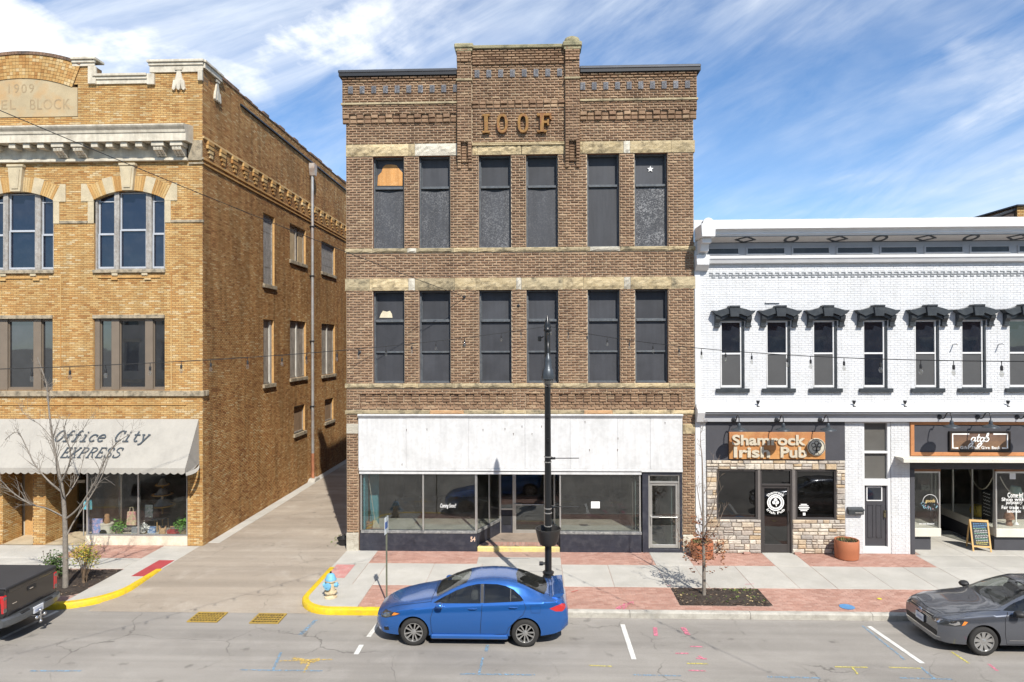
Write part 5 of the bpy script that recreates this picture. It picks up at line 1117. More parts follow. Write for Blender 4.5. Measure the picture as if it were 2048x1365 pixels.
MB().box(GX0, PIER-.03, YL+.07, YL+.078, zsl, zhd).build('window_pane', m_glass2, YB); MB().box(GX0-.004, GX0+.004, YL+.12, YD, zsl, zhd).build('window_pane', m_glass2, YB)
hd = MB(); hd.box(LXL, PIER, YL+.02, YD+.2, zhd, zhd+.1); hd.build('soffit', m_bei, YB)
bw0 = oy(110, 1010, YD)[0]; bw1 = oy(144, 1010, YD)[0]; n = 9
for i in range(n): MB().bbox(bw0+(bw1-bw0)*i/n, bw0+(bw1-bw0)*(i+1)/n-.012, YD-.02, YD+.1, .16, zhd, .006).build('wall_board', m_bei, YB)
a, b = oy(-60, 1010, YL+.95)[0], oy(53, 1010, YL+1.1)[0]; n = 16
for i in range(n): MB().bbox(a+(b-a)*i/n, a+(b-a)*(i+1)/n-.014, YL+1.05, YL+1.2, .16, zhd, .006).build('wall_board', m_bei, YB)
MB().box(b, p1a+.02, YL+1.02, YL+1.2, .1, zhd).build('entry_wall', m_yrev, YB); MB().box(p1b-.3, bw0, YL+.9, YD+.1, .1, zhd).build('entry_wall', m_yrev, YB)
d0_, d1_ = oy(145.5, 1010, YD)[0], GX0-.01
dd = MB(); 
for p, q, r_, t_ in ((d0_, d0_+.06, .2, zhd), (d1_-.06, d1_, .2, zhd), (d0_+.06, d1_-.06, .2, .33), (d0_+.06, d1_-.06, 2.35, 2.42)): dd.bbox(p, q, YD-.03, YD+.04, r_, t_, .005)
do = dd.build('door', m_alu, YB); MB().box(d0_+.06, d1_-.06, YD, YD+.008, .33, zhd).build('pane', m_glass, do); MB().tube([(d1_-.1, YD-.06, 1.0), (d1_-.1, YD-.06, 1.35)], .012).build('handle', m_alu, do)
MB().box(oy(154, 966, YD)[0], oy(170, 966, YD)[0], YD-.012, YD-.004, oy(160, 966, YD)[1], oy(160, 960, YD)[1]).build('door_notice', m_paper, do)
ef = MB(); ef.quad((p1b, YL-.05, SW+.012), (GX0-.05, YL-.05, SW+.012), (GX0-.05, YD, SW+.05), (p1b, YD, SW+.05)); ef.quad((p2b, YL-.05, SW+.012), (p1a, YL-.05, SW+.012), (p1a, YL+1.05, SW+.05), (p2b, YL+1.05, SW+.05)); ef.build('entry_floor', mat('tan entry floor', (.46, .38, .26), .8, var=.2), YB)
rm = MB(); rx0, rx1, ry = d0_-.6, LX_C-.45, YL+6.5
rm.box(rx0-.02, rx0, YD+.12, ry, .1, 3.2); rm.box(rx1, rx1+.02, YL+.15, ry, .1, 3.2); rm.box(rx0, rx1, ry, ry+.02, .1, 3.2); rm.box(GX0, rx1, YL+.13, ry, .1, zsl-.1, 1); rm.box(rx0, GX0, YD+.1, ry, .1, .2, 1); rm.box(rx0, rx1, YL+.2, ry, 3.15, 3.17)
rm.build('shop_interior', [mat('shop wall', (.34, .33, .31), .9, var=.3), mat('shop display floor', (.26, .23, .20), .7)], YB)
# ================================================================== the white-painted building on the right
def whitemat(name, col=(0.62, 0.625, 0.63)):
    return mat(name, col, 0.65, var=0.05, scale=1.3, fine=30, fvar=0.04, tint=(0.53, 0.53, 0.51), tscale=2.4, tamt=0.4, streak=0.10, bump=0.15, bscale=60)
m_wb_ = whitemat('white masonry paint'); m_wtrim = mat('white gloss trim', (0.65, 0.65, 0.645), 0.45, var=.05, fvar=.03, tint=(.55, .54, .52), tscale=3, tamt=.25)
m_wjoint = mat('greyer paint joint', (0.58, 0.585, 0.595), 0.9, var=.2)  # joints a little greyer than the painted brick
m_gtrim = mat('dove grey trim', (0.34, 0.345, 0.36), 0.6, var=.06, fvar=.04); m_blk = mat('charcoal gloss paint', (0.038, 0.043, 0.048), 0.36, var=.12, fvar=.05, tint=(.09, .1, .1), tscale=5, tamt=.3)
m_char = mat('charcoal sign panel', (0.058, 0.058, 0.066), 0.65, var=.1, fvar=.05)
m_wg2 = darkglass('dark sash glass', (0.012, 0.016, 0.024), 1.75, .05, 1.4); m_scr = mat('insect screen', (0.075, 0.075, 0.075), 0.5, var=.06, fvar=.05)
WX0, WX1 = MX1+.012, 19.2; fnW = FRONT(YW)
def zw(py, px=1700): return oy(px, py, YW)[1]
def xw(px, py=700): return oy(px, py, YW)[0]
def wfn(d0): return lambda u, v, d: (u, YW-d0-d, v)
WB = thing('brick_building', 'white painted brick building with black window hoods and two shopfronts', 'building', (12, YW+8, 0))
LW = [1440.5, 1532.5, 1626, 1726.5, 1830, 1923.5, 2018.5, 2112]
WW = [(xw(p, 710), xw(p+48.5, 710), zw(777), zw(641)) for p in LW]
Z1 = zw(826); ZC0 = zw(523)
P0, P1 = xw(1412, 950), xw(1690, 950); D0, D1 = xw(1726, 950), xw(1782, 950); G0 = xw(1820, 950)
wh = WW+[(P0, P1, 0, Z1), (D0, D1, 0, Z1), (G0, WX1+1, 0, Z1)]
bk = MB(); backing(bk, WX0, WX1, 0, ZC0+1.4, wh, wfn(0), -.009, .16, rmi=1)
bk.build('wall', [m_wjoint, m_blk], WB)
bw = layout(WX0, WX1, SW, ZC0+.05, wh, .0735, .212, .006)
brickwork(WB, bw, wfn(0), m_wb_, flat, CAMP, 300, 'brick', 6)
MB().bbox(WX0, xw(1395+7, 900), YW-.03, YW-.001, SW, ZC0, .005).build('edge_pier', m_wb_, WB)
sh = MB(); sh.box(WX0, WX0+.25, YW+.2, YW+25, 0, 10.3); sh.box(WX1-.25, WX1, YW+.2, YW+25, 0, 10.3); sh.box(WX0+.25, WX1-.25, YW+24.8, YW+25, 0, 10.3); sh.build('side_wall', m_wb_, WB); MB().box(WX0, WX1, YW+.3, YW+25, 10.3, 10.4).build('roof', m_dark, WB)
# cornice
fy = .12; cy = .62; zcv0, zcv1 = oy(1700, 484, YW-fy)[1], oy(1700, 471, YW-cy)[1]; zt0, zt1 = oy(1700, 457, YW-cy-.12)[1], oy(1700, 446.5, YW-cy-.2)[1]
zl0, zl1 = oy(1700, 517, YW-.2)[1], oy(1700, 512, YW-.22)[1]; CX0 = WX0+.28
cr = MB(); prof = [(.1, zcv1), (-cy, zcv1), (-cy-.02, zcv1+.05), (-cy-.05, zcv1+.055), (-cy-.05, zcv1+.09), (-cy-.04, zcv1+.1), (-cy-.08, zt0-.02), (-cy-.18, zt0), (-cy-.2, zt0+.01), (-cy-.2, zt1), (.3, zt1-.03)]
cr.prism(prof, CX0-.05, WX1+.2, lambda p, z, x: (x, YW+p, z)); cor = cr.build('cornice', m_wtrim, WB)
q = MB(); q.prism([(-cy+.01, zcv1-.001), (-fy, zcv0), (.1, zcv0), (.1, zcv1-.001)], CX0, WX1+.2, lambda p, z, x: (x, YW+p, z)); q.build('cove', mat('grey cove paint', (.50, .49, .48), .6, var=.06), cor)
q = MB(); q.box(CX0, WX1+.2, YW-fy, YW+.1, zl0-.1, zcv0-.002); q.build('frieze', m_gtrim, cor)
q = MB(); q.prism([(0.02, zl0-.14), (-.14, zl0-.12), (-.2, zl0), (-.23, zl0+.02), (-.23, zl1), (-.1, zl1+.05), (.02, zl1+.05)], CX0-.2, WX1+.2, lambda p, z, x: (x, YW+p, z)); q.build('lower_moulding', m_wtrim, cor)
dv = Vector((0, -(cy-fy), zcv1-zcv0)); dlv = dv.length; dv.normalize(); nv = Vector((0, -dv.z, dv.y)); nv = nv if nv.z < 0 else -nv
fc = lambda u, v, d: tuple(Vector((u, YW-fy, zcv0))+dv*v+nv*(d+.003))
for k, px in enumerate((1490, 1582, 1674, 1759.5, 1850.5, 1941.5, 2034, 2126)):
    x = oy(px, 477, YW-.35)[0]; mb = MB(); hh = dlv*.42
    if k % 2 == 0: mb.ribbon([(x-.30, dlv/2), (x, dlv/2+hh), (x+.30, dlv/2), (x, dlv/2-hh)], .10, fc, .012, closed=True)
    else: mb.ribbon(ell(x, dlv/2, .185, hh, 0, 360, 24)[:-1], .085, fc, .012, closed=True)
    mb.build('cove_ornament', m_blk, cor)
q = MB(); q.box(CX0, WX1, YW-fy-.02, YW-fy, zcv0-.012, zcv0+.012); q.box(CX0, WX1, YW-cy-.012, YW-cy+.02, zcv1-.016, zcv1+.002); q.build('black_line', m_blk, cor)
for a, b in ((1416, 1476), (1495, 1568), (1586, 1657), (1675, 1744), (1762, 1832), (1851, 1924), (1942, 2017), (2038, 2108), (2130, 2200)):
    x0, x1 = oy(a, 500, YW-fy)[0], oy(b, 500, YW-fy)[0]; z0, z1 = oy(1700, 506, YW-fy)[1], oy(1700, 496, YW-fy)[1]; f = MB(); e = .05
    for p, r, s, t_ in ((x0-e, x1+e, z0-e, z0), (x0-e, x1+e, z1, z1+e*.8), (x0-e, x0, z0, z1), (x1, x1+e, z0, z1)): f.box(p, r, YW-fy-.03, YW-fy, s, t_)
    fo = f.build('frieze_panel', m_gtrim, cor); MB().box(x0, x1, YW-fy-.006, YW-fy+.01, z0, z1).build('vent_mesh', m_blk, fo)
# end console
ec = MB(); X0, X1 = WX0-.0, CX0+.16; zt = zt1
ec.bbox(X0+.02, X1+.02, YW-cy-.30, YW+.1, zcv1-.05, zt+.02, .02); ec.lathe([(.17, 0), (.17, .28)], 20, ((X0+X1)/2+.02, YW-cy-.285, zt+.03), 'y'); ec.bbox(X0+.08, X1-.06, YW-cy-.12, YW, zcv1-.22, zcv1-.051, .015)
ec.prism([(.05, zcv1-.22), (-cy+.05, zcv1-.22), (-cy+.12, zcv1-.45), (-.24, zl1+.12), (-.2, zl1), (.05, zl1)], X0+.08, X1-.1, lambda p, z, x: (x, YW+p, z)); ec.bbox(X0, X1-.02, YW-.32, YW, zl0-.2, zl1+.06, .02); ec.prism([(.02, zl0-.2), (-.28, zl0-.2), (-.12, zl0-.34), (.02, zl0-.36)], X0, X1-.02, lambda p, z, x: (x, YW+p, z)); ec.build('end_console', m_wtrim, cor, 40)
# fret band
m_fret = mat('plain grey fret', (.17, .18, .19), .7, var=.1)  # flat grey key strokes, just proud of the brick
px = 1418
while px < 2230:
    x = xw(px, 549); mb = MB(); z0 = zw(549.5); u = .205
    for a, b, c, d in ((.0, .62, .056, .086), (.48, .62, .014, .056), (.0, .97, -.024, .014), (.40, .54, -.058, -.024), (.40, 1.0, -.088, -.058)): mb.box(x+a*u, x+b*u, YW-.012, YW-.002, z0+c, z0+d)
    mb.build('fret_motif', m_fret, WB); px += 13.25
# windows with cast hoods
def prism_px(pts, cx, z_of, d0, d1): return [(cx+p*.01660, z_of(py)) for p, py in pts]
for i, (a, b, c, d) in enumerate(WW):
    y = YW+.10; f = MB(); s = .055; x0, x1 = a+.012, a+.722
    for p, q_, r_, t_ in ((x0, x0+s, c+.02, d), (x1-s, x1, c+.02, d), (x0+s, x1-s, d-s, d), (x0+s, x1-s, c+.02, c+.02+s*1.4), (x0+s, x1-s, zw(709), zw(705.5))): f.bbox(p, q_, y-.03, y+.04, r_, t_, .006)
    w = f.build('window', m_wtrim, WB)
    MB().box(x0+s, x1-s, y+.012, y+.02, zw(705.5), d-s).build('pane', m_wg2, w)
    MB().box(x0+s, x1-s, y-.002, y+.006, c+.02+s*1.4, zw(709)).build('screen' if i != 3 else 'pane', m_scr if i != 3 else m_wg2, w)
    j = MB(); j.box(x1, b, YW+.02, y+.05, c, d); j.box(a, x0, YW+.02, y+.05, c, d); j.box(x0, x1, YW+.02, y+.05, c, c+.02); j.build('jamb', m_blk, w)
    MB().bbox(a-.15, b+.14, YW-.10, YW+.10, zw(785), c, .012).build('sill', m_blk, w)
    cx = (a+b)/2; K = .0166; Zp = zw
    h = MB()
    top = [(-41.5, 621), (-32, 621.5), (-22, 618), (-11, 615.5), (0, 614.5), (11, 615.5), (22, 618), (32, 621.5), (41.5, 621), (39, 625), (35, 628.5)]; inn = [(25, 633), (13, 628), (0, 626), (-13, 628), (-25, 633), (-35, 628.5), (-39, 625)]
    h.prism([(cx+p*K, Zp(v)) for p, v in top+inn], YW-.26, YW)
    h.prism([(cx+p*K, Zp(v)) for p, v in [(-35, 629), (-25, 633.5), (-13, 628.5), (0, 626.5), (13, 628.5), (25, 633.5), (35, 629), (34, 634), (25, 640), (13, 634), (0, 632), (-13, 634), (-25, 640), (-34, 634)]], YW-.16, YW)
    hood = h.build('window_hood', m_blk, WB)
    MB().prism([(cx+p*K, Zp(v)) for p, v in [(-8, 633), (8, 633), (10, 615), (-10, 615)]], YW-.31, YW-.02).build('keystone', m_blk, hood); MB().bbox(cx-.17, cx+.17, YW-.34, YW-.02, Zp(615), Zp(611.5), .012).build('keystone_cap', m_blk, hood)
    for sg in (-1, 1):
        e0, e1 = sorted((cx+sg*26*K, cx+sg*35*K)); bq = MB(); bq.prism([(0, Zp(631)), (-.22, Zp(631)), (-.2, Zp(638)), (-.10, Zp(645)), (-.09, Zp(650)), (0, Zp(650))], e0, e1, lambda p, z, x: (x, YW+p, z)); bq.bbox(e0-.015, e1+.015, YW-.12, YW, Zp(654), Zp(650), .008); bq.build('bracket', m_blk, hood)
    MB().prism([(a-.0, d-.0), (b, d-.0)]+[(cx+p*K, Zp(v)) for p, v in [(25, 640), (13, 634), (0, 632), (-13, 634), (-25, 640)]], YW-.015, YW+.09).build('head_board', m_blk, hood)
# conduit stubs on the wall
for px, py in ((1906, 690), (1997, 690)): x, z = xw(px, py), zw(py); MB().tube([(x, YW, z), (x, YW-.22, z+.02), (x-.02, YW-.25, z)], .02, 8).build('conduit_stub', m_wtrim, WB)
MB().bbox(xw(1530, 604), xw(1559, 604), YW-.05, YW, zw(606), zw(603.5), .006).build('patch_ledge', m_wb_, WB)
# ledge over the shopfronts
lp = [(0, zw(807)), (-.1, zw(808)), (-.34, zw(817.5)), (-.36, zw(822)), (-.24, zw(822.5)), (-.24, zw(824)), (-.28, zw(825)), (-.28, zw(827)), (-.16, zw(828)), (-.16, Z1-.3), (0, Z1-.3)]
l = MB(); l.prism(lp[:9]+[(0, zw(828))], WX0+.02, WX1, lambda p, z, x: (x, YW+p, z)); lo = l.build('ledge', m_wtrim, WB)
ZF0, ZF1 = zw(843), zw(828)-.003
MB().box(WX0+.03, WX1, YW-.15, YW, ZF0, ZF1).build('fascia', m_gtrim, WB)
MB().prism([(0, zw(809)), (-.36, zw(817)), (-.38, zw(824)), (-.22, ZF0), (0, ZF0)], WX0, WX0+.24, lambda p, z, x: (x, YW+p, z)).build('end_bracket', m_wtrim, WB)
for k, px in enumerate((1516, 1708, 1810, 2016)):
    x = oy(px, 810, YW-.2)[0]; zb_ = oy(px, 812, YW-.2)[1]; t = thing('spotlight', 'small black spotlight on the white ledge, %s from the brown building' % ('first', 'second', 'third', 'fourth')[k], 'spotlight', (x, YW-.2, zb_), 'black spotlights along the white ledge')
    MB().tube([(x, YW-.2, zb_-.02), (x, YW-.2, zb_+.09)], .014, 8).build('stem', m_dark, t); MB().lathe([(.035, zb_+.06), (.06, zb_+.16), (.055, zb_+.17), (.0, zb_+.165)], 10, (x, YW-.2, 0)).build('head', m_dark, t, 40); MB().bbox(x-.05, x+.05, YW-.25, YW-.15, zb_-.03, zb_-.012, .004).build('base', m_dark, t)
# --- pub front: charcoal panel and stone veneer
ZPN = zw(921, 1550); MB().bbox(P0+.004, P1-.004, YW-.02, YW+.1, ZPN, ZF0-.003, .004).build('sign_panel', m_char, WB)
def pubx(px): return xw(px, 1010)
LWn, DRn, RWn = (pubx(1433), pubx(1515)), (pubx(1521), pubx(1584)), (pubx(1591), pubx(1672.5)); zwt, zwb = zw(939.5, 1550), zw(1039.5, 1550)
def stonecol():
    m = bpy.data.materials.new('stacked ledgestone'); m.use_nodes = True; t = m.node_tree; b = t.nodes['Principled BSDF']; g = N(t, 'ShaderNodeNewGeometry'); oi = N(t, 'ShaderNodeObjectInfo'); pos = g.outputs['Position']
    c = ramp(t, oi.outputs['Random'], [(0, (.42, .38, .33)), (.2, (.33, .295, .26)), (.4, (.56, .48, .38)), (.55, (.55, .50, .42)), (.7, (.46, .34, .21)), (.85, (.37, .32, .275)), (1, (.60, .55, .46))])
    c = mixc(t, 1.0, c, ramp(t, noise(t, pos, 9, 6, .6), [(.3, .72), (.7, 1.18)]), 'MULTIPLY'); L(t, c, b.inputs['Base Color']); b.inputs['Roughness'].default_value = .9
    bp = N(t, 'ShaderNodeBump'); bp.inputs['Strength'].default_value = .8; bp.inputs['Distance'].default_value = .03; L(t, noise(t, pos, 20, 6, .6), bp.inputs['Height']); L(t, bp.outputs[0], b.inputs['Normal']); MATS['ledge'] = m; return m
m_ledge = stonecol(); rs = random.Random(17)
zones = [(P0+.01, P1-.01, zwt, ZPN), (P0+.01, LWn[0], zwb, zwt), (RWn[1], P1-.01, zwb, zwt), (P0+.01, DRn[0], SW, zwb), (DRn[1], P1-.01, SW, zwb)]
vb = MB()
for a, b, c, d in zones:
    vb.box(a, b, YW, YW+.12, c, d)
    z = c
    while z < d-.03:
        h = min(rs.choice([.11, .14, .16, .19]), d-z); h = d-z if d-z-h < .07 else h; x = a
        while x < b-.02:
            w = rs.uniform(.16, .44) if b-a > .6 else rs.uniform(.14, .36); w = b-x if b-x-w < .10 else w
            parts = [(z, z+h)] if (h < .15 or rs.random() < .7) else [(z, z+h*.5), (z+h*.5, z+h)]
            for q0, q1 in parts:
                mb = MB(); e = .035+rs.uniform(0, .035); g_ = .006; j = lambda s=.006: rs.uniform(-s, s)
                A, B_, C_, D_ = x+g_, x+w-g_, q0+g_, q1-g_; i_ = .022
                mb.add([(A, YW, C_), (B_, YW, C_), (B_, YW, D_), (A, YW, D_), (A+j(), YW-e+.022, C_+j()), (B_+j(), YW-e+.022, C_+j()), (B_+j(), YW-e+.022, D_+j()), (A+j(), YW-e+.022, D_+j()), (A+i_+j(), YW-e+j(), C_+i_+j()), (B_-i_+j(), YW-e+j(), C_+i_+j()), (B_-i_+j(), YW-e+j(), D_-i_+j()), (A+i_+j(), YW-e+j(), D_-i_+j())],
                       [(0, 1, 5, 4), (1, 2, 6, 5), (2, 3, 7, 6), (3, 0, 4, 7), (4, 5, 9, 8), (5, 6, 10, 9), (6, 7, 11, 10), (7, 4, 8, 11), (8, 9, 10, 11)])
                mb.build('stone', m_ledge, WB)
            x += w
        z += h
vb.build('veneer_backing', mat('grey mortar', (.26, .24, .22), .95), WB)
m_brz = mat('bronze anodised frame', (.062, .056, .054), .45, .3, var=.08, fvar=.04); m_brl = mat('lighter bronze post', (.16, .145, .135), .5, .2, var=.08); m_pg = glassmat('tinted pub glass', (.10, .10, .10), 1.75, dirt=.012)
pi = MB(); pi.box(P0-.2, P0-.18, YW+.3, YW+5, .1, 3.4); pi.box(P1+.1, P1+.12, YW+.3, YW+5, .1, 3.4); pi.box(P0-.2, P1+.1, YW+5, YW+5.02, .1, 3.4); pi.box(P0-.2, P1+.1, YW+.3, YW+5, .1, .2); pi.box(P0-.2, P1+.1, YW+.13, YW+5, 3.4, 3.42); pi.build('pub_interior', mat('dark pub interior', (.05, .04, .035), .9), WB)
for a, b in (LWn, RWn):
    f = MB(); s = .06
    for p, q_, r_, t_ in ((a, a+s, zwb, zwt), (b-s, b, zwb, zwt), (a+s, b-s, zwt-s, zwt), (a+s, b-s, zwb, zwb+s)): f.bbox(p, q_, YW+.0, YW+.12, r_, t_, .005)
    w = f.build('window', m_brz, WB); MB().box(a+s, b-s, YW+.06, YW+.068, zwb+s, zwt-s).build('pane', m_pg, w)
for a, b in ((LWn[1]+.004, DRn[0]-.004), (DRn[1]+.004, RWn[0]-.004)): MB().bbox(a, b, YW-.02, YW+.12, zwb-.04, zwt, .006).build('window_post', m_brl, WB)
a, b = DRn; zd = zw(971, 1550); f = MB(); s = .05
for p, q_, r_, t_ in ((a, a+s, SW, zwt), (b-s, b, SW, zwt), (a+s, b-s, zwt-s, zwt), (a+s, b-s, zd-.02, zd+.04)): f.bbox(p, q_, YW+.0, YW+.14, r_, t_, .005)
df = f.build('door_frame', m_brz, WB); MB().box(a+s, b-s, YW+.06, YW+.068, zd+.04, zwt-s).build('transom_pane', m_pg, df)
d_ = MB(); A, B_ = a+s+.006, b-s-.006; s2 = .085
for p, q_, r_, t_ in ((A, A+s2, SW+.02, zd-.025), (B_-s2, B_, SW+.02, zd-.025), (A+s2, B_-s2, zd-.025-s2, zd-.025), (A+s2, B_-s2, SW+.02, SW+.28)): d_.bbox(p, q_, YW+.04, YW+.09, r_, t_, .005)
pd = d_.build('door', m_brz, WB); MB().box(A+s2, B_-s2, YW+.06, YW+.068, SW+.28, zd-.025-s2).build('pane', m_pg, pd)
hx = B_-s2*.5; hz = zw(1036, 1577); h = MB(); h.tube([(hx, YW+.04, hz+.2), (hx, YW-.05, hz+.18), (hx, YW-.05, hz-.16), (hx, YW+.04, hz-.18)], .013, 8); h.build('handle', mat('dark bronze', (.03, .025, .02), .35, .6), pd)
# etched door roundel: ring, clover and curved name
fd = FRONT(YW+.057); cx, cz = (A+B_)/2, zw(1006.5, 1552); r0 = .255; K = MB()
K.ribbon(ell(cx, cz, r0, r0, 0, 360, 40)[:-1], .035, fd, .002, closed=True); K.ribbon(ell(cx, cz, r0*.76, r0*.76, 0, 360, 40)[:-1], .05, fd, .002, closed=True)
for an in (90, 205, -25):
    K.ribbon(ell(cx+.055*math.cos(R(an)), cz+.03+.055*math.sin(R(an)), .03, .03, 0, 360, 16)[:-1], .058, fd, .0025, closed=True)
K.ribbon([(cx, cz+.02), (cx+.01, cz-.06), (cx+.03, cz-.12)], .03, fd, .0025); K.build('roundel', m_wtext, pd)
def arcw(cx, cz, r, h, a0, a1):
    def w(a, b):
        an = R(a0+(a1-a0)*a); rr = r+h*(b if a0 > a1 else 1-b); return cx+rr*math.cos(an), cz+rr*math.sin(an)
    return w
text_on('curved_name', 'Shamrock', 0, 1, 0, 1, fd, m_wtext, pd, .002, .001, offset=.015, warp=arcw(cx, cz, r0+.045, .085, 142, 38)); text_on('curved_name', 'Irish Pub', 0, 1, 0, 1, fd, m_wtext, pd, .002, .001, offset=.015, warp=arcw(cx, cz, r0+.045, .085, 218, 322))
hs = MB(); fx = FRONT(YW+.057); bx = pubx(1609); 
for k, (wd, py) in enumerate(((.20, 1010.5), (.30, 1013.5), (.36, 1017), (.30, 1020), (.22, 1023))): hs.ribbon([(bx-wd/2, zw(py)), (bx+wd/2, zw(py))], .028, fx, .002)
hs.ribbon([(bx-.03, zw(1030)), (bx+.05, zw(1030))], .09, fx, .002); hs.build('window_decal', m_wtext, WB)
# pub sign
m_plank = []
for k in range(3): m_plank.append(mat('orange cedar %d' % k, (.46-.03*k, .215-.02*k, .07), .55, var=.15, scale=3, fvar=.1, tint=(.52, .30, .12), tscale=2.2, tamt=.6))
SG = thing('pub_sign', 'orange cedar plank sign lettered Shamrock Irish Pub', 'sign', ((pubx(1457)+pubx(1648))/2, YW-.05, zw(918))); s0, s1, sz0, sz1 = xw(1457, 890), xw(1648, 890), zw(918, 1550), zw(864, 1550)
for k in range(3): MB().bbox(s0, s1, YW-.10, YW-.02, sz0+(sz1-sz0)*k/3+.002, sz0+(sz1-sz0)*(k+1)/3-.002, .006).build('plank', m_plank[k], SG)
m_let = mat('brushed sign letters', (.52, .46, .35), .6, var=.1); fs_ = FRONT(YW-.10)
for tx, a, b, c, d in (('Shamrock', 1462, 1608, 890, 869), ('Irish', 1465, 1537, 914.5, 893), ('Pub', 1558, 1610, 914.5, 893)):
    text_on('lettering', tx, xw(a, 890), xw(b, 890), zw(c, 1550), zw(d, 1550), fs_, m_let, SG, .05, .002, offset=.03, split=True)
ex, ez = xw(1629, 893), zw(893, 1550); er = .285; em = MB().lathe([(er, 0), (er, -.06), (er*.9, -.065), (0, -.065)], 32, (ex, YW-.10, ez), 'y').build('emblem', mat('pale emblem', (.50, .47, .38), .6), SG, 40)
kn = MB(); fe = FRONT(YW-.165)
for an in (90, 162, 234, 306, 18): kn.ribbon(ell(ex+.10*math.cos(R(an)), ez+.03+.10*math.sin(R(an)), .065, .065, 0, 360, 18)[:-1], .022, fe, .01, closed=True)
kn.ribbon([(ex, ez+.03), (ex, ez-.2)], .035, fe, .01); kn.ribbon([(ex-.07, ez-.22), (ex, ez-.1), (ex+.07, ez-.22)], .02, fe, .01); kn.ribbon(ell(ex, ez, er*.9, er*.9, 0, 360, 40)[:-1], .02, fe, .01, closed=True); kn.build('emblem_knot', mat('emblem ink', (.10, .09, .075), .7), em)
# gooseneck lamps
m_lamp = mat('weathered zinc shade', (.065, .075, .085), .38, .45, var=.15, fvar=.08)
def gooseneck(label, xw_, zmnt, ysurf, group, out=.66, drop=.26):
    t = thing('gooseneck_lamp', label, 'lamp', (xw_, ysurf, zmnt), group)
    MB().lathe([(.075, 0), (.07, -.03), (.03, -.04)], 16, (xw_, ysurf, zmnt), 'y').build('wall_plate', m_dark, t, 40)
    n = 16; pts = [(xw_, ysurf-.03, zmnt), (xw_, ysurf-.15, zmnt-.04), (xw_, ysurf-.27, zmnt+.0), (xw_, ysurf-.36, zmnt+.12), (xw_, ysurf-.47, zmnt+.19), (xw_, ysurf-.58, zmnt+.17), (xw_, ysurf-out+.01, zmnt+.06), (xw_, ysurf-out, zmnt-.06)]
    P = []
    for i in range(len(pts)-1):
        p0, p1, p2, p3 = [Vector(pts[max(0, min(len(pts)-1, i+k))]) for k in (-1, 0, 1, 2)]
        for s in range(5): u = s/5; P.append(.5*((2*p1)+(-p0+p2)*u+(2*p0-5*p1+4*p2-p3)*u*u+(-p0+3*p1-3*p2+p3)*u**3))
    P.append(Vector(pts[-1])); MB().tube(P, .017, 8).build('arm', m_dark, t, 40)
    zz = zmnt-drop; sh_ = MB(); sh_.lathe([(.035, zz+.22), (.05, zz+.19), (.055, zz+.10), (.09, zz+.075), (.15, zz+.06), (.235, zz+.02), (.245, zz+.0), (.235, zz+.004), (.14, zz+.045), (.05, zz+.06)], 24, (xw_, ysurf-out, 0)); sh_.build('shade', m_lamp, t, 50)
for k, px in enumerate((1467, 1553, 1640)): gooseneck('gooseneck lamp over the pub sign, %s from the brown building' % ('nearest', 'middle one', 'farthest')[k], oy(px, 840, YW-.15)[0], oy(px, 840, YW-.15)[1], YW-.15, 'gooseneck lamps over the pub sign', .62)
# --- stair door bay
y = YW+.12; f = MB()
for p, q_, r_, t_ in ((D0, D0+.06, SW, ZF0), (D1-.10, D1, SW, ZF0), (D0+.06, D1-.10, zw(907.5, 1754), zw(903, 1754)), (D0+.06, D1-.10, zw(972, 1754), zw(959, 1754)), (D0+.06, D1-.10, ZF0-.06, ZF0), (D0+.06, D1-.10, SW, zw(1094.5, 1754))): f.bbox(p, q_, YW+.02, YW+.2, r_, t_, .006)
bf = f.build('door_frame', m_wtrim, WB)
for r_, t_ in ((zw(903, 1754), ZF0-.06), (zw(959, 1754), zw(907.5, 1754))): MB().box(D0+.06, D1-.1, YW+.12, YW+.128, r_, t_).build('transom_pane', mat('blinded glass', (.11, .105, .095), .12, spec=.7, var=.08, fvar=.02), bf)
a, b, c, d = D0+.065, D1-.105, zw(1094, 1754), zw(973, 1754); dm = MB(); W_ = b-a; wx0, wx1, wz0, wz1 = a+W_*.17, b-W_*.22, zw(1002, 1754), zw(977, 1754)
dm.box(a, b, YW+.12, YW+.17, c, d)
for e0, e1 in ((a+W_*.18, a+W_*.42), (a+W_*.55, a+W_*.79)):
    for p, q_, r_, t_ in ((e0, e1, zw(1012, 1754)-.015, zw(1012, 1754)), (e0, e1, zw(1078, 1754), zw(1078, 1754)+.015), (e0, e0+.015, zw(1078, 1754), zw(1012, 1754)), (e1-.015, e1, zw(1078, 1754), zw(1012, 1754))): dm.box(p, q_, YW+.105, YW+.12, r_, t_)
dr = dm.build('door', mat('charcoal door', (.052, .052, .058), .45, var=.08), WB)
wf = MB(); e = .035
for p, q_, r_, t_ in ((wx0-e, wx1+e, wz0-e, wz0), (wx0-e, wx1+e, wz1, wz1+e), (wx0-e, wx0, wz0, wz1), (wx1, wx1+e, wz0, wz1)): wf.bbox(p, q_, YW+.1, YW+.12, r_, t_, .004)
wf.build('light_frame', m_wtrim, dr); MB().box(wx0, wx1, YW+.112, YW+.119, wz0, wz1).build('pane', m_wg2, dr)
h = MB(); hx, hz = b-.06, zw(1031, 1777); h.bbox(hx-.03, hx+.03, YW+.10, YW+.12, hz-.10, hz+.12, .008); h.tube([(hx, YW+.1, hz+.08), (hx, YW+.03, hz+.06), (hx, YW+.03, hz-.08), (hx, YW+.1, hz-.09)], .012, 8); h.lathe([(.028, 0), (.02, -.06)], 10, (hx, YW+.1, hz+.12), 'y'); h.build('handle', mat('aged brass', (.22, .20, .13), .4, .7), dr)
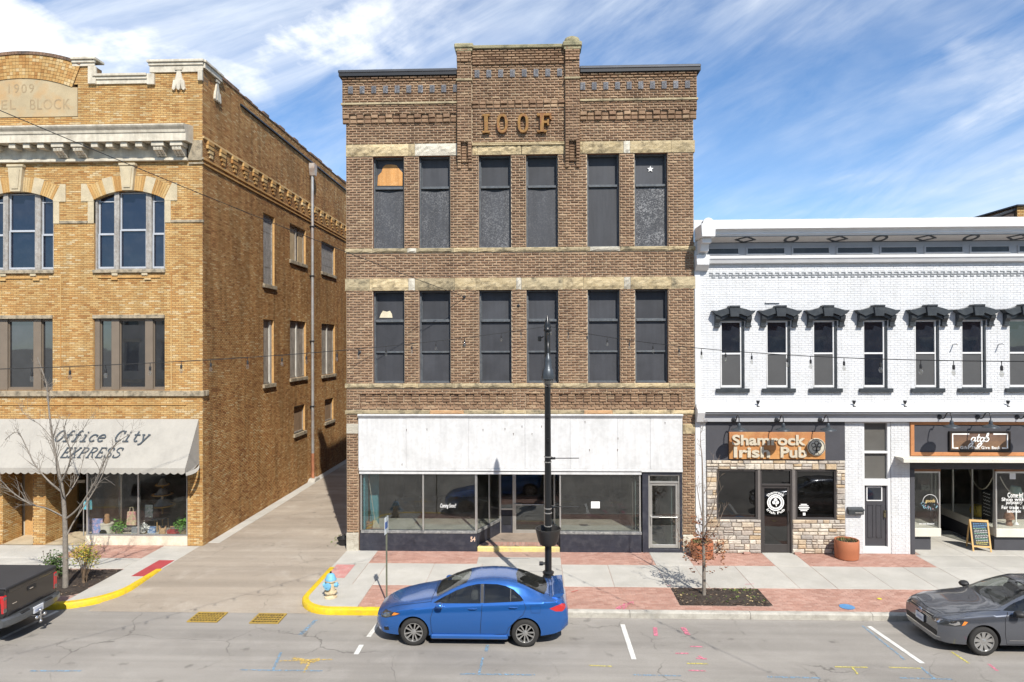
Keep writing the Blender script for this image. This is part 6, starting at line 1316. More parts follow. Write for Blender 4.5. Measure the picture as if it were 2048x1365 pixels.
mbx = thing('mailbox', 'black wall mailbox on white brick beside the charcoal stair door', 'mailbox', (xw(1708, 1020), YW, zw(1028, 1708))); a, b, c, d = xw(1694, 1020), xw(1724, 1020), zw(1028, 1708), zw(1015, 1708)
mb = MB(); mb.bbox(a, b, YW-.14, YW, c, d-.04, .008); mb.build('body', m_blk, mbx); q = MB(); q.prism([(0, d+.01), (-.15, d-.04), (-.15, d-.09), (0, d-.04)], a-.01, b+.01, lambda p, z, x: (x, YW+p, z)); q.build('lid', m_blk, mbx); MB().box(a+.2, b-.05, YW-.153, YW-.14, c+.05, c+.08).build('name_plate', m_alu, mbx)
# --- gift shop
m_cedar = mat('orange stained board', (.44, .19, .075), .55, var=.15, scale=4, fvar=.08)
a, b, c, d = G0+.005, WX1-.3, zw(912, 1930), ZF0-.003; e = .12
MB().box(a+e, b-e, YW-.01, YW+.1, c+e, d-e).build('sign_panel', m_char, WB); f = MB()
for p, q_, r_, t_ in ((a, b, c, c+e), (a, b, d-e*.9, d), (a, a+e, c+e, d-e*.9), (b-e, b, c+e, d-e*.9)): f.bbox(p, q_, YW-.05, YW+.1, r_, t_, .008)
f.build('sign_border', m_cedar, WB)
GS = thing('shop_sign', 'dark framed wooden sign reading gtgb Gifts That Give Back', 'sign', (xw(1957, 882), YW-.02, zw(902, 1957))); a, b, c, d = xw(1896, 882), xw(2018, 882), zw(902, 1957), zw(862.5, 1957)
f = MB(); e = .05
for p, q_, r_, t_ in ((a, b, c, c+e), (a, b, d-e, d), (a, a+e, c+e, d-e), (b-e, b, c+e, d-e)): f.bbox(p, q_, YW-.09, YW-.012, r_, t_, .006)
f.build('frame', mat('black stained wood', (.018, .014, .012), .5), GS)
for k in range(4): MB().box(a+e, b-e, YW-.06, YW-.02, c+e+(d-c-2*e)*k/4+.001, c+e+(d-c-2*e)*(k+1)/4-.001).build('plank', mat('brown barn board %d' % k, (.20-.02*k, .115-.01*k, .06), .6, var=.25, scale=4, fvar=.15), GS)
k = MB(); fg = FRONT(YW-.062); xa, xb, za, zb_ = xw(1903, 882), xw(2012, 882), zw(896, 1957), zw(868, 1957); tw = .045
k.ribbon([(xw(1936, 882), zb_), (xa, zb_), (xa, za), (xw(1914, 882), za)], tw, fg, .006); k.build('border_line', m_wtext, GS); k = MB(); k.ribbon([(xw(1984, 882), zb_), (xb, zb_), (xb, za), (xw(2001, 882), za)], tw, fg, .006); k.build('border_line', m_wtext, GS)
text_on('tagline', 'Gifts That Give Back', xw(1918, 895), xw(1998, 895), zw(898, 1957), zw(892, 1957), fg, m_wtext, GS, .006, .001, offset=.01, space=1.15)
sc = MB(); gx0, gz0, gu = xw(1938, 880), zw(883, 1957), .16
SCN = [0]
def scr(pts):
    SCN[0] += .0015; sc.ribbon([(gx0+(x+y*.30)*gu*1.12, gz0+y*gu) for x, y in pts], .034, fg, .008, d0=SCN[0])
for o in (0, 1.55): scr(ell(o+.35, .42, .3, .42, 40, 330, 14)); scr([(o+.68, .85), (o+.66, .2), (o+.5, -.7), (o+.2, -1.15), (o-.1, -.95), (o+.1, -.45), (o+.6, -.1), (o+.95, .2)])
scr([(1.1, 1.5), (1.1, .2), (1.25, .0), (1.5, .15)]); scr([(.85, .9), (1.5, .9)]); scr([(2.45, .1), (2.75, 1.4), (2.7, 1.8), (2.5, 1.6), (2.5, .3), (2.7, .0), (3.0, .1), (3.1, .5), (2.9, .85), (2.6, .6)]); sc.build('script_name', m_wtext, GS, fix=False)
for j, px in enumerate((1879, 1955, 2034)): gooseneck('gooseneck lamp over the gtgb sign, %s from the stair door' % ('nearest', 'second', 'third')[j], oy(px, 834, YW-.15)[0], oy(px, 834, YW-.15)[1], YW-.15, 'gooseneck lamps over the gift shop sign', .64)
m_crem = mat('cream canopy paint', (.62, .59, .51), .6, var=.08)
cp = MB(); zc0, zc1 = oy(1900, 926, YW-.55)[1], oy(1900, 919, YW-.55)[1]; cx0 = oy(1799, 916, YW-.3)[0]; cp.prism([(0, zw(913, 1900)), (-.5, zc1+.03), (-.55, zc1), (-.55, zc0), (-.48, zc0), (0, zc0+.1)], cx0, WX1, lambda p, z, x: (x, YW+p, z)); cp.build('canopy', m_crem, WB)
YG = 23.08; RX = oy(1881, 1000, YG)[0]; QX = oy(1990, 1000, YG)[0]; BY = 26.6; HZ = zw(928, 1900)-.02
m_wwood = mat('header wood', (.30, .14, .07), .6, var=.2)
MB().box(G0+.01, WX1-.2, YW+.02, YG+.3, HZ-.16, HZ+.02).build('header', m_char, WB); MB().bbox(G0+.005, G0+.14, YW-.02, YG+.2, SW, HZ-.16, .008).build('pilaster', m_char, WB)
def display(x0, x1, y0, y1, side=None):
    zs0, zs1 = oy(1900, 1074, YG)[1], oy(1900, 1057, YG)[1]; MB().bbox(x0+.02, x1, y0-.03, y1, zs0, zs1, .01).build('display_sill', m_crem, WB); MB().box(x0+.02, x1-.28 if side is None else x1, y0+.08, y1, SW, zs0-.002).build('bulkhead', m_char, WB)
    zt = HZ-.16; f = MB()
    for p in (x0+.02, x1-.05): f.bbox(p, p+.05, y0, y0+.06, zs1, zt-.14, .005)
    f.bbox(x0+.07, x1-.05, y0, y0+.06, zt-.2, zt-.14, .005); w = f.build('display_window', m_alu, WB); MB().box(x0+.07, x1-.05, y0+.025, y0+.032, zs1, zt-.2).build('pane', m_glass2, w); MB().bbox(x0+.02, x1, y0-.03, y0+.08, zt-.14, zt, .006).build('header_board', m_wwood, w); return zs1, zt
zs1, zt = display(G0+.14, RX, YG, BY); display(QX, WX1-.25, YG, BY, 1)
# glass return of the right display, with its posts
for yy in (YG+.09, 24.3, 25.4, 26.5): MB().bbox(QX+.0, QX+.05, yy-.03, yy+.03, zs1, zt, .005).build('mullion', m_alu, WB)
MB().box(QX+.02, QX+.028, YG+.09, 26.5, zs1, zt).build('window_pane', m_glass2, WB); MB().box(RX-.06, RX-.052, YG+.09, BY, zs1, zt).build('window_pane', m_glass, WB)
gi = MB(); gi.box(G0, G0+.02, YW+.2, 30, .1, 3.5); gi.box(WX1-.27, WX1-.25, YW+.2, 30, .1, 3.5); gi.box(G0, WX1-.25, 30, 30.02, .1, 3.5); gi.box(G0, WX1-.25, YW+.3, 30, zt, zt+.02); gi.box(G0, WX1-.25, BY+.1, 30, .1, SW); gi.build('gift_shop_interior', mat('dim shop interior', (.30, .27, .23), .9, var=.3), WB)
dd = MB(); 
for p, q_, r_, t_ in ((RX, RX+.1, SW, zt), (QX-.1, QX, SW, zt), (RX+.1, QX-.1, 2.3, 2.4), (RX+.1, QX-.1, SW, SW+.2)): dd.bbox(p, q_, BY-.03, BY+.04, r_, t_, .005)
do = dd.build('door', m_alu, WB); MB().box(RX+.1, QX-.1, BY, BY+.008, SW+.2, zt).build('pane', m_glass, do)
# glass paint on the displays
def xg(px, py=1000): return oy(px, py, YG)[0]
def zg(py, px=1900): return oy(px, py, YG)[1]
fg = FRONT(YG+.02); m_gold = mat('gold glass paint', (.62, .46, .20), .6); m_bl = mat('blue glass paint', (.22, .38, .46), .6); m_pk = mat('pink glass paint', (.55, .33, .36), .6)
cx, cz = xg(1861, 1005), zg(1004, 1861); r = .235; q = MB(); q.ribbon(ell(cx, cz, r, r, -10, 190, 30), .012, fg, .002); q.build('wreath_ring', m_wtext, WB)
text_on('glass_lettering', 'goods', cx-.16, cx+.16, cz-.06, cz+.09, fg, m_gold, WB, .002, .001, offset=.02, shear=.2)
for mm, sd in ((m_bl, 1), (m_pk, 2)):
    q = MB(); rn = random.Random(sd)
    for _ in range(26 if sd == 1 else 8):
        an = R(rn.uniform(185, 355)); rr = r*rn.uniform(.85, 1.35); x, z = cx+rr*math.cos(an), cz+.02+rr*math.sin(an)*.95; dx, dz = rn.uniform(-.05, .05), rn.uniform(-.05, .05); q.ribbon([(x, z), (x+dx, z+dz)], .022, fg, .002)
    q.build('wreath_leaves', mm, WB, fix=False)
text_on('glass_lettering', 'ON THIS BRANCH', xg(1839, 1048), xg(1869, 1048), zg(1050, 1861), zg(1047, 1861), fg, m_wtext, WB, .002, .001, offset=.02)
for tx, a, b, c, d in (('Come In!', 2016, 2047, 996, 986), ('Shop with a', 2004, 2058, 1005, 996), ('purpose', 2013, 2038, 1011, 1004), ('Fair trade - local', 2004, 2062, 1019, 1012), ('handmade', 2015, 2042, 1026, 1020)): text_on('glass_lettering', tx, xg(a, 1005), xg(b, 1005), zg(c, 2030), zg(d, 2030), fg, m_wtext, WB, .002, .001, offset=.012)
q = MB(); hx, hz = xg(2042, 1007), zg(1007, 2030); q.ribbon([(hx, hz-.05), (hx-.05, hz+.02), (hx-.025, hz+.05), (hx, hz+.02), (hx+.025, hz+.05), (hx+.05, hz+.02)], .012, fg, .002, closed=True); q.build('heart', m_wtext, WB)
MB().box(xg(2020, 950), xg(2032, 950), YG+.015, YG+.02, zg(959, 2026), zg(946, 2026)).build('paper_notice', m_paper, WB)
# --- far roof beyond the white building
FB = thing('far_building', 'brick gable end with a dark sloping parapet behind the white cornice', 'building', (20, 34, 0)); yf = 33
pts = [oy(px, py, yf) for px, py in ((1905, 470), (1922, 446), (1975, 441), (2030, 421), (2030, 470))]; MB().prism([(pts[1][0], 5), pts[1], pts[2], pts[3], (pts[3][0], 5)], yf, yf+8).build('gable_wall', mat('tarred brick', (.06, .045, .04), .9, var=.3, scale=6), FB)
x0, x1 = oy(2030, 430, yf)[0], oy(2180, 430, yf)[0]; zt_ = oy(2030, 415, yf)[1]; fm = MB(); rn = random.Random(5); ff = lambda u, v, d: (u, yf-.15-d, v)
for r_ in layout(x0, x1, 8.0, zt_, [], .075, .21, .01): flat(fm, r_, ff, rn)
fm.build('brickwork', m_yb, FB, fix=False, kind='stuff'); MB().box(x0, x1, yf-.14, yf+6, 5, zt_).build('wall', m_ymor, FB); MB().bbox(x0-.1, x1+.1, yf-.3, yf+6, zt_, zt_+.08, .01).build('coping', m_dark, FB)
cpm = MB(); 
for (a, b) in ((pts[1], pts[2]), (pts[2], pts[3])): cpm.add([(a[0], yf-.1, a[1]), (b[0], yf-.1, b[1]), (b[0], yf-.1, b[1]+.09), (a[0], yf-.1, a[1]+.09), (a[0], yf+.4, a[1]), (b[0], yf+.4, b[1]), (b[0], yf+.4, b[1]+.09), (a[0], yf+.4, a[1]+.09)], [(0, 1, 2, 3), (4, 7, 6, 5), (0, 4, 5, 1), (3, 2, 6, 7)])
cpm.build('sloping_coping', m_dark, FB)
# --- the row across the street, seen only mirrored in the glass
m_op = mat('grey limestone front', (.52, .48, .40), .85, var=.12, scale=1.2)
def opposite(x0, x1, top, label, m, seed):
    t = thing('stone_building', label, 'building', ((x0+x1)/2, -4.2, 0)); fo = lambda u, v, d: (u, -4.2+d, v); rn = random.Random(seed); holes = []
    n = int((x1-x0)/2.6)
    for i in range(n):
        cx = x0+(i+.5)*(x1-x0)/n
        for z0, z1 in ((5.1, 7.3), (8.6, 10.3)):
            if z1 < top-.8: holes.append((cx-.55, cx+.55, z0, z1))
    holes.append((x0+.6, x1-.6, .6, 3.3)); b = MB(); backing(b, x0, x1, 0, top, holes, fo, 0, .3, rmi=0); b.box(x0, x1, -16, -15.8, 0, top); b.box(x0, x1, -15.8, -4.22, top-.5, top-.4); b.box(x0, x0+.05, -15.8, -4.25, 0, top-.5); b.box(x1-.05, x1, -15.8, -4.25, 0, top-.5); b.build('wall', m, t)
    for h in holes: MB().box(h[0], h[1], -4.52, -4.5, h[2], h[3]).build('window', m_wg2, t)
    for h in holes[:-1]: MB().bbox(h[0]-.15, h[1]+.15, -4.22, -4.02, h[3], h[3]+.22, .02).build('window_hood', m_lime, t)
    c = MB(); c.box(x0, x1, -4.2, -3.75, top-.35, top); c.box(x0, x1, -4.2, -3.95, top-.7, top-.35); c.box(x0, x1, -4.2, -4.0, 4.2, 4.5); c.build('cornice', m_lime, t)
opposite(-32, -9.2, 11.4, 'grey limestone building mirrored in the yellow building windows', m_op, 1); opposite(-9, 8, 10.6, 'tan stone building across the street mirrored in the middle shop glass', mat('tan stone front', (.36, .30, .22), .85, var=.15), 2); opposite(8.2, 32, 11.2, 'red brick building across the street mirrored in the white building windows', mat('plain red brick', (.22, .12, .085), .9, var=.2), 3)
# ================================================================== vehicles
from mathutils.geometry import delaunay_2d_cdt
def carpaint(name, col, met=0.55, rough=0.2, flake=0.06, dust=0.07):
    m = bpy.data.materials.new(name); m.use_nodes = True; t = m.node_tree; b = t.nodes['Principled BSDF']; g = N(t, 'ShaderNodeNewGeometry'); pos = g.outputs['Position']
    c = mixc(t, 1.0, (*col, 1), ramp(t, noise(t, pos, 260, 2), [(.3, 1-flake), (.7, 1+flake)]), 'MULTIPLY')
    sp = N(t, 'ShaderNodeSeparateXYZ'); L(t, g.outputs['Normal'], sp.inputs[0])
    up = math2(t, 'MULTIPLY', ramp(t, sp.outputs['Z'], [(.55, 0.0), (.95, 1.0)]), ramp(t, noise(t, pos, 3.5, 5), [(.3, dust*.7), (.7, dust*1.6)]))   # road dust settled on the flat panels
    c = mixc(t, up, c, (.42, .40, .37, 1)); L(t, c, b.inputs['Base Color'])
    b.inputs['Metallic'].default_value = met; L(t, math2(t, 'ADD', rough, math2(t, 'MULTIPLY', up, .8)), b.inputs['Roughness']); b.inputs['Coat Weight'].default_value = .9; b.inputs['Coat Roughness'].default_value = .03
    MATS[name] = m; return m
m_blue = carpaint('metallic blue paint', (.022, .13, .44), dust=.05); m_grey = carpaint('metallic dark grey paint', (.145, .155, .18), .7, dust=.02); m_blackp = carpaint('black truck paint', (.014, .014, .016), .1, .3, dust=.05)
m_tyre = mat('tyre rubber', (.028, .027, .026), .85, var=.15, fvar=.1); m_rim = mat('alloy wheel', (.55, .55, .54), .3, .85, var=.05, fvar=.03); m_cglass = darkglass('car glass', (.02, .022, .022), 1.7, 0.0); m_chrome = mat('chrome', (.75, .75, .76), .12, 1.0, var=0, fvar=0); m_seam = mat('panel gap', (.006, .006, .008), .8, var=0, fvar=0); m_plast = mat('black plastic', (.02, .02, .021), .55, var=.05, fvar=.03)
m_redl = mat('red lamp lens', (.45, .012, .015), .12, spec=.7, var=.1, fvar=0, coat=1.0); m_amb = mat('amber lens', (.75, .22, .03), .15, var=.05, fvar=0, coat=1.0); m_hl = mat('headlamp lens', (.16, .165, .16), .12, .5, var=.45, scale=14, fvar=.3, coat=1.0); m_hld = mat('dark lamp housing', (.03, .032, .034), .15, var=.1, fvar=0, coat=1.0); m_plate = mat('licence plate', (.62, .64, .68), .5, var=.05); m_pl2 = mat('plate print', (.12, .16, .34), .6)
m_cabin = mat('car interior', (.035, .034, .033), .8, var=.1); m_seat = mat('grey seat cloth', (.13, .125, .12), .9, var=.15); m_tint = glassmat('tinted car glass', (.50, .53, .52), 1.55, dirt=.015); m_wscr = glassmat('windscreen glass', (.66, .70, .69), 1.6, dirt=.03)
def seats(t, x0, x1, fl):
    for s in (-1, 1):
        q = MB(); q.bbox(x0-.10, x0+.06, s*.36-.23, s*.36+.23, fl-.2, fl+.20, .05); q.bbox(x0-.03, x0+.06, s*.36-.12, s*.36+.12, fl+.22, fl+.36, .04); q.build('seat', m_seat, t, 40)
    q = MB(); q.bbox(x1-.05, x1+.12, -.60, .60, fl-.2, fl+.13, .05); q.build('rear_seat', m_seat, t, 40)
    w = MB(); w.lathe([(.165, -.012), (.185, 0), (.165, .012), (.15, 0), (.165, -.012)], 24, (0, 0, 0), 'x', caps=False); w.bbox(-.01, .01, -.16, .16, -.02, .02, .005); w.xf(Matrix.Translation((x0-.52, -.36, fl+.06)) @ Matrix.Rotation(R(-25), 4, 'Y')); w.build('steering_wheel', m_plast, t, 40)
    MB().bbox(x0-.95, x0-.62, -.64, .64, fl-.05, fl+.04, .03).build('dashboard', m_plast, t, 40)
def curve(keys):
    k = np.array(keys, float)
    def f(x): 
        s = 0.0
        for o, w in ((-.07, .15), (-.035, .22), (0, .26), (.035, .22), (.07, .15)): s += w*np.interp(x+o, k[:, 0], k[:, 1])
        return s
    return f
def car_body(P):
    zt, zs, zb, w, wt, x0, x1 = [P[k] for k in ('zt', 'zs', 'zb', 'w', 'wt', 'x0', 'x1')]; n = 84; rings = []
    xs = [x0+(x1-x0)*(.5-.5*math.cos(math.pi*(.06+.88*i/(n-1))))for i in range(n)]; xs[0], xs[-1] = x0, x1
    for x in xs:
        T, Sh, B, Wd, Wt = zt(x), zs(x), zb(x), w(x), wt(x); T = max(T, Sh+.02); gh = min(1, max(0, (T-Sh-.08)/.25)); zr = Sh+(T-Sh)*(.55+.30*gh) if gh < 1 else T-.062; zr = min(zr, T-.015)
        H = [(.0, B), (.55*Wd, B), (.82*Wd, B+.005), (.945*Wd, B+.05), (.98*Wd, B+.16), (1.0*Wd, B+.5*(Sh-B)), (.995*Wd, B+.72*(Sh-B)), (.98*Wd, Sh-.05), (.95*Wd, Sh)]
        e = H[-1]; H += [(e[0]+(Wt-e[0])*(.16 if gh > .3 else .2), Sh+(zr-Sh)*.14), (e[0]+(Wt-e[0])*.5, Sh+(zr-Sh)*.5), (e[0]+(Wt-e[0])*.82, Sh+(zr-Sh)*.84), (Wt, zr), (Wt*.9, zr+(T-zr)*.52), (Wt*.68, zr+(T-zr)*.84), (Wt*.35, zr+(T-zr)*.965), (0, T)]
        full = [(y, z) for y, z in H]+[(-y, z) for y, z in H[-2:0:-1]]; rings.append([(x, y, z) for y, z in full])
    mb = MB(); k = len(rings[0])
    for r in rings: mb.v += r
    mb.f = [(i*k+j, i*k+(j+1) % k, (i+1)*k+(j+1) % k, (i+1)*k+j) for i in range(n-1) for j in range(k)]+[tuple(reversed(range(k))), tuple((n-1)*k+j for j in range(k))]; mb.m = [0]*len(mb.f)
    me = mb.mesh('body', m_blue); o = link('tmp_body', me); cut = MB()
    for ax in P['axles']:
        for s in (-1, 1): cut.lathe([(P['arch'], s*.52), (P['arch'], s*1.2)], 40, (ax, 0, P['r']+.01), 'y')
    cuts = [cut]
    for poly in P['side_glass']: cuts.append(MB().prism(poly, -1.1, 1.1))
    for poly in P['top_glass']:
        q = MB(); n_ = len(poly); q.add([(x, y, P['floor']) for x, y in poly]+[(x, y, 2.0) for x, y in poly], [tuple(range(n_)), tuple(range(2*n_-1, n_-1, -1))]+[(i, i+n_, (i+1) % n_+n_, (i+1) % n_) for i in range(n_)]); cuts.append(q)
    a, b = P['cabin']; cuts.append(MB().prism([(a, P['floor']+.013), (b, P['floor']+.013), (b-.45, 1.36), (a+.55, 1.36)], -.515, .515))
    me.materials.clear(); me.materials.append(m_blue); me.materials.append(m_cabin)
    cos = []
    for c_ in cuts:
        c_.m = [1]*len(c_.f); co = link('tmp_cut', c_.mesh('cut', [m_blue, m_cabin])); cos.append(co); md = o.modifiers.new('b', 'BOOLEAN'); md.operation = 'DIFFERENCE'; md.object = co; md.solver = 'EXACT'
    out = bpy.data.meshes.new_from_object(o.evaluated_get(bpy.context.evaluated_depsgraph_get())); bpy.data.objects.remove(o); [bpy.data.objects.remove(c_) for c_ in cos]
    bvh = BVHTree.FromPolygons([v.co[:] for v in me.vertices], [p.vertices[:] for p in me.polygons])
    out.polygons.foreach_set('use_smooth', [True]*len(out.polygons)); out.set_sharp_from_angle(angle=R(42)); return out, bvh
def patch(bvh, poly, axis, sgn, off=.004, step=.05, thick=.0):
    """an outline laid onto the body: glass, lamps, gaps"""
    pts = []; n = len(poly)
    for i in range(n):
        a, b = Vector(poly[i]), Vector(poly[(i+1) % n]); m = max(1, int((b-a).length/step))
        for k in range(m): pts.append(a+(b-a)*k/m)
    nb = len(pts); xs = [p.x for p in pts]; ys = [p.y for p in pts]
    def inside(p):
        c = False; j = n-1
        for i in range(n):
            (xi, yi), (xj, yj) = poly[i], poly[j]
            if (yi > p[1]) != (yj > p[1]) and p[0] < (xj-xi)*(p[1]-yi)/(yj-yi)+xi: c = not c
            j = i
        return c
    u = min(xs)+step*.5
    while u < max(xs):
        v = min(ys)+step*.5
        while v < max(ys):
            if inside((u, v)): pts.append(Vector((u, v)))
            v += step
        u += step
    r = delaunay_2d_cdt([p.to_2d() for p in pts], [(i, (i+1) % nb) for i in range(nb)], [], 1, 1e-6); mb = MB(); ok = {}
    D = {'y': (Vector((0, -sgn, 0)), lambda p: Vector((p[0], sgn*3, p[1]))), 'z': (Vector((0, 0, -1)), lambda p: Vector((p[0], p[1], 4))), 'x': (Vector((-sgn, 0, 0)), lambda p: Vector((sgn*8, p[0], p[1])))}[axis]
    for i, p in enumerate(r[0]):
        h = bvh.ray_cast(D[1](p), D[0])
        if h[0] is not None: nn = h[1] if h[1].dot(D[0]) < 0 else -h[1]; ok[i] = len(mb.v); mb.v.append(tuple(h[0]+nn*off))
    for f in r[2]:
        if inside(((r[0][f[0]][0]+r[0][f[1]][0]+r[0][f[2]][0])/3, (r[0][f[0]][1]+r[0][f[1]][1]+r[0][f[2]][1])/3)) and all(i in ok for i in f): mb.f.append(tuple(ok[i] for i in f)); mb.m.append(0)
    return mb
def thickline(pts, w):
    P = [Vector(p) for p in pts]; a = []; b = []
    for i, p in enumerate(P):
        d = (P[min(i+1, len(P)-1)]-P[max(i-1, 0)]).normalized(); q = Vector((-d.y, d.x))*w/2; a.append(tuple(p+q)); b.append(tuple(p-q))
    return a+b[::-1]
def wheel(t, x, y, r, side, width=.2, spokes=10, style=0):
    w = MB(); s = side; h = width/2
    prof = [(r*.66, -h*.9), (r*.72, -h), (r*.9, -h), (r*.98, -h*.8), (r, -h*.5), (r, h*.5), (r*.98, h*.8), (r*.9, h), (r*.72, h), (r*.66, h*.9)]
    w.lathe(prof, 36, (x, y, r), 'y', caps=False); wo = w.build('wheel', m_tyre, t, 40)
    q = MB(); ro = r*.68; q.lathe([(ro, s*h*.75), (ro*1.0, s*h*.95), (ro*.93, s*h*.92), (ro*.9, s*h*.4), (ro*.9, -s*h*.6)], 36, (x, y, r), 'y', caps=False); q.lathe([(.0, s*h*.78), (.035, s*h*.78), (.06, s*h*.66), (.065, s*h*.3)], 16, (x, y, r), 'y')
    for k in range(spokes):
        a = 2*math.pi*(k+.25)/spokes; ca, sa = math.cos(a), math.sin(a); w0, w1 = (.011, .019) if style == 0 else (.022, .046); q1 = ro*.93; yy = y+s*h
        if style == 0: a2 = a+(.05 if k % 2 else -.05)
        else: a2 = a
        c2, s2 = math.cos(a2), math.sin(a2); P = []
        for rr, ww, dd, cc, ss in ((.05, w0, .68, ca, sa), (q1, w1, .82, c2, s2)):
            for sg in (-1, 1): P.append((x+rr*cc-sg*ww*ss, y+s*h*dd, r+rr*ss+sg*ww*cc))
            for sg in (-1, 1): P.append((x+rr*cc-sg*ww*ss, y+s*h*(dd-.35), r+rr*ss+sg*ww*cc))
        q.add(P, [(0, 1, 5, 4), (2, 6, 7, 3), (0, 4, 6, 2), (1, 3, 7, 5)])
    q.build('rim', m_rim, wo, 40); MB().lathe([(0, 0), (ro*.9, 0)], 30, (x, y+s*h*.1, r), 'y').build('brake_disc', mat('dark brake', (.03, .03, .03), .6), wo)
    return wo
def place(t, X, Y, rz=0): t.location = (X, Y, 0); t.rotation_euler[2] = rz

# --- blue saloon by the kerb
BSG = [[(.46, .975), (.72, 1.11), (.98, 1.225), (1.25, 1.315), (1.45, 1.355), (1.545, 1.362), (1.555, .995)], [(1.645, 1.0), (1.635, 1.365), (1.95, 1.36), (2.15, 1.325), (2.33, 1.255), (2.48, 1.15), (2.56, 1.065), (2.5, 1.045)]]
BTG = [[(.52, -.60), (.47, -.3), (.45, 0), (.47, .3), (.52, .60), (.92, .565), (1.20, .515), (1.26, .25), (1.27, 0), (1.26, -.25), (1.20, -.515), (.92, -.565)], [(2.42, -.49), (2.37, 0), (2.42, .49), (2.75, .54), (3.04, .585), (3.10, .3), (3.12, 0), (3.10, -.3), (3.04, -.585), (2.75, -.54)]]
GSG = [[(.50, .985), (.8, 1.13), (1.1, 1.25), (1.35, 1.32), (1.58, 1.355), (1.60, .995)], [(1.69, 1.0), (1.68, 1.36), (2.0, 1.355), (2.25, 1.32), (2.48, 1.23), (2.68, 1.09), (2.70, 1.03)]]
GTG = [[(.56, -.62), (.52, -.3), (.50, 0), (.52, .3), (.56, .62), (.95, .585), (1.28, .53), (1.33, .25), (1.34, 0), (1.33, -.25), (1.28, -.53), (.95, -.585)], [(2.55, -.5), (2.5, 0), (2.55, .5), (2.9, .55), (3.16, .6), (3.22, 0), (3.16, -.6), (2.9, -.55)]]
def grown(poly, e):
    cx, cy = sum(p[0] for p in poly)/len(poly), sum(p[1] for p in poly)/len(poly); return [(x+(e if x > cx else -e), y+(e if y > cy else -e)) for x, y in poly]
def blue_car():
    P = dict(x0=-.92, x1=3.60, floor=.965, cabin=(.62, 2.95), side_glass=BSG, top_glass=BTG, axles=(0, 2.6), r=.318, arch=.365,
        zt=curve([(-1.2, .60), (-.92, .66), (-.86, .72), (-.7, .80), (-.4, .895), (0, .975), (.32, 1.03), (.46, 1.06), (.8, 1.235), (1.12, 1.37), (1.4, 1.44), (1.8, 1.465), (2.15, 1.455), (2.45, 1.40), (2.75, 1.28), (3.02, 1.16), (3.18, 1.115), (3.40, 1.11), (3.48, 1.08), (3.54, .96), (3.6, .80), (3.9, .7)]),
        zs=curve([(-1.2, .50), (-.92, .58), (-.75, .69), (-.4, .80), (0, .865), (.4, .91), (1.2, .945), (2.0, .985), (2.6, 1.02), (3.0, 1.04), (3.36, 1.03), (3.5, .95), (3.6, .74), (3.9, .6)]),
        zb=curve([(-1.2, .34), (-.92, .30), (-.8, .215), (-.5, .19), (2.9, .2), (3.3, .25), (3.5, .32), (3.6, .40), (3.9, .42)]),
        w=curve([(-1.2, .30), (-.93, .52), (-.82, .68), (-.65, .79), (-.35, .85), (0, .872), (1.2, .878), (2.6, .878), (3.1, .86), (3.35, .81), (3.5, .74), (3.6, .62), (3.9, .4)]),
        wt=curve([(-1.2, .25), (-.92, .44), (-.6, .62), (0, .70), (.4, .71), (.8, .66), (1.2, .60), (1.5, .575), (2.1, .57), (2.5, .575), (2.9, .62), (3.2, .68), (3.5, .62), (3.6, .5), (3.9, .4)]))
    me, bvh = car_body(P); t = thing('parked_car', 'bright blue four-door sedan parked at the yellow kerb', 'car'); link('body', me, t); seats(t, 1.42, 2.32, P['floor'])
    S = lambda name, poly, m, off=.004, both=True, par=None, step=.05: [patch(bvh, poly, 'y', s, off, step).build(name, m, par or t, 60) for s in ((-1, 1) if both else (-1,))]
    [S('side_window', grown(p, .006), m_tint, .003) for p in BSG]
    S('window_post', thickline([(1.60, 1.0), (1.59, 1.365)], .075), m_plast, .005); S('window_post', thickline([(2.26, 1.04), (2.26, 1.27)], .022), m_plast, .006)
    for ln in ([(.60, .95), (.46, .86), (.40, .66), (.42, .36), (.47, .26), (1.52, .26)], [(1.60, .97), (1.585, .75), (1.555, .30)], [(2.56, 1.04), (2.62, .92), (2.55, .76), (2.36, .60), (2.22, .45), (2.15, .30), (1.52, .26)]): S('door_gap', thickline(ln, .010), m_seam, .003, step=.04)
    S('fuel_flap_gap', thickline([(2.72, .96), (2.74, .80), (2.94, .80), (2.96, .96), (2.72, .96)], .006), m_seam, .003)
    S('headlight', [(-.80, .66), (-.70, .75), (-.40, .77), (-.30, .745), (-.42, .69), (-.66, .62), (-.78, .61)], m_hld, .006, step=.03); S('reflector', [(-.74, .64), (-.70, .72), (-.58, .735), (-.54, .68), (-.62, .645)], m_hl, .009, step=.03); S('indicator', [(-.46, .752), (-.33, .745), (-.44, .70), (-.52, .69)], m_amb, .008, step=.03)
    S('tail_light', [(3.16, .895), (3.32, .95), (3.45, .975), (3.52, .93), (3.545, .86), (3.46, .805), (3.30, .825)], m_redl, .006, step=.03); S('fog_recess', [(-.72, .40), (-.60, .42), (-.58, .34), (-.70, .32)], m_plast, .004, step=.03)
    patch(bvh, grown(BTG[0], .006), 'z', 1, .003, .06).build('windscreen', m_wscr, t, 60); patch(bvh, grown(BTG[1], .006), 'z', 1, .003, .06).build('rear_window', m_tint, t, 60)
    for ln in ([(-.62, -.60), (.0, -.70), (.40, -.72)], [(-.62, .60), (.0, .70), (.40, .72)], [(.40, -.74), (.42, 0), (.40, .74)]): patch(bvh, thickline(ln, .010), 'z', 1, .003, .05).build('bonnet_gap', m_seam, t)
    patch(bvh, thickline([(3.16, -.62), (3.18, 0), (3.16, .62)], .01), 'z', 1, .003, .05).build('boot_gap', m_seam, t)
